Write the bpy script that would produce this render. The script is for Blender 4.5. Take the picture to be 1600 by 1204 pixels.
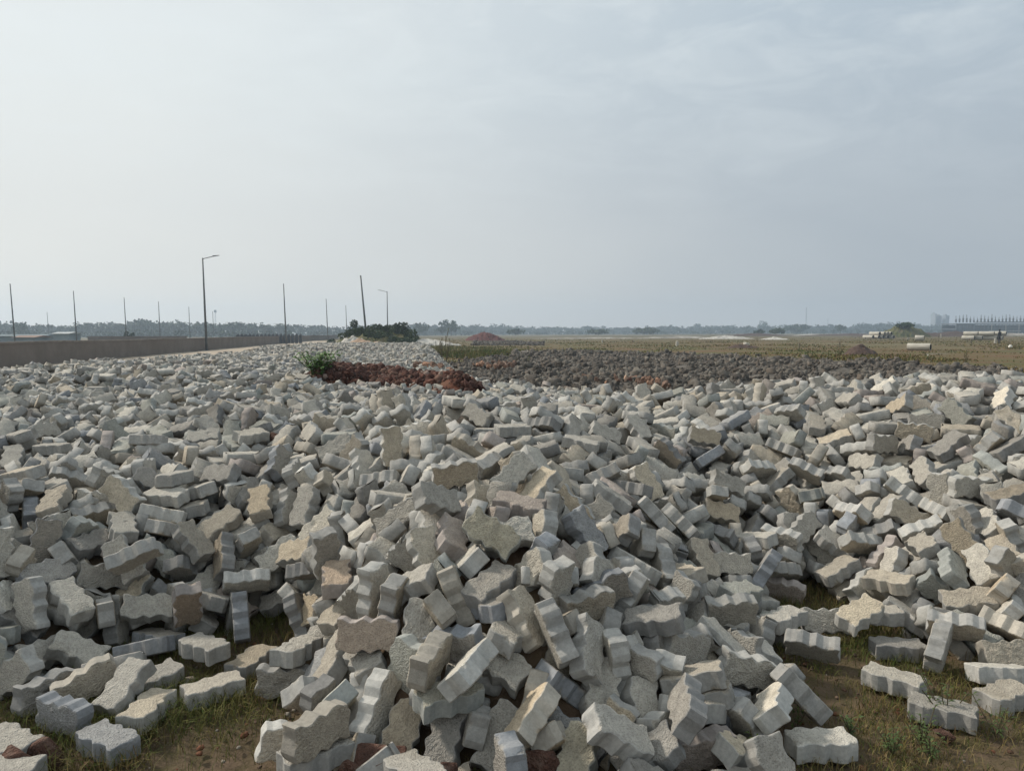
import bpy, bmesh, math, random
import numpy as np
from mathutils import Vector, Matrix, Quaternion, noise

for o in list(bpy.data.objects): bpy.data.objects.remove(o)
SC = bpy.context.scene
COL = SC.collection
RND = random.Random(11)
RNG = np.random.default_rng(11)

# ------------------------------------------------------------------ camera
CAMZ, PITCH, ROLL, FPX = 1.45, 4.03, 0.2, 1155.0
def _basis():
    p = math.radians(PITCH); r = math.radians(ROLL)
    f = np.array([0, math.cos(p), -math.sin(p)]); u = np.array([0, math.sin(p), math.cos(p)]); x = np.array([1., 0, 0])
    return f, u*math.cos(r)+x*math.sin(r), x*math.cos(r)-u*math.sin(r)
CF, CU, CR = _basis()
CAMP = np.array([0, 0, CAMZ])
cam_d = bpy.data.cameras.new('camera'); cam = bpy.data.objects.new('camera', cam_d); COL.objects.link(cam)
cam_d.sensor_width = 36; cam_d.lens = 36*FPX/1600; cam_d.clip_start = .05; cam_d.clip_end = 8000
cam.matrix_world = Matrix(((CR[0], CU[0], -CF[0], 0), (CR[1], CU[1], -CF[1], 0), (CR[2], CU[2], -CF[2], CAMZ), (0, 0, 0, 1)))
SC.camera = cam
def ray(px, py): return CF+CR*((px-800)/FPX)-CU*((py-602)/FPX)
def at_d(px, py, d): return CAMP+ray(px, py)*d            # the point seen there, d metres ahead
def at_z(px, py, z=0.0):                                   # the point seen there on the level z
    r = ray(px, py); return CAMP+r*((z-CAMZ)/r[2])
def proj(P):
    v = np.asarray(P)-CAMP; d = v@CF
    return 800+FPX*(v@CR)/d, 602-FPX*(v@CU)/d, d

# ------------------------------------------------------------------ sky, sun, exposure
SUN_AZ, SUN_EL = math.radians(-62), math.radians(38)       # azimuth from +Y, minus = to the left
SC.view_settings.view_transform = 'Standard'; SC.view_settings.look = 'None'
SC.view_settings.gamma = 1; SC.view_settings.exposure = 0.15
W = bpy.data.worlds.new('World'); SC.world = W; W.use_nodes = True
nt = W.node_tree; nt.nodes.clear()
def N(nt, t, **k):
    n = nt.nodes.new(t)
    for a, b in k.items(): setattr(n, a, b)
    return n
def ramp(nt, stops, interp='LINEAR'):
    n = N(nt, 'ShaderNodeValToRGB'); e = n.color_ramp; e.interpolation = interp
    while len(e.elements) < len(stops): e.elements.new(.5)
    for el, (p, c) in zip(e.elements, stops):
        el.position = p; el.color = (*c, 1) if len(c) == 3 else c
    return n
L = nt.links.new
sky = N(nt, 'ShaderNodeTexSky'); sky.sky_type = 'NISHITA'; sky.sun_disc = False
sky.sun_elevation = SUN_EL; sky.sun_rotation = SUN_AZ; sky.dust_density = 3; sky.air_density = 1.2
skys = N(nt, 'ShaderNodeVectorMath', operation='SCALE'); L(sky.outputs[0], skys.inputs[0]); skys.inputs['Scale'].default_value = .09
tc = N(nt, 'ShaderNodeTexCoord'); sep = N(nt, 'ShaderNodeSeparateXYZ'); L(tc.outputs['Generated'], sep.inputs[0])
# thin overcast: a veil that is brighter towards the hidden sun and greyer to the right
el = N(nt, 'ShaderNodeMapRange'); L(sep.outputs['Z'], el.inputs['Value']); el.inputs['From Min'].default_value = 0; el.inputs['From Max'].default_value = .62
rl = ramp(nt, [(0,(.77,.75,.70)),(.06,(.74,.735,.70)),(.25,(.70,.715,.70)),(.5,(.73,.77,.765)),(1,(.75,.79,.80))])
rr = ramp(nt, [(0,(.44,.475,.51)),(.06,(.395,.435,.475)),(.25,(.385,.435,.485)),(.6,(.42,.50,.57)),(1,(.48,.565,.63))])
L(el.outputs[0], rl.inputs[0]); L(el.outputs[0], rr.inputs[0])
hx = N(nt, 'ShaderNodeMapRange'); hx.interpolation_type = 'SMOOTHSTEP'; L(sep.outputs['X'], hx.inputs['Value']); hx.inputs['From Min'].default_value = -.55; hx.inputs['From Max'].default_value = .62
cnz = N(nt, 'ShaderNodeTexNoise'); cmap = N(nt, 'ShaderNodeMapping'); L(tc.outputs['Generated'], cmap.inputs[0]); cmap.inputs['Scale'].default_value = (1.3, 1.3, 3.2)
L(cmap.outputs[0], cnz.inputs[0]); cnz.inputs['Scale'].default_value = 2.0; cnz.inputs['Detail'].default_value = 6; cnz.inputs['Distortion'].default_value = .5
cadd = N(nt, 'ShaderNodeMath', operation='MULTIPLY_ADD'); L(cnz.outputs[0], cadd.inputs[0]); cadd.inputs[1].default_value = .35; cadd.inputs[2].default_value = -.175
hx2 = N(nt, 'ShaderNodeMath', operation='ADD', use_clamp=True); L(hx.outputs[0], hx2.inputs[0]); L(cadd.outputs[0], hx2.inputs[1])
veil = N(nt, 'ShaderNodeMix', data_type='RGBA'); L(hx2.outputs[0], veil.inputs['Factor']); L(rl.outputs[0], veil.inputs[6]); L(rr.outputs[0], veil.inputs[7])
# cirrus streaks high in the picture
map2 = N(nt, 'ShaderNodeMapping'); L(tc.outputs['Generated'], map2.inputs[0]); map2.inputs['Scale'].default_value = (3.0, 2.0, 9.0); map2.inputs['Rotation'].default_value = (0, .25, .3)
cz = N(nt, 'ShaderNodeTexNoise'); L(map2.outputs[0], cz.inputs[0]); cz.inputs['Scale'].default_value = 2.6; cz.inputs['Detail'].default_value = 9; cz.inputs['Roughness'].default_value = .62; cz.inputs['Distortion'].default_value = .8
czr = N(nt, 'ShaderNodeMapRange'); L(cz.outputs[0], czr.inputs['Value']); czr.inputs['From Min'].default_value = .42; czr.inputs['From Max'].default_value = .75
elm = N(nt, 'ShaderNodeMapRange'); L(sep.outputs['Z'], elm.inputs['Value']); elm.inputs['From Min'].default_value = .12; elm.inputs['From Max'].default_value = .40; elm.inputs['To Max'].default_value = .60
cm = N(nt, 'ShaderNodeMath', operation='MULTIPLY'); L(czr.outputs[0], cm.inputs[0]); L(elm.outputs[0], cm.inputs[1])
veil2 = N(nt, 'ShaderNodeMix', data_type='RGBA'); L(cm.outputs[0], veil2.inputs['Factor']); L(veil.outputs[2], veil2.inputs[6]); veil2.inputs[7].default_value = (.74, .79, .80, 1)
mixs = N(nt, 'ShaderNodeMix', data_type='RGBA'); mixs.inputs['Factor'].default_value = .93
L(skys.outputs[0], mixs.inputs[6]); L(veil2.outputs[2], mixs.inputs[7])
bg = N(nt, 'ShaderNodeBackground'); L(mixs.outputs[2], bg.inputs[0]); bg.inputs[1].default_value = 1.0
wo = N(nt, 'ShaderNodeOutputWorld'); L(bg.outputs[0], wo.inputs[0])
sun_d = bpy.data.lights.new('sun', 'SUN'); sun = bpy.data.objects.new('sun', sun_d); COL.objects.link(sun)
sun_d.energy = 3.5; sun_d.angle = math.radians(5); sun_d.color = (1, .925, .82)
sdir = Vector((math.sin(SUN_AZ)*math.cos(SUN_EL), math.cos(SUN_AZ)*math.cos(SUN_EL), math.sin(SUN_EL)))
sun.rotation_euler = sdir.to_track_quat('Z', 'Y').to_euler(); sun.location = (-20, 10, 30)

# ------------------------------------------------------------------ helpers
def tag(o, label=None, cat=None, group=None, kind=None):
    if label: o['label'] = label
    if cat: o['category'] = cat
    if group: o['group'] = group
    if kind: o['kind'] = kind
    return o
def link(name, mesh, parent=None):
    o = bpy.data.objects.new(name, mesh); COL.objects.link(o)
    if parent is not None: o.parent = parent
    return o
def mesh_np(name, V, F, mats=(), smooth=False, attrs=None, midx=None):
    """V (n,3); F: list of tuples, or a 2-D int array of equal faces"""
    m = bpy.data.meshes.new(name); V = np.asarray(V, np.float32)
    m.vertices.add(len(V)); m.vertices.foreach_set('co', V.ravel())
    if isinstance(F, np.ndarray):
        k = F.shape[1]; nf = len(F); lv = F.ravel(); ls = np.arange(nf)*k
    else:
        lens = np.array([len(f) for f in F]); nf = len(F); lv = np.concatenate([np.asarray(f) for f in F]); ls = np.concatenate([[0], np.cumsum(lens)[:-1]])
    m.loops.add(len(lv)); m.loops.foreach_set('vertex_index', lv.astype(np.int32))
    m.polygons.add(nf); m.polygons.foreach_set('loop_start', ls.astype(np.int32))
    if midx is not None: m.polygons.foreach_set('material_index', np.asarray(midx, np.int32))
    for a, (dom, typ, val) in (attrs or {}).items():
        at = m.attributes.new(a, typ, dom); at.data.foreach_set('color' if 'COLOR' in typ else 'value', np.asarray(val, np.float32).ravel())
    m.update(calc_edges=True); m.validate()
    if smooth: m.polygons.foreach_set('use_smooth', np.ones(len(m.polygons), bool))
    for x in mats: m.materials.append(x)
    return m
class MB:
    def __init__(s): s.v = []; s.f = []
    def box(s, c, d, rz=0, tilt=None):
        b = len(s.v); R = Matrix.Rotation(rz, 3, 'Z')
        if tilt is not None: R = tilt
        for x in (-.5, .5):
            for y in (-.5, .5):
                for z in (-.5, .5): s.v.append(tuple(Vector(c)+R@Vector((x*d[0], y*d[1], z*d[2]))))
        for f in ((0, 1, 3, 2), (4, 6, 7, 5), (0, 4, 5, 1), (2, 3, 7, 6), (0, 2, 6, 4), (1, 5, 7, 3)): s.f.append(tuple(b+i for i in f))
        return s
    def tube(s, p, q, r0, r1=None, n=10, cap=True):
        r1 = r0 if r1 is None else r1; p = Vector(p); q = Vector(q); a = (q-p).normalized()
        u = a.orthogonal().normalized(); w = a.cross(u); b = len(s.v)
        for c, r in ((p, r0), (q, r1)):
            for i in range(n):
                t = 2*math.pi*i/n; s.v.append(tuple(c+u*(r*math.cos(t))+w*(r*math.sin(t))))
        for i in range(n): s.f.append((b+i, b+(i+1) % n, b+n+(i+1) % n, b+n+i))
        if cap: s.f.append(tuple(b+i for i in range(n))[::-1]); s.f.append(tuple(b+n+i for i in range(n)))
        return s
    def build(s, name, mat, parent=None, smooth=False):
        m = bpy.data.meshes.new(name); m.from_pydata(s.v, [], s.f); m.materials.append(mat); m.update()
        if smooth: m.polygons.foreach_set('use_smooth', [True]*len(m.polygons))
        return link(name, m, parent)
def empty(name, loc, rz=0):
    o = bpy.data.objects.new(name, None); COL.objects.link(o); o.location = loc; o.rotation_euler = (0, 0, rz); o.empty_display_size = .2; return o
def dup(o):
    c = o.copy(); COL.objects.link(c)
    for ch in o.children:
        d = ch.copy(); COL.objects.link(d); d.parent = c
    return c

# ------------------------------------------------------------------ materials
def new_mat(name):
    m = bpy.data.materials.new(name); m.use_nodes = True; t = m.node_tree; t.nodes.clear()
    b = N(t, 'ShaderNodeBsdfPrincipled'); o = N(t, 'ShaderNodeOutputMaterial'); t.links.new(b.outputs[0], o.inputs[0])
    b.inputs['Roughness'].default_value = .9; b.inputs['Specular IOR Level'].default_value = .2
    return m, t, b
def noisy(name, c1, c2, scale=5, detail=6, rough=.9, bump=0, bscale=None, coord='Object', c3=None, dist=0):
    m, t, b = new_mat(name); tc = N(t, 'ShaderNodeTexCoord'); n = N(t, 'ShaderNodeTexNoise'); n.inputs['Scale'].default_value = scale; n.inputs['Detail'].default_value = detail
    t.links.new(tc.outputs[coord], n.inputs[0]); st = [(.3, c1), (.7, c2)]
    if c3: st = [(.28, c1), (.5, c2), (.72, c3)]
    r = ramp(t, st); t.links.new(n.outputs[0], r.inputs[0]); t.links.new(r.outputs[0], b.inputs['Base Color']); b.inputs['Roughness'].default_value = rough
    if bump:
        n2 = N(t, 'ShaderNodeTexNoise'); n2.inputs['Scale'].default_value = bscale or scale*6; n2.inputs['Detail'].default_value = 5; t.links.new(tc.outputs[coord], n2.inputs[0])
        bp = N(t, 'ShaderNodeBump'); bp.inputs['Distance'].default_value = bump; bp.inputs['Strength'].default_value = 1; t.links.new(n2.outputs[0], bp.inputs['Height']); t.links.new(bp.outputs[0], b.inputs['Normal'])
    return m
def mathn(t, op, a, b=None, clamp=False):
    n = N(t, 'ShaderNodeMath', operation=op, use_clamp=clamp)
    for i, v in enumerate((a, b)):
        if v is None: continue
        if isinstance(v, (int, float)): n.inputs[i].default_value = v
        else: t.links.new(v, n.inputs[i])
    return n.outputs[0]
def mixc(t, f, a, b, blend='MIX'):
    n = N(t, 'ShaderNodeMix', data_type='RGBA', blend_type=blend)
    for i, v in ((0, f), (6, a), (7, b)):
        if isinstance(v, (int, float)): n.inputs[i].default_value = v
        elif isinstance(v, tuple): n.inputs[i].default_value = (*v, 1)
        else: t.links.new(v, n.inputs[i])
    return n.outputs[2]
def tnoise(t, co, scale, detail=5, rough=.55, dist=0):
    n = N(t, 'ShaderNodeTexNoise'); t.links.new(co, n.inputs[0]); n.inputs['Scale'].default_value = scale; n.inputs['Detail'].default_value = detail; n.inputs['Roughness'].default_value = rough; n.inputs['Distortion'].default_value = dist
    return n.outputs[0]
def maprange(t, v, a, b, c=0, d=1):
    n = N(t, 'ShaderNodeMapRange'); t.links.new(v, n.inputs[0])
    for i, q in enumerate((a, b, c, d)): n.inputs[i+1].default_value = q
    return n.outputs[0]
def paver_material(name, single):
    m, t, b = new_mat(name); tc = N(t, 'ShaderNodeTexCoord'); co = tc.outputs['Object']
    if single:
        oi = N(t, 'ShaderNodeObjectInfo'); tint = oi.outputs['Color']
        ad = N(t, 'ShaderNodeVectorMath', operation='SCALE'); cb = N(t, 'ShaderNodeCombineXYZ')
        for i in range(3): t.links.new(oi.outputs['Random'], cb.inputs[i])
        t.links.new(cb.outputs[0], ad.inputs[0]); ad.inputs['Scale'].default_value = 37
        a2 = N(t, 'ShaderNodeVectorMath', operation='ADD'); t.links.new(co, a2.inputs[0]); t.links.new(ad.outputs[0], a2.inputs[1]); co = a2.outputs[0]
    else:
        at = N(t, 'ShaderNodeAttribute'); at.attribute_name = 'tint'; tint = at.outputs['Color']
    fa = N(t, 'ShaderNodeAttribute'); fa.attribute_name = 'face'; face = fa.outputs['Fac']
    n1 = tnoise(t, co, 9, 6, .6); n2 = tnoise(t, co, 70, 6, .65); n3 = tnoise(t, co, 24, 4, .6)
    # cement sides: grey with darker damp patches and pale lime bloom
    side = mixc(t, maprange(t, n1, .35, .68), (.76, .77, .775), (1.06, 1.05, 1.03))
    rough = mixc(t, maprange(t, n3, .35, .65), (.92, .88, .82), (1.16, 1.11, 1.02))
    if single:
        och = maprange(t, oi.outputs['Random'], .6, .95); rough = mixc(t, och, rough, mixc(t, 1.0, rough, (1.10, 1.0, .86), 'MULTIPLY'))
    c = mixc(t, face, side, rough)
    c = mixc(t, 1.0, tint, c, 'MULTIPLY')
    grit = maprange(t, n2, .3, .7, .82, 1.13)
    c = mixc(t, 1.0, c, (0, 0, 0), 'ADD')
    g = N(t, 'ShaderNodeVectorMath', operation='SCALE'); t.links.new(c, g.inputs[0]); t.links.new(grit, g.inputs['Scale'])
    # pits: dark pores, more on the coarse face
    v = N(t, 'ShaderNodeTexVoronoi'); t.links.new(co, v.inputs[0]); v.inputs['Scale'].default_value = 130
    pit = maprange(t, v.outputs['Distance'], .0, .5, 0, 1)
    vs = mathn(t, 'MULTIPLY', face, .45)
    c2 = mixc(t, mathn(t, 'MULTIPLY', vs, mathn(t, 'SUBTRACT', 1.0, pit), True), g.outputs[0], (.10, .09, .075))
    st = maprange(t, tnoise(t, co, 5, 3, .5), .60, .72, 0, .55)
    c3 = mixc(t, st, c2, mixc(t, 1.0, c2, (.66, .64, .60), 'MULTIPLY'))
    t.links.new(c3, b.inputs['Base Color']); b.inputs['Roughness'].default_value = .93
    n4 = tnoise(t, co, 260, 3, .6); vr = N(t, 'ShaderNodeTexVoronoi'); t.links.new(co, vr.inputs[0]); vr.inputs['Scale'].default_value = 210
    grains = mathn(t, 'ADD', mathn(t, 'MULTIPLY', v.outputs['Distance'], .55), mathn(t, 'MULTIPLY', vr.outputs['Distance'], .5))
    hgt = mathn(t, 'ADD', mathn(t, 'MULTIPLY', mathn(t, 'ADD', n2, n4), .32), mathn(t, 'MULTIPLY', mathn(t, 'MULTIPLY', grains, face), 1.0))
    hgt = mathn(t, 'ADD', hgt, mathn(t, 'MULTIPLY', n3, .35))
    bp = N(t, 'ShaderNodeBump'); bp.inputs['Distance'].default_value = .006; bp.inputs['Strength'].default_value = .9; t.links.new(hgt, bp.inputs['Height']); t.links.new(bp.outputs[0], b.inputs['Normal'])
    return m
M_PAVER = paver_material('concrete_paver', True)
M_PAVERS = paver_material('concrete_paver_mass', False)
def attr_mat(name, attr='tint', scale=8, lo=.75, hi=1.2, rough=.95, bump=0, translucent=0):
    m, t, b = new_mat(name); at = N(t, 'ShaderNodeAttribute'); at.attribute_name = attr; tc = N(t, 'ShaderNodeTexCoord')
    n = tnoise(t, tc.outputs['Object'], scale, 5); g = N(t, 'ShaderNodeVectorMath', operation='SCALE'); t.links.new(at.outputs['Color'], g.inputs[0]); t.links.new(maprange(t, n, .3, .7, lo, hi), g.inputs['Scale'])
    t.links.new(g.outputs[0], b.inputs['Base Color']); b.inputs['Roughness'].default_value = rough; b.inputs['Specular IOR Level'].default_value = .1
    if bump:
        bp = N(t, 'ShaderNodeBump'); bp.inputs['Distance'].default_value = bump; t.links.new(tnoise(t, tc.outputs['Object'], scale*4, 4), bp.inputs['Height']); t.links.new(bp.outputs[0], b.inputs['Normal'])
    return m
M_BLADE = attr_mat('grass_blade', scale=3)
M_CLOD = attr_mat('clay_clod', scale=9, bump=.02)
M_BRICK = noisy('broken_red_brick', (.055, .029, .023), (.105, .050, .038), 5, 6, .95, .006, 60, c3=(.19, .115, .09))
M_BRICKO = noisy('orange_brick', (.15, .085, .06), (.24, .15, .105), 14, 6, .95, .006, 60, c3=(.34, .25, .19))
M_WALL = noisy('old_wall_render', (.075, .063, .055), (.125, .105, .092), .9, 8, .95, .01, 12, c3=(.16, .135, .115))
M_COPE = noisy('wall_coping', (.17, .15, .135), (.26, .23, .20), 2, 6, .9)
M_STEEL = noisy('galvanised_steel', (.09, .10, .105), (.15, .16, .165), 3, 3, .6)
M_PIPE = noisy('pale_concrete_pipe', (.34, .32, .27), (.52, .49, .42), 3, 6, .9, .01, 20)
M_PIPEIN = noisy('pipe_bore_shade', (.03, .028, .025), (.05, .047, .043), 3, 5, .95)  # bore coloured near black: the shade inside the pale pipes is painted in
M_CONC = noisy('raw_concrete', (.07, .075, .085), (.12, .13, .14), .3, 4, .9)
M_DARK = noisy('dark_opening', (.02, .022, .025), (.04, .042, .045), .5, 3, .9)
M_TOWER = noisy('tower_render', (.22, .25, .28), (.28, .30, .33), .05, 3, .9)
M_TWIN = noisy('tower_window', (.15, .17, .20), (.2, .22, .25), .2, 3); M_BARK = noisy('bark', (.05, .04, .03), (.1, .08, .06), 5, 4, .95)

# ------------------------------------------------------------------ lie of the heap (world metres: x, y, z of its surface) and its footprint
CT = np.array([(-2.26, 2.67, 0.321), (-2.27, 2.70, 0.554), (-2.85, 3.42, 0.623), (-3.93, 4.73, 0.641), (-5.93, 7.17, 0.728), (-7.43, 9.01, 0.763), (-8.39, 10.18, 0.797), (-1.86, 2.80, 0.110), (-1.80, 2.74, 0.292), (-1.77, 2.70, 0.554), (-2.22, 3.41, 0.623), (-3.05, 4.72, 0.641), (-4.59, 7.13, 0.728), (-5.45, 8.48, 0.797), (-6.12, 9.53, 0.850), (-1.61, 3.28, 0.062), (-1.50, 3.06, 0.292), (-1.39, 2.85, 0.502), (-1.64, 3.40, 0.623), (-2.19, 4.55, 0.667), (-3.15, 6.57, 0.780), (-4.29, 8.98, 0.832), (-5.36, 11.25, 0.911), (-1.13, 3.42, 0.110), (-1.07, 3.26, 0.364), (-1.19, 3.64, 0.563), (-1.50, 4.63, 0.650), (-1.99, 6.18, 0.763), (-2.75, 8.55, 0.797), (-0.40, 2.21, 0.141), (-0.39, 2.18, 0.321), (-0.40, 2.23, 0.502), (-0.43, 2.42, 0.641), (-0.52, 2.92, 0.737), (-0.63, 3.62, 0.824), (-0.78, 4.44, 0.876), (-0.96, 5.54, 0.928), (-0.60, 2.22, 0.141), (-0.62, 2.30, 0.263), (-0.69, 2.56, 0.364), (-0.71, 2.69, 0.554), (-1.59, 6.09, 0.867), (-0.00, 2.18, 0.141), (-0.00, 2.10, 0.364), (-0.00, 2.19, 0.519), (-0.00, 2.37, 0.658), (-0.00, 2.84, 0.754), (-0.00, 3.55, 0.832), (-0.00, 4.56, 0.858), (-0.00, 5.46, 0.885), (0.39, 2.18, 0.141), (0.39, 2.18, 0.321), (0.40, 2.29, 0.476), (0.47, 2.67, 0.554), (0.60, 3.44, 0.606), (0.76, 4.34, 0.693), (0.97, 5.56, 0.797), (1.16, 6.65, 0.885), (0.74, 2.37, 0.110), (0.76, 2.45, 0.292), (0.90, 2.89, 0.321), (1.05, 3.42, 0.364), (1.21, 3.93, 0.484), (1.47, 4.82, 0.606), (1.78, 5.84, 0.763), (1.94, 6.37, 0.928), (1.04, 2.65, 0.000), (1.18, 3.01, 0.000), (1.36, 3.50, 0.020), (1.61, 3.94, 0.020), (1.76, 4.31, 0.078), (1.77, 4.35, 0.263), (1.75, 4.32, 0.502), (2.07, 5.13, 0.641), (1.69, 3.66, 0.020), (1.79, 3.89, 0.141), (1.80, 3.95, 0.407), (1.95, 4.28, 0.623), (2.33, 5.13, 0.797), (2.67, 5.91, 0.963), (1.84, 3.35, 0.020), (1.90, 3.48, 0.218), (1.96, 3.59, 0.435), (2.12, 3.91, 0.623), (2.51, 4.64, 0.797), (2.86, 5.31, 0.945), (3.07, 5.70, 0.998), (2.08, 3.08, 0.020), (2.07, 3.07, 0.248), (1.99, 2.97, 0.502), (2.20, 3.30, 0.693), (2.48, 3.73, 0.858), (3.10, 4.68, 0.954), (3.68, 5.58, 1.015), (3.32, 5.62, 1.111), (2.60, 2.98, 0.062), (2.73, 3.14, 0.218), (2.75, 3.18, 0.435), (3.09, 3.59, 0.623), (3.74, 4.37, 0.754), (4.18, 4.90, 0.928), (4.65, 5.46, 1.058), (-1.39, 7.96, 0.630), (-0.69, 7.96, 0.628), (-1.65, 9.47, 0.657), (-2.63, 9.47, 0.709), (-0.00, 8.47, 0.684), (-4.28, 12.98, 0.765), (-6.49, 15.00, 0.859), (-7.03, 12.49, 0.812), (-7.36, 17.00, 0.853), (-7.62, 22.01, 0.823), (-9.69, 32.04, 0.921), (-8.30, 40.06, 0.844), (-6.23, 45.07, 0.796), (-4.15, 24.01, 0.731), (-4.12, 16.99, 0.710), (-1.38, 15.98, 0.634), (-0.45, 12.97, 0.583), (0.55, 10.47, 0.656), (-2.60, 14.98, 0.690), (0.82, 9.47, 0.697), (-6.49, 25.01, 0.709), (-3.39, 28.01, 0.606), (-8.72, 36.04, 0.785), (-8.10, 26.02, 0.819)])
FP = np.array([(-2.94, 2.73), (-1.98, 2.76), (-1.88, 2.99), (-1.78, 3.30), (-1.65, 3.42), (-1.41, 3.40), (-1.23, 3.70), (-0.97, 3.28), (-0.84, 2.76), (-0.73, 2.44), (-0.50, 2.27), (-0.21, 2.26), (0.20, 2.25), (0.61, 2.28), (0.83, 2.32), (0.89, 2.57), (1.08, 2.75), (1.16, 3.01), (1.21, 3.36), (1.43, 3.80), (1.67, 4.15), (1.78, 3.80), (1.83, 3.47), (1.92, 3.15), (2.16, 3.03), (2.79, 2.83), (9.50, 7.00), (7.20, 8.30), (5.50, 8.80), (4.00, 9.30), (2.60, 9.80), (1.60, 10.80), (0.60, 12.50), (-0.30, 15.00), (-1.00, 18.00), (-1.50, 22.00), (-2.20, 28.00), (-3.30, 36.00), (-4.80, 48.00), (-9.00, 52.00), (-14.00, 50.00), (-12.40, 36.00), (-11.20, 30.00), (-10.30, 25.00), (-9.70, 21.00), (-9.60, 18.00), (-10.00, 14.50), (-11.00, 11.50), (-12.00, 9.00)])
def inside(X, Y, poly=FP):
    X = np.asarray(X, float); Y = np.asarray(Y, float); r = np.zeros(X.shape, bool); n = len(poly)
    for i in range(n):
        x1, y1 = poly[i]; x2, y2 = poly[(i+1) % n]
        c = ((y1 > Y) != (y2 > Y)); xi = (x2-x1)*(Y-y1)/((y2-y1) if y2 != y1 else 1e-9)+x1
        r ^= c & (X < xi)
    return r
def edged(X, Y, poly=FP):
    X = np.asarray(X, float); Y = np.asarray(Y, float); D = np.full(X.shape, 1e9); n = len(poly)
    for i in range(n):
        a = poly[i]; b = poly[(i+1) % n]; ab = b-a; t = np.clip(((X-a[0])*ab[0]+(Y-a[1])*ab[1])/(ab@ab), 0, 1)
        D = np.minimum(D, np.hypot(X-a[0]-t*ab[0], Y-a[1]-t*ab[1]))
    return D
def H(X, Y):
    X = np.asarray(X, float); Y = np.asarray(Y, float); num = np.zeros(X.shape); den = np.zeros(X.shape)
    for x, y, z in CT:
        s = 0.10+0.07*y; d2 = (X-x)**2+(Y-y)**2
        w = (np.exp(-d2/(2*s*s))+1e-4/(.05+d2**2))/s; num += w*z; den += w
    e = np.where(inside(X, Y), edged(X, Y), 0); fall = np.clip(e/np.where(Y > 7.5, 1.2, .45), 0, 1)
    return num/den*fall*(2-fall)
def nz(x, y, s, seed=0, o=4): return noise.fractal((x*s+seed, y*s, seed*1.7), 1.0, 2.0, o)

# ------------------------------------------------------------------ ground sheet
def ground():
    def axis(lim, fine):
        a = [0.]; st = fine
        while a[-1] < lim: a.append(a[-1]+st); st = fine if a[-1] < 13 else st*1.09
        return a
    xa = axis(1400, .1); xs = np.array([-v for v in xa[:0:-1]]+xa); ys = np.array([-v for v in [12, 6, 3, 1.5, .7][::1]]+axis(1400, .1)); ys = np.concatenate([[-300, -80, -30], ys])
    X, Y = np.meshgrid(xs, ys); Z = np.maximum(H(X, Y)-np.where(Y < 4.2, .17, .22), 0)
    g = np.vectorize(lambda x, y: nz(x, y, 1.2, 3, 3)*.022+nz(x, y, .12, 9, 3)*.05 if -3 < y < 120 and abs(x) < 80 else 0.)(X, Y)
    onheap = (Z > 0)
    rough = np.where(onheap, RNG.normal(0, .02, Z.shape), RNG.normal(0, .006, Z.shape)*(Y < 13)*(Y > 0))
    Z = np.maximum(Z+rough, rough)+np.where(onheap, 0, g*np.clip((Y+1)/3, 0, 1))
    V = np.stack([X, Y, Z], -1).reshape(-1, 3); nx = len(xs); i, j = np.meshgrid(np.arange(nx-1), np.arange(len(ys)-1))
    a = (j*nx+i).ravel(); F = np.stack([a, a+1, a+nx+1, a+nx], 1)
    m, t, b = new_mat('ground_soil'); geo = N(t, 'ShaderNodeNewGeometry'); co = geo.outputs['Position']
    s = N(t, 'ShaderNodeSeparateXYZ'); t.links.new(co, s.inputs[0])
    n1 = tnoise(t, co, .9, 8, .6); n2 = tnoise(t, co, 14, 7, .65); n3 = tnoise(t, co, .035, 6, .6, .4); n4 = tnoise(t, co, .22, 7, .6)
    near = mixc(t, maprange(t, n1, .38, .62), (.085, .054, .033), (.075, .066, .027)); near = mixc(t, maprange(t, n2, .35, .7), near, (.135, .092, .062))
    mp = N(t, 'ShaderNodeMapping'); t.links.new(co, mp.inputs[0]); mp.inputs['Scale'].default_value = (.05, .16, 1)
    n5 = tnoise(t, mp.outputs[0], 1.0, 8, .65, .5)
    field = mixc(t, maprange(t, n5, .40, .60), (.112, .082, .034), (.074, .080, .027)); field = mixc(t, maprange(t, n4, .45, .66), field, (.130, .070, .036))
    field = mixc(t, maprange(t, n3, .52, .68, 0, .7), field, (.17, .14, .085))
    far = mixc(t, .35, field, (.085, .082, .05))
    c = mixc(t, maprange(t, s.outputs['Y'], 12, 26), near, field); c = mixc(t, maprange(t, s.outputs['Y'], 110, 240), c, far)
    t.links.new(c, b.inputs['Base Color'])
    bp = N(t, 'ShaderNodeBump'); bp.inputs['Distance'].default_value = .03; t.links.new(n2, bp.inputs['Height']); t.links.new(bp.outputs[0], b.inputs['Normal'])
    o = link('ground', mesh_np('ground', V, F, [m], True)); tag(o, kind='structure')
ground()
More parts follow.
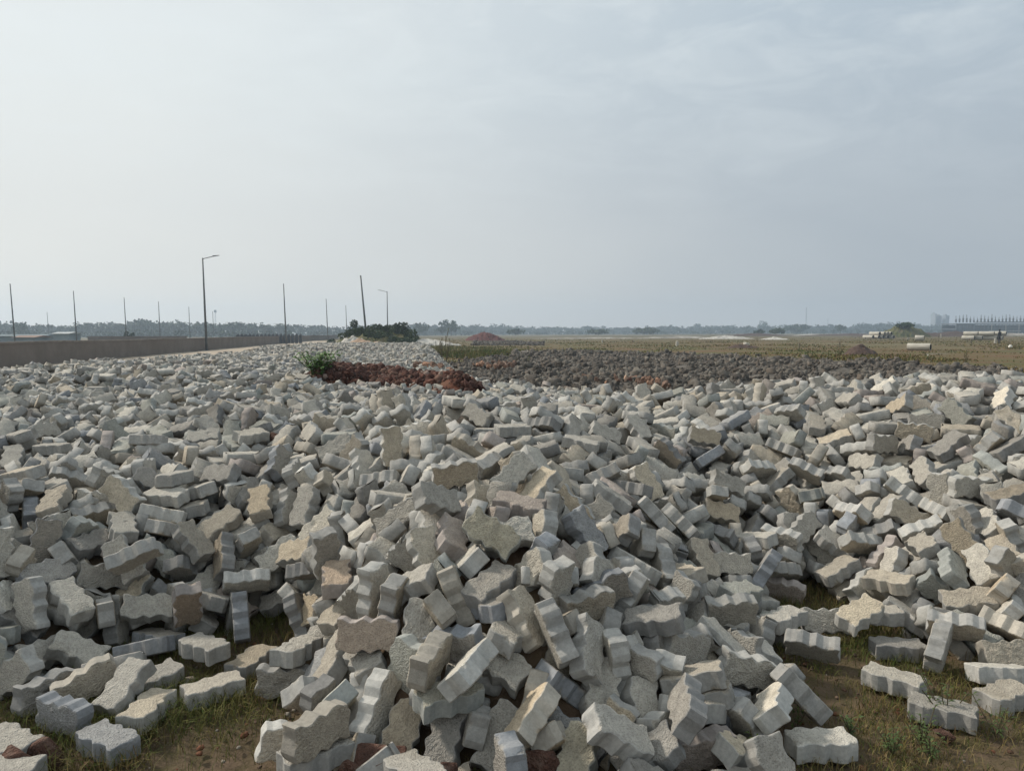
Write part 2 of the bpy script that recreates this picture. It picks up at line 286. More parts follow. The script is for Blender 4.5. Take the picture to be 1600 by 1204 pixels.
# sandy strip between the heap and the wall
M_SAND = noisy('pale_sand', (.24, .19, .14), (.36, .30, .23), .5, 8, .95, .02, 9, coord='Object', c3=(.44, .38, .30))
def sheet(name, pts, z, mat, kind='structure', sub=26):
    """a strip given by pairs of left and right edge points"""
    V = []; k = 10
    P = [(Vector(a), Vector(b)) for a, b in pts]
    rows = []
    for (a, b), (c, d) in zip(P[:-1], P[1:]):
        for s in range(sub): rows.append((a.lerp(c, s/sub), b.lerp(d, s/sub)))
    rows.append(P[-1])
    for a, b in rows:
        for i in range(k+1):
            p = a.lerp(b, i/k)
            w = .25 if i in (0, k) else 0
            V.append((p.x+RND.uniform(-w, w), p.y, z+nz(p.x, p.y, .5, 5, 3)*.02))
    F = np.array([(r*(k+1)+i, r*(k+1)+i+1, (r+1)*(k+1)+i+1, (r+1)*(k+1)+i) for r in range(len(rows)-1) for i in range(k)])
    o = link(name, mesh_np(name, V, F, [mat], True)); tag(o, kind=kind); return o
WA = at_z(0, 577.5); WB = at_z(320, 548.0)                          # foot of the wall at two places
wdir = Vector((WB[0]-WA[0], WB[1]-WA[1], 0)).normalized(); wn = Vector((wdir.y, -wdir.x, 0))
def wp(s, off=0): return Vector((WA[0], WA[1], 0))+wdir*s+wn*off
sheet('road', [(wp(-30, .1).xy, wp(-30, 13).xy), (wp(10, .1).xy, wp(10, 15).xy), (wp(60, .1).xy, wp(60, 17).xy), (wp(120, .1).xy, wp(120, 24).xy)], .06, M_SAND)

# ------------------------------------------------------------------ paver shapes
OUT = np.array([(-0.1091, 0.0604), (-0.0877, 0.0604), (-0.0643, 0.0468), (-0.0409, 0.0468), (-0.0136, 0.0623), (0.0136, 0.0468), (0.0409, 0.0623), (0.0643, 0.0623), (0.0877, 0.0487), (0.1091, 0.0487), (0.1159, 0.0214), (0.1023, -0.0214), (0.1091, -0.0604), (0.0877, -0.0604), (0.0643, -0.0468), (0.0409, -0.0468), (0.0136, -0.0623), (-0.0136, -0.0468), (-0.0409, -0.0623), (-0.0643, -0.0623), (-0.0877, -0.0487), (-0.1091, -0.0487), (-0.1159, -0.0214), (-0.1023, 0.0214)])
TH = .07
def resample(P, n):
    Q = np.vstack([P, P[:1]]); l = np.r_[0, np.cumsum(np.hypot(*np.diff(Q, axis=0).T))]; t = np.linspace(0, l[-1], n, endpoint=False)
    return np.stack([np.interp(t, l, Q[:, 0]), np.interp(t, l, Q[:, 1])], 1)
def inset(P, d):
    a = np.roll(P, 1, 0); b = np.roll(P, -1, 0); tn = b-a; tn /= np.linalg.norm(tn, axis=1)[:, None]+1e-9
    nrm = np.stack([-tn[:, 1], tn[:, 0]], 1)
    area = .5*np.sum(P[:, 0]*np.roll(P[:, 1], -1)-np.roll(P[:, 0], -1)*P[:, 1])
    return P+nrm*d*(1 if area > 0 else -1)
def densify(P, step):
    out = []; fl = []
    for i in range(len(P)):
        a, b = P[i], P[(i+1) % len(P)]; k = max(2, int(round(np.linalg.norm(b-a)/step)))
        for j in range(k): out.append(a+(b-a)*j/k); fl.append(j == 0)
    P = np.array(out); fl = np.array(fl); sm = (np.roll(P, 1, 0)+4*P+np.roll(P, -1, 0))/6
    return np.where(fl[:, None], sm, P)
def hires_paver(seed, broken=False):
    r = random.Random(seed); P = densify(OUT, .0065); n = len(P)
    P = P*np.array([1+r.uniform(-.012, .012), 1+r.uniform(-.02, .02)])
    if broken: P[:, 0] = np.where(P[:, 0] > .02, .02+(P[:, 0]-.02)*.12+np.array([nz(y, 0, 40, seed, 3)*.014 for y in P[:, 1]]), P[:, 0])-(-.0); P = P-[.0, 0]
    h = TH/2; rings = []; fa = []
    def face_rings(sgn):
        out = []
        for s in (.93, .85, .75, .63, .5, .36, .2): out.append((inset(P, .0055)*[s, s], sgn*h, 1))
        return out
    seq = [(P*0.07, -h, 1)]+face_rings(-1)[::-1]+[(inset(P, .0055), -h, 1), (inset(P, .002), -h+.0015, .6), (P, -h+.0045, 0), (P, -h/2, 0), (P, 0, 0), (P, h/2, 0), (P, h-.0045, 0), (inset(P, .002), h-.0015, .6), (inset(P, .0055), h, 1)]+face_rings(1)+[(P*0.07, h, 1)]
    V = np.concatenate([np.c_[p, np.full(n, z)] for p, z, _ in seq]); fa = np.concatenate([np.full(n, f) for _, _, f in seq])
    roughtop = r.random() < .9
    # chipped corners and edges
    chips = [(V[r.randrange(len(V))].copy(), r.uniform(.008, .02)) for _ in range(1)]
    edge = [P[r.randrange(n)] for _ in range(r.randint(3, 7))]
    for e in edge: chips.append((np.array([e[0], e[1], r.choice((-h, h))]), r.uniform(.006, .015)))
    for c, rad in chips:
        d = np.linalg.norm(V-c, axis=1); k = np.clip(1-d/(rad*1.6), 0, 1); V -= (c/np.linalg.norm(c))[None]*(k*rad*.55)[:, None]; fa = np.maximum(fa, (k > .25)*.8)
    for i in range(len(V)):
        p = Vector(V[i])*1.0; q = p*38+Vector((seed*7.1, 0, 0)); a = noise.noise(q); b2 = noise.noise(q*3.3+Vector((9, 9, 9))); a3 = noise.noise(p*150+Vector((seed, 0, 3)))
        if fa[i] >= 1:
            amp = (.0030 if ((V[i][2] > 0) == roughtop) else .0008)*(1.0 if seed % 3 else .35)
            V[i][2] += (a*.8+b2*.6+a3*.5)*amp
            V[i][:2] *= 1+a*.004
        else:
            V[i] += np.array([b2, noise.noise(q+Vector((5, 5, 5))), a3])*.0006
    ns = len(seq); F = []
    for k in range(ns-1):
        for i in range(n): F.append((k*n+i, k*n+(i+1) % n, (k+1)*n+(i+1) % n, (k+1)*n+i))
    F.append(tuple(range(n))[::-1]); F.append(tuple((ns-1)*n+i for i in range(n)))
    me = mesh_np('paver', V, F, [M_PAVER], True, {'face': ('POINT', 'FLOAT', fa)}); me.set_sharp_from_angle(angle=math.radians(16))
    return me
def lowres_paver(chamfer=True):
    P = OUT; n = len(P); h = TH/2
    lev = [(inset(P, .005), -h), (P, -h+.004), (P, h-.004), (inset(P, .005), h)] if chamfer else [(P, -h), (P, h)]
    V = np.concatenate([np.c_[p, np.full(n, z)] for p, z in lev]); F = []
    for k in range(len(lev)-1):
        for i in range(n): F.append((k*n+i, k*n+(i+1) % n, (k+1)*n+(i+1) % n, (k+1)*n+i))
    # faces as quads across the waist (the shape is a band between two wavy edges)
    m = 10
    for base, flip in ((0, True), ((len(lev)-1)*n, False)):
        top = list(range(m)); bot = [n-3-i for i in range(m)]  # placed under each other
        for i in range(m-1):
            q = (base+top[i], base+top[i+1], base+bot[i+1], base+bot[i]); F.append(q if flip is False else q[::-1])
        e = (base+9, base+10, base+11, base+12); F.append(e if not flip else e[::-1])
        e = (base+21, base+22, base+23, base+0); F.append(e if not flip else e[::-1])
    return V, F
def tint_for(k):
    r = random.Random(int(k)*7919+3); u = r.random(); v = r.gauss(1, .11); v = min(1.3, max(.7, v))
    if u < .065: c, nm = (.30, .31, .325), 'blue-grey'
    elif u < .14: c, nm = (.34, .35, .33), 'greenish'
    elif u < .25: c, nm = (.42, .385, .33), 'tan'
    elif u < .29: c, nm = (.365, .325, .30), 'pinkish'
    elif u < .38: c, nm = (.27, .265, .255), 'dark'
    elif u < .62: c, nm = (.465, .455, .425), 'pale'
    else: c, nm = (.385, .375, .352), 'grey'
    return tuple(x*v*.93 for x in c), nm

POSES = [
-617,2240,210,61,33,34,325,2215,206,-94,-7,30,1055,2445,37,100,2,0,-1408,2476,37,0,0,-25,-468,2442,186,69,11,59,1600,2662,37,0,0,-26,
567,2329,234,-36,-33,57,-1504,2774,91,15,-20,60,-1641,2613,64,69,-14,-14,-533,2649,349,64,0,0,261,2534,338,-55,-65,9,-279,2427,352,-42,63,-50,
58,2309,212,-39,84,-21,149,2513,408,54,26,79,-1196,2855,37,0,0,35,-1379,2695,37,0,0,69,-145,2371,346,24,-28,-78,-83,2872,660,48,14,-25,
-215,2384,242,-97,-23,1,-2088,3128,287,-53,55,31,893,2745,166,69,16,-6,-1674,2815,90,71,7,34,-224,2352,105,29,21,-77,42,2618,418,-85,30,43,
535,2731,364,-97,18,-13,-1966,3213,272,9,25,-25,1544,2907,37,0,0,-37,-87,2733,498,-89,-42,-10,1906,2773,37,0,0,22,910,2505,141,78,51,19,
796,2151,113,24,35,-48,-1858,3071,99,-95,-5,26,1315,3160,77,-43,12,-17,1061,2645,119,91,-8,-39,940,3119,256,80,-2,3,200,2237,105,22,-27,51,
-1710,3382,172,36,14,17,-1992,2869,101,-14,73,60,1599,3325,153,-95,-24,-9,-1322,3080,109,0,0,-26,429,2279,101,-95,-4,-25,-545,2826,442,-18,-67,-19,
-1826,2796,64,59,38,38,1720,3213,37,100,-8,0,-326,3130,740,-84,-26,33,-880,2930,161,-4,-5,-79,-1747,3351,432,94,6,23,279,2731,421,74,15,19,
-51,2519,290,10,-30,91,629,2368,69,74,11,10,162,2731,489,36,70,-21,-1738,2461,37,-97,24,0,-627,2263,110,-1,0,35,1962,3194,150,85,-24,-11,
-1495,3319,213,74,-46,43,638,2551,222,-6,-13,-8,2137,3391,188,21,-12,-10,372,2570,270,-3,67,9,-1616,3674,408,38,-7,91,-11,2141,119,-70,-7,-69,
-466,3007,555,19,-72,61,1827,3089,103,73,13,44,-250,2999,612,71,-63,-29,1893,3641,195,44,89,8,-46,2357,115,37,-19,52,-914,2879,64,70,2,1,
-836,3236,475,-55,26,68,-277,3543,774,-2,76,-64,2108,3064,72,43,0,0,653,2755,247,63,28,12,-211,2719,464,-10,55,-4,-1333,3630,216,90,16,6,
320,3210,571,26,42,-21,-2066,3868,604,-71,30,19,-383,2565,258,56,39,-67,1985,2935,54,99,-3,-1,-756,3115,400,7,6,-62,-392,2231,121,90,23,27,
449,2471,139,40,-12,71,-125,2407,148,52,61,40,-346,2934,560,41,-28,78,-459,2749,419,-63,4,76,-375,2378,111,34,-19,55,2163,3560,288,52,-76,-38,
763,2361,55,22,-94,-8,1781,3963,150,1,-19,16,466,2584,206,-24,66,39,125,2333,110,-7,-42,-64,2286,3525,311,76,48,43,-393,2786,482,13,-25,-11,
-288,2080,158,-7,5,89,-346,2639,365,34,-24,65,-1124,3948,514,-72,-49,-43,829,2496,75,-45,-22,-85,2126,3796,349,-14,-24,68,30,3173,698,-98,15,7,
-2239,3470,461,-63,47,59,176,2512,217,23,-91,7,-732,2366,89,-71,1,26,-2147,3337,353,47,-77,-39,-1128,3102,37,0,0,61,-1560,3881,439,-42,85,29,
-5,2591,370,-84,-51,13,-208,2584,338,-62,5,-21,-1963,3474,296,-27,55,-77,2205,3204,137,-36,-87,24,-1471,3696,323,58,-7,-59,-2086,3600,416,20,13,56,
304,2495,208,-66,-63,-15,-1273,3379,128,72,-7,-62,-1617,3155,76,98,-3,11,-675,2530,120,32,65,-13,6,3541,768,49,-18,35,-1381,3993,528,-76,59,14,
-1888,3981,567,0,-11,99,-673,2748,217,39,-4,-79,-547,2661,242,-8,-20,83,126,3501,706,15,-32,31,-271,2666,424,-48,12,-65,2712,4555,743,31,10,-94,
-2354,3747,589,-76,61,6,-1474,2937,37,-89,-45,0,-1978,3691,476,-87,47,17,1467,3926,56,78,-11,-18,64,2798,518,39,-44,4,2552,4072,588,-69,0,6,
1937,4038,280,91,12,-6,979,3737,285,33,-17,75,1153,3318,104,-11,-51,25,1498,3445,73,53,-3,-5,-1647,2290,37,100,1,0,2301,3712,380,4,-61,55,
349,2836,436,70,-9,21,1148,3820,233,-83,-5,10,-1660,3674,256,-15,-33,-69,2217,4094,424,-19,-79,-56,-682,4145,818,-61,41,55,-542,2362,57,-80,25,-39,
-164,2889,550,-71,60,-29,497,3361,518,-44,-25,84,683,3267,391,62,40,61,-1846,3369,120,74,-17,-63,-1684,4215,640,-90,18,-13,-1004,3411,116,52,5,84,
-2248,3319,381,23,79,22,590,2938,345,-21,81,-53,1269,4438,358,-14,44,-89,2338,3434,325,-18,-70,-54,1270,3376,109,0,0,33,-1081,3649,358,-87,18,-24,
2103,3545,177,77,8,-32,-2594,3748,597,-72,-16,-47,604,3362,456,-68,35,-57,463,2892,390,84,-5,49,-1396,4376,682,-11,48,-49,-1245,4039,478,-46,-71,10,
-1851,3461,379,44,30,-29,-1400,3825,342,-5,-38,-37,-724,2611,127,-8,-47,-73,-97,2692,434,89,-45,8,848,2922,198,-5,30,-37,2407,3819,431,61,22,76,
-99,3760,781,84,24,30,-531,3391,582,42,-27,9,773,4222,586,38,-38,77,1937,4820,539,-32,28,-21,1330,3818,201,-3,87,-21,-26,2963,623,6,41,-90,
128,3020,601,75,30,60,2425,4807,719,65,17,11,2645,3870,575,-13,-7,99,3006,4972,897,-54,59,-10,1547,4172,270,-33,-75,52,373,2909,455,-82,0,40,
1836,4128,246,24,22,-29,1343,4569,505,-21,45,-87,-1872,3310,190,31,62,62,706,3134,301,-16,81,36,2263,3372,229,-48,2,69,-931,3406,189,-73,-42,-52,
-2196,3811,504,80,34,21,505,3761,604,2,29,-1,-706,3021,293,-86,-46,-21,1995,3812,209,-14,84,-7,-1842,3835,505,-18,11,13,1351,5161,714,48,10,-4,
-2158,3661,463,19,-49,-55,1090,3467,204,-95,-29,8,1070,5005,624,-46,44,2,2677,4885,788,68,-16,-22,765,3885,478,-9,-91,7,-1648,3345,37,97,-23,0,
1691,4237,310,4,51,-78,2487,4410,605,75,46,42,-2142,3127,210,6,34,5,-1214,3780,304,46,-16,31,1889,4509,450,96,-18,11,1982,4246,397,17,35,71,
-1900,4112,642,64,-77,4,2321,4828,588,47,75,35,-240,5134,874,-78,38,0,-1802,5068,749,12,6,50,1775,4627,367,-38,54,15,-2549,4210,613,-51,3,34,
-2314,3259,479,60,-24,69,1646,4904,539,-20,90,-39,1895,3470,84,-90,38,23,-241,4175,788,-26,-52,-81,-2659,3976,690,21,97,6,325,2404,107,-26,75,45,
2476,4209,528,66,19,-62,566,2615,193,48,-71,25,538,3208,424,-39,-88,18,918,2987,161,30,75,56,-1010,3828,438,-83,-24,-30,2505,3627,402,-8,-84,-9,
2608,3830,503,50,-81,-4,2293,4271,509,90,-26,-33,2,4752,824,-2,4,-98,2957,4364,748,96,6,24,-1487,3494,170,98,1,-13,-1183,3711,91,18,23,-95,
-611,2478,166,44,79,6,-620,2908,387,-53,-68,51,1731,3435,109,-100,9,0,912,5344,757,29,-24,82,902,3910,435,-15,37,-26,-2321,4180,623,-57,55,-54,
283,2973,490,27,-43,2,2032,3942,235,-35,67,65,1037,3060,118,-63,-73,13,-1103,4587,733,15,41,-87,2232,3968,364,-13,49,84,-3270,4794,640,-52,-81,-16,
3179,4668,872,34,10,-57,428,4582,757,-17,-98,-4,719,2583,163,-14,-4,69,-2146,3488,380,-62,-60,50,507,4184,627,-26,-20,-2,2070,4103,313,-12,39,83,
2288,5196,688,14,-20,-7,2201,4420,466,-29,20,21,205,4903,840,88,-39,-5,2489,3799,443,-54,76,-21,-2069,4208,599,-8,-92,-32,-1274,3966,363,-81,-47,24,
-3127,4985,676,1,-2,-5,420,2662,284,62,-62,44,-713,3993,647,93,-23,5,-858,4201,682,-42,-79,-3,-1504,3497,75,-23,21,-49,-1783,3987,486,9,3,-99,
2237,3303,144,33,83,-7,1467,3968,150,93,22,-5,651,5141,741,40,21,-1,1400,4168,263,1,-11,-41,1982,3255,50,-25,-86,9,72,2448,179,-10,74,-28,
1755,4837,463,34,-9,-93,-158,3365,653,-54,-68,-3,643,2539,136,2,13,87,-3564,5597,722,53,-67,-39,-1798,3794,435,-19,-9,-75,-1999,3060,95,29,23,46,
2777,4242,619,-65,-34,-56,2882,4470,743,35,82,-25,-1773,4120,568,-13,-4,95,392,3584,547,-80,-24,-25,1336,4053,200,16,61,24,98,2893,548,-14,-49,-22,
1174,4175,291,-40,21,-32,-2236,3157,299,27,37,71,1862,3837,101,1,52,-77,2108,4780,517,-52,-75,38,3463,5197,964,87,31,35,-990,3501,313,38,90,-19,
-2518,5081,718,-2,99,-15,482,2355,74,-72,35,57,-1860,3520,193,25,42,-68,1945,4203,303,58,53,-5,2594,4807,697,-49,-26,67,-1024,4127,574,-86,-12,47,
674,4118,572,-16,6,-35,2831,5026,827,-11,-55,82,2224,5365,772,12,14,-79,-2218,5277,709,1,31,-94,2853,5425,898,41,73,27,-2498,3774,524,44,58,65,
1351,5054,584,-25,-24,19,-1507,4162,546,79,-51,-34,2385,4061,449,70,-66,-21,284,3492,612,61,15,-38,1917,5179,632,91,-35,-19,-970,4485,730,-10,73,49,
2148,5685,826,12,43,78,780,3336,335,-83,54,-13,1247,4514,436,67,68,-25,-2601,3879,612,91,-28,21,863,3750,321,-4,-60,-4,-1277,4280,637,63,-55,-40,
425,2119,93,-95,-12,27,1688,5555,788,-17,96,-3,2142,3661,246,95,7,-9,-598,3652,617,22,-97,2,337,2696,304,80,27,51,866,4097,465,8,67,59,
747,3552,431,51,-82,-18,-721,3828,568,33,47,-16,2164,4206,420,34,-3,-93,2388,4483,541,79,55,25,-1550,3667,194,42,4,49,2013,5280,679,-71,52,-37,
1717,5340,660,15,-89,-42,-1568,4148,503,66,-35,62,372,4408,699,30,9,52,1511,5100,623,11,45,56,2946,4821,796,-2,-9,97,-49,3307,667,34,-51,48,
-1365,5009,767,43,-17,-50,675,4430,664,-19,7,88,-1963,3332,161,36,50,-61,406,4992,793,49,2,66,-888,3752,421,-2,-77,2,-2014,3239,220,14,22,-5,
379,3319,507,58,-48,-11,203,2365,109,45,7,-25,-2168,2965,208,-14,-1,21,-1012,4367,670,-21,15,-15,-1132,4173,601,22,-81,41,2422,3556,353,37,-6,-73,
-123,2534,234,-98,-19,10,1794,5196,568,-19,-89,-40,-2465,5071,652,98,9,5,-1296,3827,206,54,17,-51,885,4981,673,84,-52,-17,2433,5339,779,5,37,-86,
2588,5054,793,2,3,0,-576,3955,653,26,-43,-32,-746,5116,853,-16,-49,-66,-892,4103,583,31,13,35,-3475,5185,734,-8,-12,93,981,4397,519,-30,-4,-36,
127,3797,766,37,-1,84,2340,4940,657,-32,0,-42,-306,2817,481,-68,-14,-39,-1607,4461,628,-13,19,50,166,3222,628,-25,-61,5,137,2800,506,-3,97,-26,
1820,4209,171,-3,-60,59,-2225,4639,634,19,-90,-16,-458,4009,706,74,12,42,1531,4654,421,88,-30,1,-1013,5104,830,-52,2,60,2682,5867,909,-26,-24,71,
2663,5437,826,-5,-11,-4,-3000,5565,705,13,42,-6,1536,4116,164,65,-67,6,1595,5009,542,-42,70,58,-72,3036,614,62,1,-74,-789,3868,529,32,5,-77,
-592,3535,532,74,27,-37,-2036,5664,772,66,15,67,-431,4700,817,-45,44,-78,1783,3974,67,9,-28,73,-1859,4360,623,77,-56,-29,-2274,5512,751,-92,23,27,
213,2956,513,-76,-58,14,-1589,5123,724,26,13,-81,-1693,4617,671,0,4,32,170,4418,739,-1,99,5,2501,4033,490,-69,-72,1,2497,4773,596,-10,-13,89,
699,2853,191,80,-21,29,2683,4289,594,35,-14,-83,1961,3324,75,-84,17,39,971,4060,414,21,-16,-96,-2579,4272,638,-47,20,59,-1344,5358,797,73,-6,-20,
142,2628,367,-25,10,94,2991,4529,779,-69,-3,-64,-1797,3673,334,18,-53,80,1462,4625,368,-7,35,82,-561,4052,704,-32,-2,3,-534,2528,128,69,-32,-60,
562,3957,583,81,-52,-23,3277,5311,971,-5,-8,57,2044,4922,608,80,27,35,-966,5628,910,-71,33,59,3540,5605,1033,-92,36,14,1450,4383,256,83,37,36,
908,4541,564,43,12,-8,2918,4097,705,16,11,-98,1608,4426,311,-6,35,-3,-2535,5645,716,11,95,25,-464,4153,764,-59,27,-70,-549,4223,757,58,29,68,
-336,3073,602,79,-54,-30,-807,4096,622,47,25,22,1642,4287,277,27,44,-52,-2061,4694,676,-38,-53,68,2086,4643,449,30,-14,-18,2024,5677,752,-5,-34,92,
391,3741,560,1,69,-21,-698,3587,488,8,-28,14,-2309,3847,524,-28,-22,13,-866,5096,808,-15,-47,-68,-1343,4827,688,85,-44,-9,1290,5224,636,-46,-87,-7,
-3914,5666,709,1,35,-54,-449,5668,926,-2,5,-49,234,4980,876,22,-93,19,822,6025,861,-45,70,-52,277,3283,562,32,36,-2,2681,4539,614,4,-18,-7,
-2205,4382,648,53,-52,-40,2063,3242,93,55,79,29,1033,4025,344,88,48,1,-1485,4565,708,13,-21,-78,-2435,3503,492,-45,40,-33,-759,2795,122,-48,79,-7,
246,3830,670,76,-50,-41,1157,5541,697,31,62,68,-1437,3954,394,17,12,-93,-765,3157,309,-53,81,-15,-2372,5868,785,-66,61,8,490,4351,661,-37,9,-69,
1909,4437,312,29,-68,-55,-999,3963,469,-82,-34,-43,-799,3736,423,-45,3,-78,-112,4238,806,-68,-66,33,-18,5187,861,73,-65,-17,-3159,6299,734,-75,-29,-13,
-1208,5633,850,5,-44,-84,2114,5234,635,-63,76,7,-575,3191,465,11,-72,-60,-606,4752,818,66,-23,-6,2125,4476,400,14,28,2,2215,5039,594,-66,-61,24,
-2344,3580,463,-1,4,-88,2626,3943,527,13,-40,60,2805,4444,649,-79,39,45,-2706,5086,654,7,-8,81,203,4720,764,-12,6,97,780,3114,176,-84,-31,-44,
-564,3751,593,-90,23,26,-1371,3548,64,-76,-10,-62,2139,6372,901,67,-3,59,587,2781,262,31,-70,-56,28,3650,741,10,-68,51,2277,4569,510,-28,-22,-81,
1398,4971,498,7,14,-85,2506,5895,837,48,8,30,-2076,5443,718,19,28,-56,329,4233,651,2,93,-36,-2080,2877,144,-66,25,55,-166,3085,624,-76,21,-61,
-1904,3841,441,-59,-33,59,-812,5516,888,-47,55,24,3265,5960,963,70,-20,2,-1655,2985,72,96,12,10,1502,6015,790,-91,13,9,-1911,6004,797,40,38,36,
-214,5696,905,-13,-12,93,553,5620,833,12,1,77,452,3156,407,-50,-46,67,-2816,5090,678,57,46,65,2639,5656,835,-21,-16,-54,-2499,3978,614,-8,-15,93,
-286,4082,754,-10,-97,3,940,4214,455,17,-48,29,-1640,3737,346,8,38,-8,2437,5164,723,31,-78,-35,1957,3488,50,-21,-55,-35,2094,4311,374,39,-2,-90,
1133,4581,486,-32,1,23,-2566,4926,608,-6,-14,-85,1874,5534,717,-61,-32,57,1362,4576,343,-41,-9,-55,281,4086,668,6,-99,11,-2043,4371,615,30,86,36,
-1051,3536,130,86,-33,-30,-673,5450,858,-51,76,-10,-518,3120,483,-95,20,21,-1616,3485,138,61,27,-66,-690,3367,394,-25,-5,-87,-1150,5177,762,-24,-90,2,
3043,5458,901,44,64,60,-2626,5471,711,-90,40,2,2831,4312,652,-25,41,-48,-3923,6872,756,-52,-38,39,2898,5724,910,98,17,-3,127,5659,861,-56,40,55,
2466,5544,795,-58,-77,-26,1651,6174,876,-9,-18,-61,-1690,3572,143,82,21,-20,-2259,3983,542,-9,65,-76,2308,3789,355,16,-17,-49,2428,3399,295,-41,47,22,
-1608,5629,773,79,-38,-14,493,4747,737,16,5,17,-2689,6379,776,-59,-37,20,-3382,7091,831,-63,-59,21,2613,6103,909,-66,71,25,986,3551,173,-84,-37,23,
-2714,4883,612,-71,-4,56,-4309,7772,763,37,10,48,3214,6352,972,-90,20,-35,1232,5925,782,27,93,1,1868,4979,484,73,43,52,-693,3485,430,-50,-12,75,
676,4992,657,-29,23,-87,-1304,4518,637,14,7,-98,-3585,5799,723,50,62,-59,2057,6152,816,-3,52,85,-3300,5386,687,-17,95,5,2455,6254,884,33,-19,-92,
968,5665,802,89,-42,-6,2217,6232,898,-27,15,68,-418,5641,814,45,14,14,-1907,5046,688,7,11,-41,-2000,4835,600,-52,21,69,-1613,5943,808,38,-29,81,
792,2598,67,65,32,31,3320,5247,890,0,-2,-83,3669,6452,1017,-60,-65,30,1254,6973,859,36,-39,73,1692,5711,771,-21,30,28,1904,3749,107,-39,1,-86,
1155,3728,163,-15,-13,-72,-1360,3767,142,-18,64,27,3155,6131,949,-14,43,-69,-3066,6498,733,-38,-7,26,-4191,6175,749,39,-11,-82,-807,4238,667,29,89,18,
1384,6884,849,-21,-12,12,672,5404,772,-39,90,16,-2249,3649,455,59,-6,81,1781,4095,95,2,-98,7,-2514,4439,603,23,90,-31,-2720,4610,631,-87,-40,2,
-866,3368,384,28,18,-25,-1333,4170,506,-77,-60,2,-1399,3620,100,-93,19,28,2609,7085,938,12,-17,-26,-4591,7565,757,71,49,15,576,2514,134,78,58,-22,
3079,5131,892,35,-2,2,-747,4408,734,-16,-14,-95,1651,5893,780,-41,63,-3,1013,2767,72,-20,-31,16,-4525,8924,841,-28,43,-65,1536,5687,733,6,-29,81,
2798,6752,933,-43,-62,-39,1185,5704,740,-8,-11,99,202,2596,299,-41,80,43,-2992,5390,675,-32,-13,-83,-3939,8007,808,1,-96,27,-371,3170,577,13,56,-19,
-5815,8741,840,-30,-36,66,-914,4895,740,84,-35,33,1528,6338,830,-65,71,22,-1150,4897,756,100,-2,1,2362,3344,249,-91,-22,-30,-841,3102,130,-86,-23,-28,
1845,4474,330,19,-71,-49,-663,4328,785,-10,28,-68,-1847,8240,710,-69,0,49,-490,4465,794,85,51,4,-2858,7904,784,-27,95,-16,-3508,6394,715,18,70,29,
1171,4944,473,44,-72,-53,-2474,9117,754,27,-18,94,-2990,7004,775,-43,2,33,3035,6264,916,-4,-12,-99,-285,4432,775,-24,-44,-75,1753,4253,109,-52,-77,5,
-3321,6728,757,17,-44,67,1961,5810,751,-14,89,40,-3364,6420,742,-67,71,12,2793,5246,822,-3,-7,58,-1645,4254,554,-54,66,3,1985,3620,103,32,0,-92,
-2917,5704,688,18,-4,3,-3252,6164,710,-13,38,92,1240,5399,648,-56,-46,7,878,6948,866,-64,-38,65,-532,3292,521,56,70,6,1438,6434,805,20,-96,-21,
3759,5943,1024,-24,-92,32,-3683,8819,778,40,-63,-64,-100,3983,774,6,-20,22,1526,4871,430,17,90,-36,2969,6758,943,-6,28,87,-3440,5826,683,12,-5,62,
-1472,4391,616,32,-9,-74,2374,4665,536,-1,52,83,-2266,3545,454,-74,30,51,778,5357,698,57,31,26,3785,6133,1066,6,7,-84,444,2985,396,69,-9,22,
-5233,9516,903,-99,8,0,-2836,4751,605,19,78,20,1862,6820,871,55,-12,67,-2150,6007,821,-15,10,-85,81,9702,713,29,5,-35,-1584,4940,673,31,16,-94,
-1054,5708,871,59,27,-71,-219,2166,52,-97,-20,3,1038,4254,434,28,14,84,-47,5435,852,-30,90,-31,-4710,7353,778,-79,23,-36,2739,4014,559,17,-14,25,
-1769,4094,460,12,17,27,-1830,5676,738,-21,-54,-78,1978,5506,659,-70,-65,4,-2582,3622,564,6,45,-15,1487,5336,719,75,64,13,-2236,4974,598,-47,-29,-39,
-3079,4766,593,38,-6,-36,37,2376,118,-66,32,-38,-2557,4578,615,-13,23,68,-2182,5169,639,22,-5,13,3415,5482,955,7,-20,37,2091,5472,675,-54,-80,-3,
2655,4154,558,-35,-18,91,2629,4709,630,20,-64,-61,2854,6422,926,5,-99,16,333,3904,598,-6,21,-51,-992,4198,604,5,-33,4,1048,3906,213,-80,7,-52,
-3274,7301,791,64,68,-1,41,4584,735,-87,-46,-17,1180,4054,209,17,28,-20,458,5960,795,-46,-8,1,3015,6447,923,-34,73,-16,3187,4776,826,-38,-91,-11,
758,3188,256,-39,68,40,-3851,6191,782,19,-21,-50,-897,3897,439,-20,-60,37,4627,6814,1044,97,22,-10,-3232,6824,751,-22,-16,-10,2251,6216,827,-21,23,86,
-265,3325,630,-18,-17,79,-3730,6385,697,-1,47,86,2928,5248,850,-7,-10,58,3206,5428,920,84,-47,-27,1639,4737,374,-35,-77,29,-1456,3778,171,-49,66,42,
283,5646,853,8,-2,65,-328,4547,792,2,54,30,473,3501,455,37,-65,57,2028,7061,904,-79,-33,-7,-3141,7849,787,11,-51,85,-2474,6402,782,-38,-2,-59,
-1435,4139,507,53,-15,-81,920,4640,570,-87,23,18,-2836,4896,632,24,46,20,1463,5613,699,-36,40,-32,-3019,4537,592,-61,63,-15,3598,5155,880,85,33,-22,
773,4614,633,-49,7,87,3293,5842,912,-8,54,75,-599,5503,826,-38,79,-11,1982,4945,474,71,58,40,-4422,10599,879,-21,69,-65,466,5200,770,-64,-55,15,
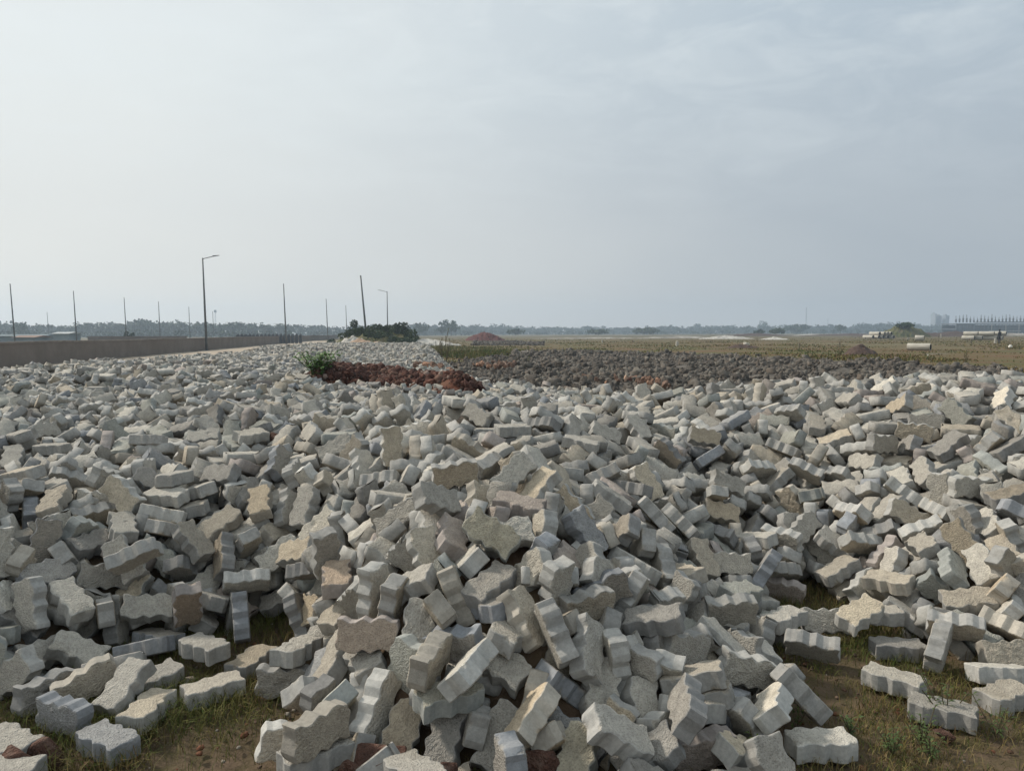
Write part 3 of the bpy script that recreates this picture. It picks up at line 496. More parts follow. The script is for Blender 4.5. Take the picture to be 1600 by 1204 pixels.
-299,2489,159,30,69,4,2433,3931,434,13,-83,-42,-1858,5550,735,24,95,20,1319,4348,212,31,64,28,-2794,5390,657,23,-41,-88,1779,5554,720,-32,45,-63,
-3276,5582,662,25,-42,-77,1318,5608,699,-49,6,56,3481,5736,954,-27,33,-69,719,6836,819,-4,-87,7,116,5207,827,66,-57,-43,-580,4587,784,-21,11,41,
-2285,4420,611,-52,-53,51,-402,3674,657,69,-53,41,0,4131,748,35,64,-67,-2999,6180,695,83,47,28,-4885,7392,740,4,35,78,2300,5480,741,7,21,-96,
2899,4650,724,-15,66,-69,685,4306,584,18,-72,67,1113,6326,795,20,-2,-92,1203,4822,462,-89,-27,21,2114,5018,538,-72,66,12,-1882,4702,616,88,-47,-4,
2184,5768,747,25,-20,-49,3730,6162,994,30,-93,-19,-938,5369,850,-7,25,-74,-1883,3564,360,96,4,-13,1777,5925,787,73,-42,-54,4245,6381,997,-29,-8,-87,
1171,3395,37,0,0,-12,233,4817,747,70,-8,-19,2632,6825,895,-96,-16,-15,-3725,9980,769,1,47,-80,-271,3757,773,-70,-59,32,-4986,8251,816,-93,33,9,
-3512,5205,654,2,-14,45,1091,5093,616,-17,-69,66,3108,7134,970,83,-47,-30,-4528,7227,690,15,68,71,713,2972,207,-23,21,-86,3522,6444,972,6,-46,-83,
823,5857,759,9,-39,-50,1090,6760,807,86,-4,-36,-1767,4286,497,73,67,11,-3148,4696,534,-48,2,-75,-1932,4947,598,-49,-24,-82,-3613,5144,695,-88,46,-6,
-3519,10901,795,68,-10,15,-2816,6476,770,4,-6,96,-2817,8923,779,-78,-52,-18,2054,6891,892,-4,2,99,-3038,4865,593,55,-27,-17,2344,6791,922,10,36,-75,
3170,4979,840,4,-6,-14,-2114,4039,593,-49,19,-44,-1134,5409,818,4,77,-62,-342,4932,811,59,-80,2,-1811,5326,762,65,74,11,2092,6035,808,-18,5,98,
1896,3996,109,36,2,-93,-512,5017,825,35,-68,64,1069,5303,662,13,7,62,3624,5538,931,-34,-94,3,-5221,7626,749,47,-82,-31,-1044,3689,242,-49,-84,-12,
2767,4967,726,16,96,-20,1300,3904,107,82,21,-52,3002,4233,683,-74,4,-5,2582,6539,951,33,-60,-56,396,6057,824,6,30,-95,1418,7147,899,24,18,64,
1577,6985,868,-62,76,-8,2592,5239,759,-83,51,-18,-5610,9532,848,-3,34,85,2051,4491,352,-58,-75,14,-1800,4824,653,-33,-22,84,-2233,7592,697,43,18,-46,
-1488,3625,95,-71,-32,56,1914,6229,819,53,44,45,2242,4523,463,39,-85,25,-4508,6859,715,-27,9,-83,-514,2996,441,35,-73,-42,-1760,5284,703,7,-15,-37,
-1743,5078,622,-43,-27,62,-986,10264,702,-45,-89,-2,2028,6588,811,-50,-73,-6,702,2203,37,-99,-13,0,682,6071,773,10,15,-90,-5438,8315,720,15,47,-55,
2053,3774,145,-13,-42,-64,1256,6613,828,-76,-45,32,2527,6038,833,8,-95,-18,3961,5870,988,-80,-50,33,1281,4156,166,4,-56,29,-4901,9998,879,7,62,-68,
-2045,3509,266,-9,51,28,1329,5857,763,86,43,20,574,4774,620,-33,65,-58,2139,6541,836,83,-12,-51,-1601,3981,425,-86,-40,-10,1615,4584,283,13,-51,-83,
-3260,5214,659,65,-19,-22,-3990,5893,696,-2,38,-69,-2991,7790,727,-14,-63,-42,-1131,4062,516,42,17,-66,-151,3613,679,-1,6,-99,-71,5699,845,1,72,-67,
3872,5672,975,-96,1,26,-1308,5155,722,-52,83,-3,2560,4357,555,-42,-21,73,-1515,5678,803,35,89,24,-3158,11116,793,-93,20,-3,-2119,5749,747,43,-76,-16,
-4848,8603,810,7,100,1,-658,3797,588,-81,-54,-12,2142,3784,271,-62,73,-12,3664,7372,933,-4,-41,54,1338,4504,273,33,20,-8,-5026,7500,720,24,41,-25,
4088,6907,1006,54,84,1,-4184,7276,744,96,-3,-26,1990,5895,746,-50,-75,-40,991,5903,778,-31,25,20,-2704,6064,687,-23,21,76,-3558,5930,679,-10,59,32,
555,3671,475,-30,-18,2,-5294,9349,857,-56,59,-11,2223,4735,453,-52,80,1,-3000,8852,743,68,-18,70,-3740,10535,827,94,-30,13,-2458,5231,625,-59,-17,23,
-2742,8544,730,36,-8,79,-6028,9532,851,84,52,-11,-115,5183,823,-2,20,-29,-2321,3321,396,-37,-64,16,966,2878,57,-2,9,-3,-5802,9451,835,-57,6,51,
-7712,11408,855,98,10,-5,-793,3227,176,-12,66,-66,1880,6659,860,8,-1,-87,698,6546,773,-25,38,85,-292,5538,890,-72,-63,29,547,6805,806,-10,-56,81,
797,4402,521,56,-41,3,-4755,9742,831,12,43,87,1088,6086,769,12,-10,66,825,5034,595,-62,45,-23,-1888,3617,239,20,53,80,-160,3461,631,95,-3,-10,
1551,5251,620,30,52,73,1250,3728,60,-1,11,21,-1748,8555,663,-84,26,-10,-412,10355,660,3,-96,26,-1406,4621,626,13,6,-97,-6268,10965,940,0,11,35,
-4392,9717,815,-4,-45,-20,-4299,9730,764,82,-41,35,2477,4275,466,-29,-26,87,800,3298,269,-46,88,-10,-5011,9322,790,59,0,-80,-5686,9234,815,98,-1,16,
-3740,6136,727,5,7,-74,1874,4682,385,-3,-34,87,-3306,5153,624,-73,5,-34,-4269,8050,733,35,-27,29,-828,6200,817,-53,-70,13,1660,4281,98,35,8,72,
-4915,7083,691,28,-12,0,-1791,6380,789,16,5,-19,978,6656,787,-20,47,29,1132,5197,595,34,87,-6,-2294,6873,740,87,-35,-30,-144,4974,774,3,100,-3,
-3983,9968,759,47,2,6,3897,5487,971,-7,22,10,-2795,5912,700,19,21,80,642,4108,506,0,18,75,-1007,5021,725,-47,-15,85,-142,10426,693,20,1,-54,
-2405,4118,543,-6,2,-49,-3680,6909,725,73,-47,11,-1169,5026,749,2,99,-9,-3217,5904,684,-18,85,-30,-805,9463,677,-10,-14,-59,-1745,3475,113,91,36,16,
-449,8729,679,-91,-11,-33,-4148,10445,837,-5,-11,-70,-3624,7882,821,-94,33,0,1597,4148,65,19,80,0,651,3863,439,8,22,20,1616,5425,650,24,-4,27,
3971,7324,971,37,52,49,786,2825,116,33,11,69,-1788,3739,286,31,-29,89,-3818,5704,650,-11,-59,57,511,6607,793,42,-81,34,-2400,4583,589,-19,34,-57,
713,5933,733,30,-45,-76,-5314,10489,860,-62,-66,-36,3059,5208,862,-73,-59,-23,-4906,7985,769,22,2,-77,-2068,10266,648,2,-86,49,1719,7032,855,-28,-2,92,
20,8723,659,-93,34,4,-808,3550,355,92,-5,-35,-4753,8325,751,-93,9,24,-4782,10919,870,-66,-55,-34,-5829,10919,873,65,11,-74,-2491,9628,698,-32,-26,91,
-2960,10596,733,-31,-38,33,3828,7168,950,-73,26,-22,3098,5824,917,-59,66,-41,1009,5559,696,-65,50,-29,-4287,7328,701,18,31,46,531,3545,504,-100,-5,3,
833,6874,809,62,-43,-38,-2043,2992,56,-15,37,10,-606,9681,652,-14,-4,57,-4702,8945,784,56,-82,-1,-3001,9950,720,-10,29,95,-2528,7720,742,-5,76,65,
-3505,10376,755,-14,-4,37,-2439,7827,725,93,7,34,-1651,8649,738,-5,-5,-25,-2979,5907,697,-56,-72,35,3259,4525,873,67,3,-2,-4395,7821,746,-33,-86,-8,
-4740,8048,763,82,-56,7,2352,5733,746,-73,-63,-10,-1624,6159,793,-26,-86,-27,-2252,5046,612,-28,48,74,857,7097,853,-41,13,59,-681,10402,649,-36,-80,40,
-239,4796,742,14,-2,-90,2752,4837,676,-9,-11,2,2997,6046,898,-1,-5,-68,1246,5236,543,70,41,38,3400,7164,931,16,-2,-96,266,4569,708,-10,12,-98,
-4542,10292,861,-24,-21,-88,1720,5051,466,40,-75,-52,-3413,6183,663,-23,42,-37,-4086,8741,753,39,-44,68,-818,4577,767,15,5,-93,-6960,10383,809,-67,62,23,
741,9276,688,-12,-3,-4,-38,4792,756,4,-1,76,-2708,3888,492,7,10,57,3193,6711,938,-35,-23,61,-2335,7371,724,-38,-65,40,-2043,5940,770,-8,-23,-79,
-5794,9964,822,90,1,41,-588,2715,180,-65,-25,-55,-2666,6854,774,57,-9,-27,-2552,5903,729,40,88,-10,-81,9301,678,4,96,-8,-4222,10183,793,13,15,97,
184,4365,663,-1,-13,44,-4264,7112,659,-12,31,81,1895,4305,225,24,80,-33,-3162,10548,740,-70,-7,13,-2188,8586,676,4,-26,-13,-177,8769,660,25,-4,73,
1686,6402,824,1,48,-6,-6035,10662,870,37,24,48,122,6222,874,21,94,3,2580,3556,415,5,-31,78,855,3545,267,23,20,48,-1729,3832,345,-76,-30,7,
-3094,7707,716,-38,-1,80,4387,6403,1026,2,8,86,-941,10730,670,0,-39,-84,-6541,10868,884,-54,-83,-11,-2971,5078,636,37,11,-30,1281,6080,750,-92,10,0,
-729,4973,762,-47,73,49,295,6599,777,3,-56,-54,-4452,9242,788,96,-8,-20,-2292,7034,745,39,0,-18,-138,4627,764,-10,10,-57,-3938,6165,696,14,20,97,
-1145,10366,643,19,35,-49,1236,4698,355,-5,-45,-87,-2499,5339,656,-13,5,-90,-1402,3922,271,94,1,30,-6696,9943,765,-34,-39,-72,3406,4996,858,30,9,-22,
-3461,6604,737,1,-25,90,-5572,8761,772,13,17,86,2302,5963,830,69,72,-7,-1422,4342,519,-33,92,0,222,3137,445,87,13,35,-1485,10221,617,-23,31,79,
-2358,8253,702,-38,-91,-2,-3915,7764,738,96,25,-3,-4833,7575,741,8,19,68,2275,5164,580,54,-31,-14,2775,7339,929,80,-29,-9,-1361,10365,647,-91,-35,-15,
-469,8485,679,-61,-77,0,-5862,11154,886,-5,16,-86,-260,5136,761,-12,28,-17,-2796,7816,711,-45,-4,-15,672,6304,802,-1,3,-13,-472,3578,624,67,-14,32,
-3676,6487,686,-19,-66,70,-675,6101,846,39,90,-7,4222,7457,983,-71,34,-7,2555,6503,854,-9,10,28,-6411,9749,825,34,-22,-89,-1093,4568,608,82,56,7,
-4122,10999,799,80,-36,11,-277,5266,799,-33,-63,-68,-3783,7192,703,14,79,-55,-1385,10816,676,-5,-18,-88,4349,6852,991,3,36,70,-493,4395,728,95,-23,13,
-1048,9952,617,95,16,-24,-3357,8946,754,-58,79,-3,1342,5018,439,13,10,-57,1546,4745,333,61,75,26,2440,4485,485,-1,-26,33,-4202,10944,773,-32,-38,-77,
4033,6004,984,20,50,76,-546,10728,663,-13,4,-94,2849,5665,813,-42,-60,57,-476,2481,96,-18,-65,40,-3638,10431,705,30,-48,71,720,4159,448,-73,50,-25,
-5559,11291,909,-6,-13,-63,-2141,8766,671,19,-23,58,2313,6970,898,40,-59,32,-3225,4898,541,-37,51,1,252,9549,639,-58,-71,-3,2289,6865,881,13,29,-25,
-2986,8589,738,-31,-12,86,-6027,10829,883,19,82,-53,-1476,5084,648,-41,1,-52,950,5433,723,33,-17,70,-1501,9696,632,-70,39,28,-2171,10827,692,-26,15,-94,
-1683,5530,718,61,65,22,-5192,9072,798,21,59,64,3453,6145,958,39,-32,-54,-5625,8270,726,-2,23,-56,584,8528,702,-16,11,-85,-4152,7933,710,-50,-26,62,
-2305,8617,692,-20,-17,73,-3886,10152,779,13,-97,-17,-2109,9578,690,-8,-17,-63,-3751,6862,698,-23,-44,-86,-3112,8028,790,22,-15,-82,-4743,7753,745,25,22,-5,
-4227,6360,726,33,0,84,-1649,6287,744,-45,-34,-4,-1700,5945,717,-41,-75,-37,-1972,8086,664,41,-91,0,-5683,8726,745,97,15,-20,1124,6551,788,-20,1,65,
4234,7150,991,-94,-15,8,-1794,6867,735,-11,-42,-41,-2323,10257,687,-7,12,66,-1117,9439,632,20,-97,-13,-3620,9476,725,-8,54,81,-1918,8797,689,60,-51,-48,
1204,6421,750,-14,-5,99,-4552,9734,772,-47,81,35,-4406,8565,746,-18,-52,76,-2448,8858,663,27,67,69,793,5533,723,18,2,11,-501,5224,779,-50,74,-26,
-2523,8781,667,-24,-91,-11,1666,5697,647,-88,43,-19,378,9834,646,-49,-9,59,2057,6426,778,49,-71,50,38,5053,767,-30,-11,-66,-6510,10630,841,9,-7,-84,
503,3790,518,78,-55,-26,-777,3131,99,65,74,-13,-2738,7672,658,76,-13,63,2646,6390,882,-28,-2,-88,2431,5371,709,4,-93,-37,-3847,6709,691,-45,37,-52,
3801,5823,982,-11,15,4,-2885,8416,701,-23,51,-80,-1250,10246,617,-58,-26,68,2853,6328,881,-13,10,50,496,4589,653,7,9,99,-4228,9055,769,10,44,-82,
-4974,9472,811,-1,-90,-36,2700,3781,508,10,-8,-89,3629,6382,937,38,-79,-18,-1134,4309,575,13,4,-99,-5125,8517,806,-74,-50,41,-5994,9385,762,-1,21,-45,
-3726,8393,720,-3,-50,33,279,7077,797,-78,58,22,3750,6236,934,-10,18,-96,605,3104,310,4,25,2,389,3076,440,-95,-11,27,-389,3805,731,-71,69,-12,
-2896,8094,772,46,-56,-51,-3412,4849,612,-60,-30,70,234,3633,633,96,-22,-15,-1517,6043,714,43,0,52,-1913,5930,717,-2,96,-24,-3901,8876,753,86,20,24,
-5652,9338,778,30,61,-65,-2276,5874,687,-61,-66,-15,-4831,9974,805,1,-33,10,-4968,7353,681,46,10,-19,-3471,6022,649,40,55,73,-5668,11188,873,-64,41,50,
-5333,7694,774,-87,-24,26,-5508,10627,828,-76,-27,2,-3955,9005,765,21,37,-89,-31,5815,842,4,-15,11,-6254,9023,757,-55,11,37,-1450,5502,771,7,-2,-97,
-723,5651,844,-34,89,29,632,8716,670,29,-34,86,-306,9482,639,24,-84,48,-2662,7264,668,68,-15,67,-3972,6405,718,-13,-22,-5,-3942,9491,764,76,34,17,
2094,3383,103,-12,9,-15,1566,6634,806,-3,-46,-87,-2763,11590,618,48,-10,58,-315,3545,641,-50,-63,-44,-748,9707,653,-53,83,-9,-4624,10169,835,24,-6,-27,
2570,7357,943,0,-4,-57,2047,4620,327,-22,-47,-23,-4602,7442,679,71,17,34,-1646,10492,680,18,16,83,2029,4733,387,-12,-30,94,-1941,5797,748,-8,-20,3,
-4576,8227,742,90,-11,-42,-3236,7198,680,-7,-63,-1,-1278,9029,637,12,-23,44,3820,6684,992,4,-8,92,-5531,8889,732,-21,-66,57,-5180,10436,864,-17,35,-55,
-2418,5552,655,48,84,-17,-2787,9109,747,13,21,54,-486,5758,850,9,-2,16,-1079,3802,207,55,37,26,619,10071,614,-21,-6,-88,-3631,5697,678,35,52,5,
2036,5247,551,4,16,-99,-2014,3806,430,-89,43,16,2240,7089,848,23,-77,51,-5087,10674,843,67,-29,-45,-3303,10978,769,85,-52,-11,-5186,10082,827,-42,-85,30,
-2430,4388,568,43,82,-30,-4485,7325,690,8,-26,-10,-2484,9915,703,-37,-72,58,-2186,10721,665,-55,-16,1,528,4975,685,-7,37,-42,-5643,10746,830,-23,49,-69,
-641,3312,441,64,57,43,3091,4604,759,22,15,-56,-1226,4707,587,78,29,5,-3556,10237,704,-6,-15,-58,1408,4172,162,35,53,58,-4414,8997,753,68,-60,-1,
-6682,10658,800,-86,8,24,-62,9792,636,75,-5,-25,-5817,8619,736,-24,-10,-94,-3554,8060,698,55,56,-60,-2024,6382,761,15,-20,88,694,3566,379,-3,-97,-4,
-2668,10627,675,-79,-2,35,716,10573,616,-76,-58,29,-6391,11047,868,72,28,23,2854,5899,845,56,-72,-34,-2821,7559,718,-14,-97,8,1795,6156,835,-78,-63,-6,
-521,2909,440,19,-95,24,714,7951,688,-63,-63,-30,-3323,11178,774,42,25,16,-4428,10409,811,45,64,56,-6164,9550,794,-7,13,-37,-1449,6370,756,57,-67,16,
-1458,6211,778,30,92,-1,-5148,9209,779,-25,-15,88,-6977,10197,763,-89,24,29,-1067,5809,835,-68,32,6,-2430,4794,564,-90,14,20,-4418,9931,800,23,16,-79,
1562,5251,510,16,-10,17,-5281,8264,720,-23,80,-52,-6916,9861,778,-33,93,0,-1919,11269,645,-64,52,-33,-5156,9476,783,-73,-22,21,340,6370,790,-9,32,-93,
-1568,10581,629,39,-60,-8,1667,6915,796,27,-41,-16,-6250,9304,768,8,37,-92,1055,4707,474,33,-12,81,-1048,3642,99,-40,-74,-53,-4930,9735,793,-38,8,-90,
-1954,5209,661,3,21,-97,-6802,11098,827,6,-19,92,-806,4400,674,-19,10,-13,-2985,5333,606,13,37,87,2732,6573,920,-17,-2,47,1811,7148,822,59,-3,58,
-4917,10756,815,18,22,-56,-73,2933,458,57,0,0,2571,5060,687,74,-51,-27,588,6474,738,-50,39,15,-101,9185,633,-4,-41,-74,-1056,10228,630,3,1,35,
3461,6763,940,-18,9,-16,-2131,10392,665,8,96,24,3580,5386,911,-30,-37,-35,-2555,9028,685,4,-30,93,932,6062,764,-45,54,-67,-6500,9544,726,41,-32,54,
-1507,4759,644,-92,-40,2,-5117,8765,741,-79,-52,31,-5221,11036,873,48,87,5,-2805,9998,675,-18,-78,53,1400,5236,548,71,63,31,-2870,10589,687,-2,32,-79,
-279,9762,612,16,-18,69,-4,8295,624,26,-1,92,-1164,3918,199,-79,-53,-14,-4778,7227,674,-5,20,-94,-5387,8899,790,-58,67,-43,1460,5982,696,-24,2,-63,
3199,4440,786,-21,-48,-85,4607,7151,990,14,18,-53,-3915,8540,790,7,-6,-77,-1903,4305,542,28,7,68,-4866,8927,699,-55,63,54,-3526,7267,768,83,-8,49,
-1909,10989,611,-27,62,-72,-918,8856,617,-60,11,9,-2276,8981,699,0,-14,-40,-4525,7948,718,-16,-74,64,-3694,9287,693,9,42,-14,-5262,8420,738,-64,-25,26,
-5406,9168,718,58,41,-48,-1067,9275,608,-23,13,33,3589,5986,942,68,73,-4,426,3921,553,26,-44,-6,1803,4775,334,2,94,31,-2572,10501,676,3,31,83,
-5099,10236,801,-90,-13,41,-5165,8036,707,-76,-35,-25,-3348,10102,701,63,33,12,-5073,10818,791,37,-6,45,436,10299,657,-90,-43,3,441,10065,625,-1,-22,53,
-5843,9132,761,-19,-7,76,-4071,7781,699,48,16,58,-368,10940,617,-91,32,17,-3743,11066,731,51,-54,-27,-3257,10758,735,26,32,43,-2324,8884,648,15,67,63,
-1009,8296,675,-15,-21,79,-3909,9750,743,18,25,94,-2997,11552,685,-27,3,24,-4816,6900,664,37,51,73,768,7124,807,-72,-44,47,-3702,5907,674,33,-24,90,
-1486,7641,668,-37,22,-7,807,9856,644,-85,23,10,-4606,10419,860,-51,9,14,-4591,6804,654,-61,-9,46,-5343,8727,769,-33,-23,72,395,6778,772,60,-42,-25,
-345,4038,704,66,-71,-14,-506,5911,827,94,-5,-24,1790,7657,796,-2,-20,36,-3917,9268,779,-9,-4,88,-4190,7605,711,5,22,97,-461,3499,622,64,-14,29,
-3449,10643,707,-20,-6,-7,-6382,10926,821,-15,70,-56,-4558,6613,632,-19,-64,53,-5256,8870,747,-19,-30,66,-258,10365,620,-55,-37,58,1800,5285,560,1,43,-90,
3796,5351,885,16,20,-14,-2594,7450,697,33,-36,-73,1867,6463,804,-4,-26,-56,-2122,8318,677,-27,8,-61,1190,6834,788,-88,39,-12,489,8291,636,32,48,37,
-3477,9815,641,-25,42,12,921,3880,297,32,-5,92,-3583,5389,622,23,47,85,-3162,5486,575,-40,-13,-27,-622,4888,805,2,65,-74,1565,6105,775,6,-91,-40,
3557,6961,934,76,-15,-7,-3394,8085,696,40,-42,-24,-5616,8550,723,-10,0,75,-899,9966,626,-67,-70,25,-4927,9339,726,0,-69,3,3685,5650,948,24,39,86,
-5125,7793,695,-53,69,-20,-3224,4471,576,-17,-7,71,-1939,6642,692,83,4,-30,-1639,9744,646,46,6,66,-217,5933,831,-62,-62,-47,-4120,7431,677,42,80,-41,
-1942,9399,622,25,-63,71,930,9170,657,-11,70,-1,-961,9058,600,36,-40,-77,-715,5243,751,19,-20,50,189,10411,641,-64,-51,53,-2428,10953,659,-10,-20,57,
2708,5590,793,-26,-5,-13,-3607,5538,621,97,-23,-12,-6076,9958,846,-1,-2,61,-3845,11138,776,17,-28,-72,-2966,9031,735,10,-1,91,-290,11191,600,92,-2,-38,
-4,11181,601,-30,-88,-13,-3246,7057,719,15,5,-6,-2186,4825,568,-3,2,-24,-2679,5117,581,1,-11,89,-3482,7112,733,-21,30,57,2677,5413,757,-12,-1,86,
1025,3316,108,1,-1,56,-3790,7374,667,55,-38,61,2012,7319,859,50,75,-4,-3250,7802,694,55,81,-10,-1972,10452,620,2,12,-46,793,9761,631,46,8,-19,
-4693,7564,695,14,17,60,-3230,5363,610,-18,-33,77,3481,5306,857,-30,-52,69,426,5662,774,7,3,0,-2977,6875,692,-50,-77,1,-2669,11461,619,-16,93,29,
-1435,10491,642,90,25,31,61,10354,706,53,44,53,-3009,6435,663,-83,-44,34,1252,7133,819,41,83,19,-2422,9662,633,-45,-24,-24,-6366,9725,773,-11,91,-18,
-3072,11181,730,12,99,1,-5366,9625,800,9,-25,-22,-4977,9096,754,-58,-75,24,376,8852,658,2,-12,-1,-4130,6178,668,-65,-63,12,925,6486,777,1,-8,15,
-1758,6131,750,-55,-81,11,-2615,7150,708,-42,78,-45,-3917,10700,798,0,11,85,-385,9175,663,-3,-16,79,-3063,5965,657,-60,-68,37,456,9590,637,12,1,49,
-4423,8055,715,5,88,-20,-5976,8989,764,14,29,-70,-1940,8282,674,-11,80,-47,726,4844,556,26,7,64,2011,4194,205,12,58,-80,2323,3207,122,-5,50,48,
-6173,10479,812,-13,22,-95,-4739,10333,808,2,-98,-21,-4085,10280,718,-88,25,37,-3625,6224,651,69,-65,-8,475,5827,713,-35,-30,-88,-2219,8447,612,-58,54,46,
-129,5949,791,22,-43,46,-2779,6181,682,-27,-15,-30,-4583,8990,823,-25,45,-61,-1931,9663,636,14,73,63,-3963,7937,668,57,1,64,-4837,9195,726,23,-40,81,
-3510,8446,655,-55,11,30,122,4024,718,28,-25,-69,-2614,8230,709,0,29,-91,-2728,8713,697,-78,8,-12,-2594,11009,657,-15,-2,74,-2300,10828,657,-92,-36,11,
-4591,8724,700,94,-14,-21,-2891,8708,686,-52,53,-46,-3936,10914,769,9,33,30,-6929,10693,788,3,-52,66,497,9279,652,-10,8,-96,3108,6481,884,66,-47,-53,
-3220,8321,759,-30,80,-49,-3882,11490,748,35,44,82,1417,7038,795,13,96,-17,620,3483,389,-80,28,-23,-2757,10428,668,45,-59,-28,-1606,9977,667,-41,-85,32,
816,10064,621,-34,91,11,-1632,6923,716,-15,-43,86,601,5668,720,17,-32,-38,-3461,5606,649,-21,-17,90,-3757,7074,695,56,13,-23,1741,4476,234,-76,46,-13,
-1599,6437,709,13,28,-60,1570,6783,787,12,-6,99,918,4327,400,-70,35,7,-2517,3405,500,44,-59,-59,-1124,3871,284,38,29,-77,630,3345,345,37,1,77,
944,9976,628,-40,-5,80,-1826,9068,671,-18,95,21,2471,6755,845,-38,45,-59,-2429,7352,721,-46,45,-40,-2591,9872,667,8,-45,-30,-5874,9455,763,-22,-88,18,
-7028,10006,774,27,15,-69,-3169,10955,687,21,11,-78,1404,5443,656,46,20,73,-3370,7724,728,-23,10,88,-2431,7688,616,48,4,49,1243,4328,225,10,-6,70,
-4120,11202,763,24,86,-34,-3812,8862,729,77,44,11,-1190,10052,595,-71,3,3,-1030,11156,651,-69,-69,-8,-5361,7769,743,37,-20,90,-7075,10267,762,17,46,-37,
-2212,6017,739,7,-69,70,-970,9577,569,-46,-37,79,-2148,5481,639,-31,-47,32,-2702,8873,686,46,-75,-43,-3505,6238,621,46,50,54,-4281,9298,720,53,-20,10,
-2234,7786,707,-15,12,15,334,8069,682,-22,95,22,3851,6071,994,31,-10,-94,-1762,10151,638,-18,25,-46,-1705,10461,632,6,23,40,-3828,10349,744,-64,-15,30,
2470,4995,631,-11,-17,88,936,7051,762,36,-60,5,2548,5807,778,-23,-17,19,2786,4696,702,28,-82,-51,941,4826,562,36,-89,-20,-2505,3890,511,-29,-82,50,
-1602,5274,662,-60,-65,20,-1591,6726,714,-59,-19,36,-4176,6668,688,87,-36,4,-3179,5079,577,-19,-7,42,-4297,11241,778,-75,-60,1,878,3284,179,-17,26,-79,
4208,7347,972,-69,12,-23,3174,5007,769,-93,-36,-7,-1533,9803,602,-93,-18,-28,-1907,7470,656,-56,51,47,1089,7408,749,50,38,72,1700,7248,797,14,68,-72,
343,9036,632,8,-29,-25,-3950,11101,800,-61,67,-34,-2015,11225,578,-19,2,-96,-1291,9427,619,-57,-30,68,-4316,8256,714,-32,-32,85,-3268,6044,676,97,22,-7,
43,3136,616,11,-1,66,-4272,10535,759,-4,-51,66,-4408,9563,750,12,-12,-95,1033,6762,732,-52,-68,50,-3386,10443,688,-6,-13,-12,-2139,4544,572,4,16,-98,
-1953,4537,579,-78,62,-2,-3336,4578,572,-70,-27,29,-46,9973,655,-16,26,-88,-1469,5284,687,-67,62,-10,-141,9961,572,90,-8,-34,-3613,6760,666,-48,-16,66,
-2121,9972,634,68,39,-7,-5678,9442,796,65,49,-5,2611,6194,839,26,-5,11,-2346,9730,599,42,5,-78,-7292,10753,741,19,48,16,2792,6085,883,93,35,12,
-4130,8855,775,99,5,-9,-3553,8596,692,-82,-40,19,86,8549,623,9,0,-12,-4222,9914,758,-19,15,-94,3354,6230,881,95,-14,-24,-6592,9747,773,-82,-56,-6,
-2707,4093,614,-5,-1,97,-2601,3495,582,-42,75,50,-4154,9751,752,-46,-27,50,-4774,9664,748,-66,-1,69,-5752,8983,718,33,-78,53,-5268,11625,809,22,12,97,
-4812,11451,839,-49,4,-43,-3440,6818,717,44,-87,19,-4382,8241,746,32,83,34,2498,7912,814,74,27,34,4440,7056,1013,100,-5,-1,-432,3377,601,58,11,-81,
-700,2747,80,-11,-49,-9,-4200,8647,759,62,76,-4,-237,8370,684,-25,1,-57,204,8798,686,-4,-14,43,563,5823,765,-45,19,-30,37,9256,616,38,38,65,
-2700,3672,654,-40,16,90,3183,4801,758,1,14,-94,-2299,4677,612,-25,29,-74,-4671,6599,649,-46,-83,-10,4160,6193,972,-9,-19,7,-711,11388,567,74,1,67,
-2840,6472,692,12,-99,-2,-5655,9743,793,-13,-33,-93,-7294,11063,722,-6,-69,-11,-4576,9990,774,15,18,26,161,9546,592,40,-83,-34,1522,8564,709,-2,37,-91,
-1663,10968,645,-2,100,2,-4048,8576,746,-13,15,64,-5495,9387,770,10,22,73,-5567,9623,749,85,-41,-3,-6626,10163,835,11,2,-68,-128,10683,629,-62,-17,75,
-3179,10666,705,2,89,-38,234,5818,774,10,-54,30,1328,5480,576,14,-11,72,1808,5479,591,18,-2,4,-3700,10249,701,3,9,80,-1704,11570,614,-26,4,-78,
-6319,10047,849,18,98,4,2552,6414,801,-12,-6,-84,2961,6699,863,30,-60,-38,-5443,10469,809,-13,-34,63,-2888,4103,566,73,-62,-17,4099,6534,987,87,-21,-9,
316,5435,795,-94,31,-1,2261,5794,679,16,-3,-92,2988,6030,826,91,-42,4,-2533,6281,687,-20,89,9,-6348,9469,721,18,-60,76,-1699,4770,594,1,-12,58,
-3858,8640,728,-33,94,-3,-4219,6877,684,-27,-9,85,-830,5318,775,53,-80,-23,1081,5063,502,21,-96,-14,-5593,9174,777,-17,4,75,1754,7411,815,17,25,64,
1123,4529,331,-83,50,23,4182,6031,935,-62,66,31,-2465,11435,648,-12,-20,68,-1338,6303,738,-14,71,-9,3004,4386,688,21,-14,-91,771,6643,768,-65,59,-6,
-3426,7415,753,-22,23,84,-1604,7280,686,32,86,-39,-852,7145,701,14,-40,62,-7467,11099,770,-8,14,81,-7141,11213,783,-75,-59,24,-2126,4303,523,-92,21,-6,
498,5339,696,-21,-18,88,-5783,10996,786,-23,-66,39,274,5051,741,7,-9,94,1041,4437,391,-46,-71,1,3464,6561,907,-6,-97,-1,-5950,10444,824,-87,-4,9,
-6828,10396,811,-75,66,-1,-577,10739,597,64,-75,-9,3068,5598,895,-8,3,-33,1172,6246,695,46,-45,-57,-2911,11701,614,-4,30,92,-1931,8437,670,-3,3,-96,
-533,9446,569,-47,-38,-79,-260,9379,585,-11,-40,-58,-5754,9168,707,49,79,15,-1516,9529,609,-48,-40,55,-4246,8318,696,-8,85,28,-3400,8345,720,-35,82,40,
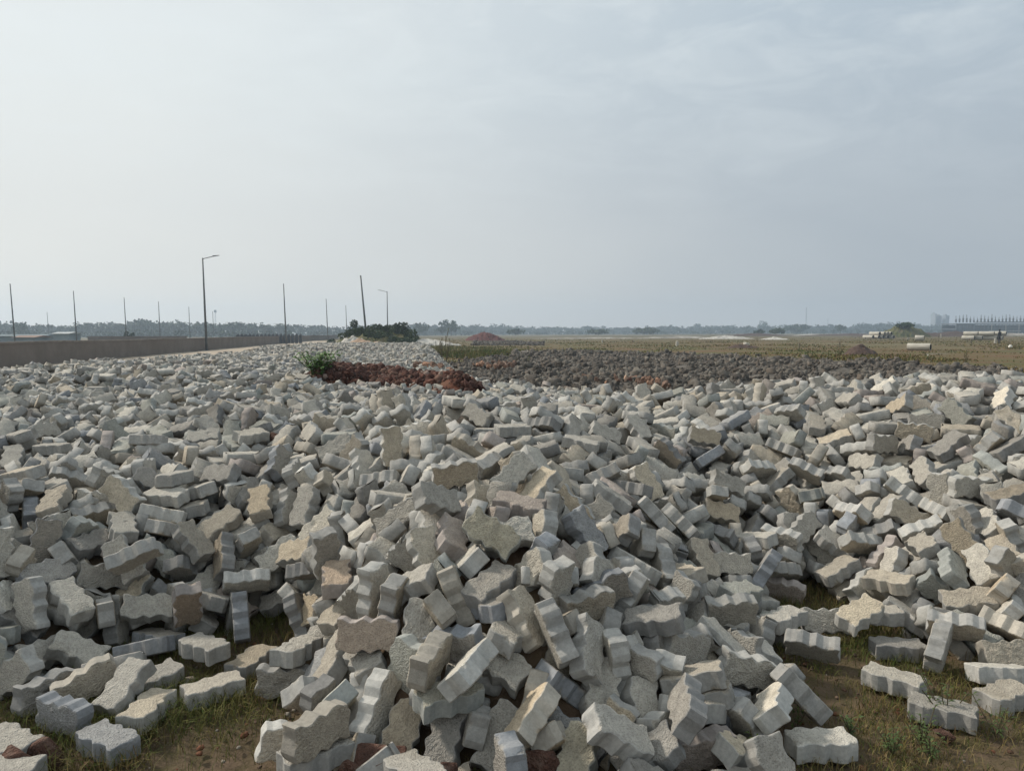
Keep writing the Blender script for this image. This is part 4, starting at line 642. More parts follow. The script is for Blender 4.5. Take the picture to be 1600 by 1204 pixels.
-3563,10116,655,82,54,2,-3437,8720,738,-34,31,-64,-5891,8790,768,24,17,79,-1805,11264,629,-6,20,-65,-1625,11234,608,32,43,83,-4108,8142,734,-97,23,-6,
-3840,7559,689,-37,42,-49,-2484,9552,626,-41,22,58,1165,3920,174,10,40,-15,161,6414,755,8,47,-83,1639,6470,771,48,10,84,-6160,9740,825,24,-1,-38,
-4518,8771,727,21,22,94,-3792,10890,768,-25,30,-36,-2297,5234,559,10,1,52,-1391,5927,764,-11,3,99,-1263,9255,581,-81,25,-37,-5741,8904,714,1,-53,-80,
-1801,9358,646,85,-41,-26,2023,5731,650,-6,-10,6,-1374,4562,547,23,97,10,458,4044,550,-16,11,-97,-5425,9794,831,10,3,13,-4614,9780,731,-53,-77,-22,
-3034,9852,668,26,94,-7,-3565,9251,703,20,-33,-80,1458,8353,671,56,15,77,-2842,11269,651,62,73,27,-1586,8358,636,89,-38,-21,-4298,11044,751,-50,54,26,
-2024,10669,576,1,-30,12,148,9015,635,16,-17,16,274,5157,832,-99,13,10,-744,6339,791,-19,36,-52,-4412,6505,686,62,77,4,-6807,11410,784,17,-8,-58,
-4542,11641,774,-78,-58,20,-3983,11410,763,-41,-9,79,-2540,4321,492,22,-7,-20,-636,4236,669,4,-6,-71,-2592,7614,672,49,-22,24,1542,6300,721,-82,51,17,
-2554,5701,615,-17,98,4,-6246,8965,704,-15,55,82,-1585,9261,684,19,-12,-33,-603,8726,623,-38,13,-82,-2723,9569,660,-18,33,-73,-3596,6999,657,30,85,8,
182,9828,636,-1,-21,-93,-2111,3285,220,-66,73,12,-2038,5035,571,-69,59,40,-2757,10900,663,-24,32,16,-7638,11027,783,-13,-35,-76,-4887,11179,828,-48,-3,-87,
-4582,10918,857,1,-21,93,-2264,9978,647,-64,-42,32,-1100,5540,734,-13,-11,92,2293,5528,678,5,21,-95,-2651,5299,606,2,4,-46,2097,7421,856,2,46,65,
2338,7182,877,-2,84,49,-7598,11213,749,60,27,-2,-1095,11271,604,-53,37,-14,-3141,8983,737,97,-23,2,-665,9834,616,87,44,19,-6360,9957,804,2,-85,50,
-2979,9715,661,-15,87,-46,-4302,10407,775,-13,2,-37,-585,8968,618,-78,-50,14,-152,8983,592,-49,73,-33,2488,6925,828,-50,31,31,-5709,9906,774,-88,-41,-22,
403,8496,611,83,-26,27,-4545,8483,715,8,-26,-18,1133,3525,116,-89,-46,-1,3815,7778,888,-24,-94,3,-465,10397,569,-7,17,48,-3821,10573,724,1,6,-2,
3303,5606,906,7,-8,-99,-3146,5725,682,14,-6,-41,-506,10887,602,-61,39,33,-3255,8536,764,-7,9,-2,-1971,6156,762,35,-92,15,-4685,10705,843,-44,89,-8,
-2479,10674,639,-70,-63,20,-2415,5754,681,-31,22,-49,-4884,10142,806,22,-67,-51,-4408,10214,747,-59,52,-61,-6773,10704,772,30,40,-57,-2607,10174,651,-47,13,34,
918,5775,713,1,4,-77,-2388,5946,687,39,28,-47,-4534,11022,796,47,-46,-70,1195,8176,675,25,-49,5,-2202,3022,184,-47,-10,-87,-2272,5597,703,35,21,-23,
3783,7464,887,58,19,53,-2164,9857,633,-71,-5,24,-1307,6153,788,90,35,19,1343,4779,379,13,-88,46,673,9943,573,-84,-31,-39,-1961,11570,620,-5,-4,-30,
638,4415,570,16,-17,-97,1544,4329,194,2,32,-70,2436,5985,777,27,8,61,3007,5790,823,-61,-79,-6,921,5055,574,-17,-50,66,3042,7274,921,-6,-7,-85,
-692,4625,693,24,35,75,-3979,5719,670,38,-1,68,475,2812,285,-71,-33,7,-832,4742,750,10,-5,-91,-1345,5714,775,21,-15,-72,187,5405,786,-6,-78,48,
2968,4090,642,18,7,-95,-389,3784,659,-9,-9,29,2955,6264,832,-3,-21,-86,-1769,8092,613,74,-52,-34,-3549,6538,636,-87,40,19,-854,11150,583,5,5,-10,
-7830,11511,791,-61,28,9,-6134,11374,809,-1,-16,87,-5379,11477,820,26,10,94,74,4221,704,20,89,-41,-970,5890,870,34,90,9,-3040,7502,657,12,31,-52,
-1285,10490,605,-7,-9,-1,-3363,6970,710,82,-9,-4,-1792,10741,599,33,-91,-13,-1082,10699,635,-29,29,-89,-387,10766,567,-4,90,36,-6382,10696,793,27,-9,-52,
-5886,9830,794,-20,-85,49,-330,8972,612,12,-16,27,-119,10513,634,-3,-5,98,2103,6322,758,-12,-14,-94,-4423,10649,783,-94,-33,-1,-2647,5804,651,84,47,-1,
-3507,11084,728,5,17,79,-7454,10785,727,78,-3,52,-5315,9358,722,97,3,-23,-2873,9671,614,71,57,-30,-4538,9328,717,24,-30,66,-6290,9217,697,-7,-44,-83,
-5321,10900,847,93,-21,31,3865,5551,893,-22,6,-77,-3355,5749,625,-41,-24,72,-2888,6284,642,-17,51,-70,-7964,11502,736,-5,40,-47,-7823,11371,704,-57,66,9,
-5898,8318,765,-92,15,-16,4264,7666,952,9,-54,-83,-3816,11315,737,16,5,98,-5859,10064,819,73,51,21,-5428,9051,711,-67,29,62,957,8370,697,33,-9,89,
1543,6991,738,-20,42,-81,71,9677,571,-21,-16,27,-5928,8637,699,5,29,0,-2353,10626,589,49,73,-44,-6710,9793,701,-22,38,-36,-3470,9023,722,-80,-59,2,
770,6162,727,22,-13,-9,-5241,9722,784,-49,-25,83,-5065,9879,787,12,-7,97,-3650,9883,695,-88,-44,9,374,9759,560,7,85,-30,-4279,6534,621,-44,69,-37,
-946,10930,580,54,-47,15,378,10995,543,37,20,71,-3137,5569,611,86,-36,22,-1933,6507,720,-13,-10,96,965,9533,599,35,26,-17,-5347,9473,759,-24,-71,-56,
3780,6475,941,-2,-4,73,3445,5785,866,-63,-56,36,-1257,11277,614,-38,-88,21,290,5231,754,19,2,-4,-7077,11465,771,38,-58,-48,850,8518,687,-11,67,-49,
2843,6893,895,41,20,-78,2699,5171,718,-10,-14,71,-2297,5419,632,-6,15,58,-246,5601,762,-33,5,93,519,5499,742,10,-11,97,-1148,8749,587,-36,-33,11,
-2036,8563,582,1,-93,3,2663,6891,843,-77,-56,-24,608,9537,627,-6,23,-82,-3700,9403,670,71,-22,11,-2968,4946,575,12,37,87,-1123,5303,700,-1,18,-98,
-2497,6927,706,-67,-38,23,1743,6566,781,-40,-74,18,666,7014,777,72,-68,-11,1406,7228,795,12,-46,-74,-5173,8148,679,-5,37,-6,-2810,7996,676,-3,-21,5,
-2418,8666,625,47,24,47,-2873,7734,671,25,-91,22,-3826,8490,734,-6,-10,40,-5481,8137,659,-9,98,4,-1098,8997,562,73,17,56,-4381,7054,677,10,17,81,
2975,5482,823,14,12,50,-1524,5535,676,99,-12,1,-4133,11566,768,-68,8,-1,-2949,9232,689,49,-60,62,2920,6915,859,15,-43,52,2751,6289,792,-7,-4,99,
-3941,7425,713,4,11,77,-242,8121,660,28,-1,76,-2812,3012,342,30,-67,-41,-2299,3066,276,-59,-22,76,-2437,2925,236,47,79,-29,-2949,2957,241,-76,-46,40,
2747,2929,92,-87,3,-50,-2850,3156,466,-16,-34,-40,2730,3414,353,26,-59,-28,2940,3610,479,65,-64,15,-3014,3134,386,-16,-81,-29,2834,3310,262,59,-59,41,
2470,2998,68,53,55,-63,-3150,3313,428,32,-78,-30,-2565,2796,72,-73,39,-53,-2819,2810,73,42,-64,-28,-908,3529,222,43,27,-85,1237,3526,42,3,1,-13,
2778,3368,302,-83,-51,-16,-3268,3610,529,97,-22,3,150,3362,612,-13,23,-90,2425,3242,189,-26,92,24,-440,3104,534,-67,70,-20,941,3086,94,27,4,91,
2790,2970,64,-7,-23,91,-2755,3376,500,-2,-11,80,-1186,4980,666,55,-83,9,-3540,5098,555,-5,1,18,-2389,5015,535,37,37,69,3363,4752,796,5,-69,51,
3750,4672,844,-12,-82,40,4047,4857,800,5,-63,-66,4381,4706,861,4,7,38,-1242,4833,596,86,50,5,-1030,4813,698,-22,-11,-42,4044,4562,800,-56,21,-18,
-4357,4776,603,87,-25,42,-3347,4798,534,-48,76,-43,3671,4525,813,-28,93,19,3877,4490,772,-19,23,-94,-4079,5302,536,83,-44,33,-3875,5217,547,-55,41,-17,
3590,4983,838,26,-22,67,3960,4912,857,78,-2,51,4256,5098,854,-42,-81,-41,4609,5039,852,72,-35,-27,-4812,5201,479,86,-50,-7,-4320,5291,556,26,70,-27,
-1720,4523,603,-4,1,-85,-4106,4498,599,-94,-21,11,-3765,4599,584,38,-63,-57,-3569,4734,585,-70,-45,0,-2866,4584,540,-7,1,56,2302,4254,395,64,-71,-26,
3156,4296,739,35,-53,47,3383,4303,780,-8,30,-94,3549,4255,712,-35,-67,4,3822,4367,702,7,29,75,-288,4272,740,30,-3,64,-3589,4385,545,-76,-34,43,
2868,3921,624,-11,70,-16,3111,4049,701,-69,47,56,3318,4126,689,-37,30,-57,3524,4110,738,26,-26,-93,4420,5260,902,35,91,-16,4605,5263,907,17,-25,78,
4860,5275,883,27,24,70,-5102,5505,535,14,5,-62,2848,3705,527,-9,-37,61,3089,3881,586,9,-17,94,3253,3286,258,-11,23,10,-3667,4062,638,-4,-66,-75,
-3414,4053,554,-15,72,-66,-3134,3980,631,-55,-28,-48,-938,3694,320,-68,59,-14,2927,3496,426,42,11,71,-3362,3802,570,-97,10,16,-3003,3869,622,-44,85,-27,
-2934,3650,587,-5,-10,-95,-828,3310,181,1,-44,36,2672,3055,140,-91,-25,-34,3020,3127,111,12,-94,29,-3167,3694,587,-10,1,11,-4567,5532,585,-62,51,-50,
-4073,5547,567,0,25,59,-3930,5491,626,-1,24,79,-3011,2979,280,-65,-60,-46,-2533,3036,346,-3,46,-88,-2176,2858,88,-62,-74,-15,-2827,2846,156,48,14,-29,
-2415,2857,152,-35,54,-2,-281,5814,760,-51,-63,59,-1464,5747,727,27,3,71,-5287,5711,587,-22,-16,82,-5047,5736,630,98,20,2,-4133,5768,616,-94,32,-1,
4096,5514,899,31,22,62,4290,5534,943,-9,-85,52,4497,5433,884,-69,-13,10,4783,5489,940,6,-3,-22,-4137,5972,657,9,-6,16,-3882,6072,634,-1,25,74,
4825,5804,937,-19,19,37,5145,5726,1025,67,4,34,-5280,6057,643,-5,-12,-96,-5036,6054,625,-15,28,-21,-4851,5944,650,-92,-7,26,3581,5764,862,4,-4,60,
4346,5781,870,-75,63,-11,4300,6025,966,-63,-49,52,4504,5969,914,2,-85,-48,5065,6042,980,-2,-10,-99,5269,6001,999,2,-12,-56,1905,6036,704,59,25,41,
129,6217,793,19,-20,-73,1463,6173,732,3,29,-95,-612,6381,793,11,-40,25,-262,6405,748,-25,73,19,-3104,6227,619,2,24,-85,-5556,6213,602,8,28,-31,
-4809,6258,642,72,61,8,-4294,6230,641,66,-66,-32,-5599,6506,655,23,-76,-57,-5330,6403,654,23,11,7,-5058,6484,662,-9,12,-97,4564,6281,956,-65,34,62,
5796,6351,910,19,31,92,5807,6513,996,99,4,-9,3282,6516,911,-70,-69,17,-1254,6578,705,86,-7,-33,1384,6621,722,28,1,28,1968,6730,806,8,-2,-84,
-1717,6759,713,37,-84,-10,-2943,6671,713,18,-64,-74,-2383,6840,678,76,49,-8,-2112,6873,679,26,93,23,-5028,6686,644,-8,45,-64,-4012,6724,667,4,0,98,
-4074,6960,664,-8,-15,51,-5774,7002,703,-2,5,32,-5582,6974,691,48,-65,-46,-5053,6970,658,7,-6,-35,4783,6758,931,-26,58,-49,2631,6689,848,-98,-20,-2,
3310,6788,879,73,-61,1,3290,7010,895,-87,45,-20,3820,6934,921,39,15,61,4931,6998,973,-72,68,11,2839,7055,878,51,34,12,-6240,7435,690,10,68,-69,
1899,7329,783,11,50,69,3578,7187,871,11,11,86,976,7188,780,66,-22,-52,1240,7504,754,89,-45,4,-2363,7445,644,20,1,-24,-5591,7413,676,-15,-76,63,
2599,7566,859,-73,59,17,-3458,7911,706,77,-3,-18,-5832,7899,667,7,-4,-69,37,7932,617,-40,14,-45,-2112,8226,618,13,25,83,-5788,8203,672,-60,12,-49,
1386,8288,636,35,-70,-24,-971,8261,557,61,3,56,-2302,8370,612,-32,-72,-58,-1469,8427,608,11,-4,90,-918,8461,574,-3,-53,-82,-704,8419,583,64,-30,-35,
-3381,8452,686,34,-1,90,-5011,8493,724,3,-5,40,-7073,8619,725,71,-49,-39,381,8696,630,-50,2,-86,-1682,8706,629,-64,-37,38,-1217,8561,571,-8,-46,-81,
-4830,8665,727,27,95,14,-3571,8735,679,66,1,59,-6670,8908,706,-8,-45,-31,-7303,8936,709,-52,37,-46,-7080,9021,678,65,16,-33,943,8664,656,67,13,53,
541,8976,633,16,-6,-88,-1616,8874,661,-17,-92,-7,-1416,8906,577,-26,33,-30,-1197,8851,548,28,29,-64,-3261,9093,692,54,34,48,-4582,9143,736,1,-1,21,
-6454,9156,740,22,71,58,-774,9201,613,-99,-12,3,-704,9390,606,-2,13,38,-2163,9425,598,59,-6,30,-7164,9365,689,34,37,-72,1130,9484,623,-34,77,-48,
281,9683,590,29,82,38,-3770,9610,687,-81,-58,-1,-3566,9594,684,-2,-29,73,-1395,9831,554,28,-15,73,-3390,9913,635,0,-32,-53,-2831,9865,638,17,72,-66,
-1930,9914,619,20,-81,-53,-5507,9847,775,-31,-94,-8,-7282,10120,737,-8,-93,3,-7929,10376,732,62,-72,-26,-2154,10164,617,-3,-98,-16,253,10274,555,-12,58,-68,
-1840,10315,589,48,-86,-16,-2447,10343,617,10,-8,-81,-1819,10556,595,-92,-33,17,-5033,10514,760,-16,53,-82,-8682,10559,694,55,78,0,-7518,10563,767,-10,-4,-99,
-4088,10798,720,40,-25,-48,-3509,10819,675,-31,92,-4,-467,10588,581,93,36,-2,-772,10880,598,19,-12,-91,310,11047,521,-46,-78,15,-4668,11772,741,-76,-61,-24,
-2590,11545,572,43,66,60,-6446,11580,773,-74,-11,-46,3092,3203,172,-12,0,-99,-2762,3750,657,30,85,-6,767,3732,374,-18,20,-95,-2631,2928,237,-89,-12,-2,
-2894,3502,588,-25,97,-3,2831,3147,151,15,26,-81,-3220,3027,168,1,-46,71,-2833,4322,582,-54,25,-63,3003,3890,688,-78,-56,-22,3239,3776,614,-87,-46,-7,
3457,3793,687,42,-58,-62,-3470,4233,572,30,94,-19,-3261,4288,607,1,34,94,-3065,4140,593,-7,-3,59,3164,3381,333,89,7,2,-3481,3935,544,12,-74,-65,
-3302,3986,608,52,-5,75,-2974,3975,684,-34,-6,68,3152,4232,813,64,-13,-10,3377,4191,793,-43,-80,-27,-4060,4398,534,32,-39,5,-3660,4495,603,9,14,46,
-3478,4594,601,60,45,52,3502,4628,842,-56,22,-6,3475,4440,828,24,-1,-18,3684,4327,749,14,-13,61,4147,4256,700,-68,22,-37,-3727,4787,616,-94,-5,34,
3506,4838,850,-35,90,24,3828,4855,885,-34,-80,-49,4181,4806,851,7,-30,-78,3704,4346,835,-97,17,2,4330,4624,756,84,-26,-16,-4540,4845,526,-17,94,-5,
-4258,4945,576,40,-1,-64,-3993,4841,587,22,27,34,3781,5166,865,-40,-24,-61,4337,4914,832,17,65,73,4666,5120,896,28,13,-41,-4899,5093,496,-10,-38,74,
-4214,5169,583,32,-64,-56,-3958,5072,576,-66,73,-2,-3748,5048,592,-7,98,0,-333,5477,816,-71,51,-38,-4969,5426,552,-33,-57,54,-4763,5353,599,-39,82,-30,
-4070,5432,671,-85,46,14,4203,5305,937,95,-28,5,-4904,5640,612,-92,-21,19,-4442,5600,629,78,-62,5,-1523,9346,555,8,66,-7,-879,5897,833,-67,66,-27,
-5230,5931,637,46,-69,-55,-4964,5780,706,12,99,-1,-4462,5825,684,60,10,58,-4219,5814,691,-1,-11,94,4149,5681,982,-73,51,-42,4399,5682,957,20,-1,-91,
4658,5646,978,-30,-26,52,4862,5654,969,15,-10,-89,-2546,6112,728,-45,-89,2,-1109,6134,815,38,19,17,-5516,6153,644,27,10,55,-5063,6121,721,20,26,75,
-4388,6079,718,64,-3,-4,4236,5865,954,-31,-48,81,4655,5919,1015,43,-13,-89,4871,5969,1020,56,17,58,5113,5921,918,74,-4,7,-6319,9397,718,32,54,-63,
-4650,6240,731,-30,94,-10,-4541,6372,637,-36,-5,91,4430,6093,1031,-53,-39,17,4893,6156,1020,-14,58,-63,5154,6115,1051,-5,5,99,-5770,6354,658,13,16,77,
-5506,6371,650,-64,13,-50,-5018,6353,624,93,-5,36,161,6032,794,-19,-9,-98,5415,6337,1039,2,-2,86,5619,6382,974,-35,-23,-62,-5909,6573,595,79,16,41,
-5678,6642,655,49,-4,-60,-5223,6584,667,-7,-38,-60,-4896,6603,685,-19,21,-10,4717,6417,973,-15,12,98,4915,6439,968,6,-58,57,5161,6294,1001,-26,30,-71,
-122,6402,766,-21,5,89,4584,6551,982,95,-27,15,4896,6624,982,23,59,69,5167,6605,1062,-31,-41,85,-6072,6805,687,-32,-94,12,-5915,6861,690,1,-34,-39,
-5746,6839,745,90,-3,-32,2305,6595,826,33,7,28,-1071,6678,727,-6,-39,-22,93,6707,775,3,-14,-94,-2523,6621,708,1,8,-73,-2267,6666,700,18,18,35,
3122,6922,907,91,10,0,133,6919,753,8,-49,-71,-2794,6896,702,-16,31,-75,-4912,6824,727,10,2,-42,-4685,6942,648,-63,28,-12,13,7154,672,26,27,-85,
-2510,7099,678,-22,-18,-79,-6085,7058,658,4,13,-89,-5796,7157,720,-7,-58,-13,-5654,7130,750,-12,-3,-85,-5210,7082,671,49,27,-80,4749,6964,993,-15,-85,48,
5434,6851,1022,-30,-20,93,827,8912,600,-51,47,25,-6379,7322,701,-7,48,-87,-5801,7278,726,47,48,-72,-5429,7330,645,-72,-45,43,5153,7061,960,-23,45,81,
2549,7067,809,29,-22,-27,-6482,7482,729,-77,-3,-3,5430,7423,914,10,30,-62,-1552,7424,629,10,-23,58,-430,7368,661,10,-17,41,734,7663,672,-68,29,29,
2259,7569,849,95,-9,-15,-558,7624,636,-38,20,-84,-5608,7540,657,15,54,78,-5413,7600,701,35,-91,21,-4437,7535,721,-79,56,-22,-2004,7793,621,15,-66,73,
-6103,7818,754,44,-24,42,-6593,7808,689,-24,96,-11,3550,7621,839,-13,35,63,-6932,8041,711,-98,-8,5,-6374,8034,773,-19,-63,68,1470,8172,709,50,17,62,
2300,7919,803,18,21,90,-289,7912,630,-43,-13,-45,-127,7843,606,28,7,74,1085,7917,747,-30,19,17,-2222,8039,650,-88,-36,24,-831,8054,589,79,52,27,
-6135,7967,730,15,-1,94,-5963,8112,720,-75,-36,-49,-3237,8055,733,23,-19,64,-3007,8024,720,-25,26,-62,-1740,8334,607,-26,-30,68,-6891,8275,739,23,-3,-94,
-6614,8230,729,64,65,38,-6348,8248,735,-29,-23,-79,-6138,8335,742,-17,20,-91,-7412,8478,718,-22,10,70,-7189,8526,688,-4,40,45,-6912,8568,764,36,-15,-12,
-6319,8506,741,-16,40,-90,-493,8255,621,-69,-55,28,-160,8318,594,-49,79,-33,-3719,8670,641,-30,-56,72,579,8548,627,-7,18,-44,1817,8557,665,-20,28,35,
-1570,8577,644,-28,26,89,-606,8541,613,-26,96,-11,-357,8571,634,49,87,-5,-155,8532,630,4,2,96,-2555,8527,687,-2,-5,85,-1299,8725,586,21,65,25,
-307,8804,629,-9,15,-95,-1992,8750,653,-58,-47,49,-1518,8758,638,26,-86,-29,-7576,8767,720,56,-32,1,-6666,8746,720,22,55,-77,-6361,8697,739,-28,10,71,
-7532,8941,747,-4,-5,-63,-7428,8959,805,-43,55,-39,1151,8837,693,7,11,38,1463,8815,618,-29,58,75,1929,8888,644,6,-14,61,-6971,9298,772,-14,-7,79,
-6711,9210,796,30,2,-16,-6088,9234,733,-30,-34,-55,1044,8999,682,-22,-10,-25,-1591,9070,585,-40,68,0,-7830,9435,728,-53,75,-40,354,9247,584,-28,-82,5,
801,9216,632,-9,-9,-51,1029,9325,648,87,-23,-38,1341,9340,584,-1,52,-78,-2324,9266,657,-96,24,-3,-2072,9263,626,40,76,42,-4710,9250,764,-86,-36,32,
-3690,8450,659,40,-33,-45,-2286,9552,631,-56,14,-3,-6819,9475,773,-21,64,-51,-1765,9745,594,-39,67,-63,-395,9710,611,-32,-39,70,-5908,9752,787,0,49,84,
-8232,9791,724,-56,16,-70,-8083,9710,741,-35,-34,76,-7602,9709,755,80,22,-44,-5841,8446,660,53,20,71,-7759,9905,781,-17,21,90,-7583,9977,737,12,-5,88,
-7248,9982,710,29,2,95,-3946,10192,720,18,15,-28,-7605,10207,718,-50,-52,-69,-7341,10269,782,7,77,-18,-7206,10215,723,55,-58,16,-5624,10098,825,90,17,-39,
-8302,10168,755,41,-89,0,-395,9906,581,89,-1,-13,-5884,8153,648,91,-35,-19,-6647,10477,778,15,-96,1,-6414,10444,789,-24,37,-90,-8814,10496,764,-3,-31,-74,
-8526,10450,768,95,26,-8,-8054,10453,768,-21,21,59,-7873,10463,800,-25,-92,-1,-7448,10470,768,-34,65,63,-7279,10525,790,-13,-8,-68,-3173,10275,670,19,-64,-72,
-876,10223,597,-29,-16,24,-7793,10707,714,-41,-31,84,-885,10409,619,6,4,49,691,10517,566,16,24,89,-1058,10490,634,-56,-83,2,-3169,10426,663,-19,-27,3,
-1467,10885,635,-10,61,-65,-5869,10627,840,-94,-31,-7,-1299,10986,609,12,-20,35,-8040,10956,809,35,25,71,-7271,10919,750,2,48,-10,-2276,11187,634,28,-62,-64,
-8049,11211,748,-22,-50,-69,-8041,11377,768,-79,54,31,2530,3369,331,71,-41,-48,2787,3708,576,-2,-38,45,3255,3696,661,-67,72,14,3102,3197,243,82,-56,-10,
-3436,3699,616,79,-10,-5,-2910,3686,652,-1,11,95,2938,3306,282,-9,63,-59,-2463,2789,175,76,-3,-54,2643,3175,244,8,-22,-21,1566,7785,716,-36,67,-5,
1864,7772,751,41,9,-87,3986,4283,721,9,-12,78,-4071,4657,567,28,22,12,-3937,4630,621,79,-55,-18,-3585,4971,613,3,-84,-53,-3835,4410,569,37,20,88,
-3549,4511,673,19,-3,-55,3622,4775,867,26,-59,-57,3983,4776,935,17,-7,96,-4515,5150,590,18,-2,98,-4033,5049,626,-3,96,9,4029,4647,843,31,51,80,
-4417,4919,634,-78,-59,19,4017,5644,987,61,-74,-16,4797,5598,1034,-5,-10,53,4393,5303,986,79,59,9,-4733,5589,644,-9,27,-70,-4503,5597,725,-5,8,-24,
4029,5174,939,-85,44,-15,-4857,5311,626,-33,85,-28,-4534,5404,674,-67,-49,-32,-4255,5425,650,-23,-84,14,-3738,5303,659,71,-50,49,-5221,6202,694,-2,-7,-84,
-2383,6199,702,-58,-22,-9,-941,6053,858,-31,-1,87,-483,6161,847,14,12,30,4546,5919,1013,86,33,33,5007,5786,966,73,-30,61,-4866,6096,703,-34,-62,70,
-4562,6162,696,-31,-11,56,5139,5592,956,52,25,-4,-5158,5838,642,9,4,34,-4235,5654,560,-23,-88,-27,-6093,6931,737,-20,-44,-87,-5257,6909,702,92,39,3,
3636,6680,945,-32,24,-75,5417,6663,1029,27,19,-86,5274,6359,1069,-56,43,-32,5518,6401,1085,56,-79,-5,-5772,6598,685,34,16,82,-2276,6437,744,49,83,25,
2448,7031,857,9,-17,-12,3631,7135,934,-79,-59,15,-2861,7163,725,-15,-11,98,-1107,7140,737,-54,80,15,-5429,7020,676,-64,-76,-6,-351,6898,686,22,-26,86,
-131,7045,699,62,75,23,1483,7210,717,27,10,37,5286,7436,916,54,-66,10,-6031,7646,783,-8,19,-2,-5600,7654,739,8,-31,-25,3276,7428,904,8,9,-10,
3835,7368,928,-65,-43,42,589,7402,717,85,-27,-19,-5985,7300,763,-96,-27,8,-5643,7325,736,-10,-30,94,-5177,7271,709,54,81,-3,-1268,7811,690,-3,-11,71,
-488,7789,668,-97,-8,-1,-6377,7751,700,-50,-18,42,2425,7728,832,5,97,-10,3738,7885,836,-87,-21,38,434,7595,674,0,31,62,-7051,8361,728,-42,83,-7,
-6188,8174,780,-89,19,-11,-5942,8234,789,-1,-58,73,-5010,8306,757,13,12,-44,-1469,8097,615,-72,61,1,-430,8084,650,10,-96,-21,-41,8086,616,-14,-57,-80,
540,8014,673,-49,86,-6,-6722,8031,742,12,-38,-74,-6533,7943,752,87,48,5,-5999,8028,760,-3,-32,87,1002,6920,760,-27,17,45,-6704,8593,761,77,61,7,
-1156,8476,578,76,11,19,-912,8574,593,-91,-7,-17,252,8539,671,-22,28,-55,196,8343,672,-86,-26,-18,1931,8333,725,-55,46,-33,-1371,8221,690,-15,-75,64,
-1148,8257,634,7,13,88,846,8712,692,14,-12,49,1368,8870,644,8,-69,-68,-7217,9123,770,2,50,-78,-6618,9075,789,-74,-43,9,-729,8780,650,-9,0,-87,
-7384,8708,740,-57,68,-15,-6405,8833,795,44,-76,-40,722,8511,661,1,9,50,-6679,9461,752,40,37,-7,-6537,9354,744,77,-49,6,-6822,9113,812,-35,-67,60,
-7381,9267,769,-14,-1,59,-7179,9273,742,3,99,-9,-7371,9952,821,-5,-25,26,-7188,9993,760,-15,27,-50,-2142,9756,620,-17,87,-46,-7769,9689,821,34,-4,-89,
-7485,9738,740,-25,-78,55,4937,6761,929,-50,53,-15,-8473,10483,829,97,-12,0,-7688,10401,813,-97,-12,16,-7539,10253,685,68,-7,-32,-740,10043,622,41,90,15,
-396,10175,594,47,40,56,-8411,10271,743,-84,-33,-6,-8960,10939,753,48,-83,-27,-7871,11130,785,-83,40,-30,161,10656,624,56,81,16,-8912,10628,766,-71,-46,48,
-8075,10566,780,-29,5,5,-7881,10707,793,29,-25,-15,-8191,11584,773,69,61,1,-8206,11111,812,89,-27,36,-7482,11348,772,35,-89,2,1032,6486,701,66,-75,6,
-3210,6506,638,-22,63,-73,-4671,6413,640,-62,6,75,-4379,11632,800,-8,-4,50,-1817,6236,687,78,-55,-24,3892,5288,936,-40,-35,40,2336,3065,126,-43,-73,-33,
-2515,3198,485,-72,-54,-5,4712,5948,914,-50,-5,-58,2767,6089,801,-46,88,-7,871,6003,658,30,95,10,2277,6011,753,-4,6,37,-561,3033,331,41,52,-20,
5110,6816,1012,94,-23,6,-587,5916,778,82,46,-33,4951,5678,898,92,-32,10,5156,5759,891,-16,2,-48,-4437,6027,593,-71,-38,36,3777,5765,897,-32,-47,71,
1815,5757,638,6,-6,79,2734,5793,809,52,-50,-47,700,5739,699,-32,-4,94,-4638,5669,588,-55,-10,80,3712,5517,850,3,1,-35,4488,5552,922,-9,-41,16,
885,5574,632,93,-33,-16,1133,5478,590,-84,-54,0,-1970,5479,664,40,-17,-23,-1802,5491,647,-58,-79,-21,-459,5493,755,-25,-7,-95,-2961,2889,134,-20,30,16,
3301,3615,429,-43,66,34,-2374,3024,271,-62,-13,76,-3352,3569,505,45,-66,34,1335,4005,80,18,-45,-62,3383,3529,392,59,51,23,-3946,5450,536,71,-66,22,
4431,5230,837,-23,-6,21,3649,5330,848,20,12,25,834,5293,605,-5,7,46,-3627,3850,540,48,-52,-45,-689,3134,268,-85,-23,-32,2485,3092,79,32,8,83,
-3158,3364,522,56,-25,-78,-2465,3309,452,18,75,-38,-2720,3100,428,-82,48,-17,2682,3232,214,59,37,-58,-2428,3189,402,-26,-32,87,-2304,2882,150,31,15,68,
-3079,3218,467,46,-86,-1,-2918,3284,511,-89,-18,-21,2521,3191,176,52,6,85,3577,3736,527,19,82,-32,-2896,2972,319,-67,-33,53,-1829,5249,590,11,9,-98,
-3477,5264,512,3,-56,81,-2029,5248,594,16,-14,78,4152,5064,828,35,32,81,4463,5056,829,-15,9,85,-4474,5253,549,43,-61,47,-4268,5218,532,-3,-71,-29,
2951,5072,757,-8,-9,98,2885,3363,345,60,53,-32,3871,4212,701,-63,-9,77,3391,3790,566,-42,-59,-44,-2903,2821,94,-1,-5,53,-2879,3465,510,74,-52,43,
2919,3077,139,1,-52,7,-2731,3514,523,-51,66,42,-2740,3034,362,24,-63,-53,-3230,3234,376,-28,-89,29,2622,3428,317,-7,-18,-63,-2917,3077,444,-60,-25,-76,
-3257,3454,516,69,-44,34,2581,2989,63,-39,47,-18,3800,4016,688,33,-19,-91,-3463,3621,533,-81,12,45,-1510,3882,279,-47,-31,29,-2490,2977,310,51,-71,38,
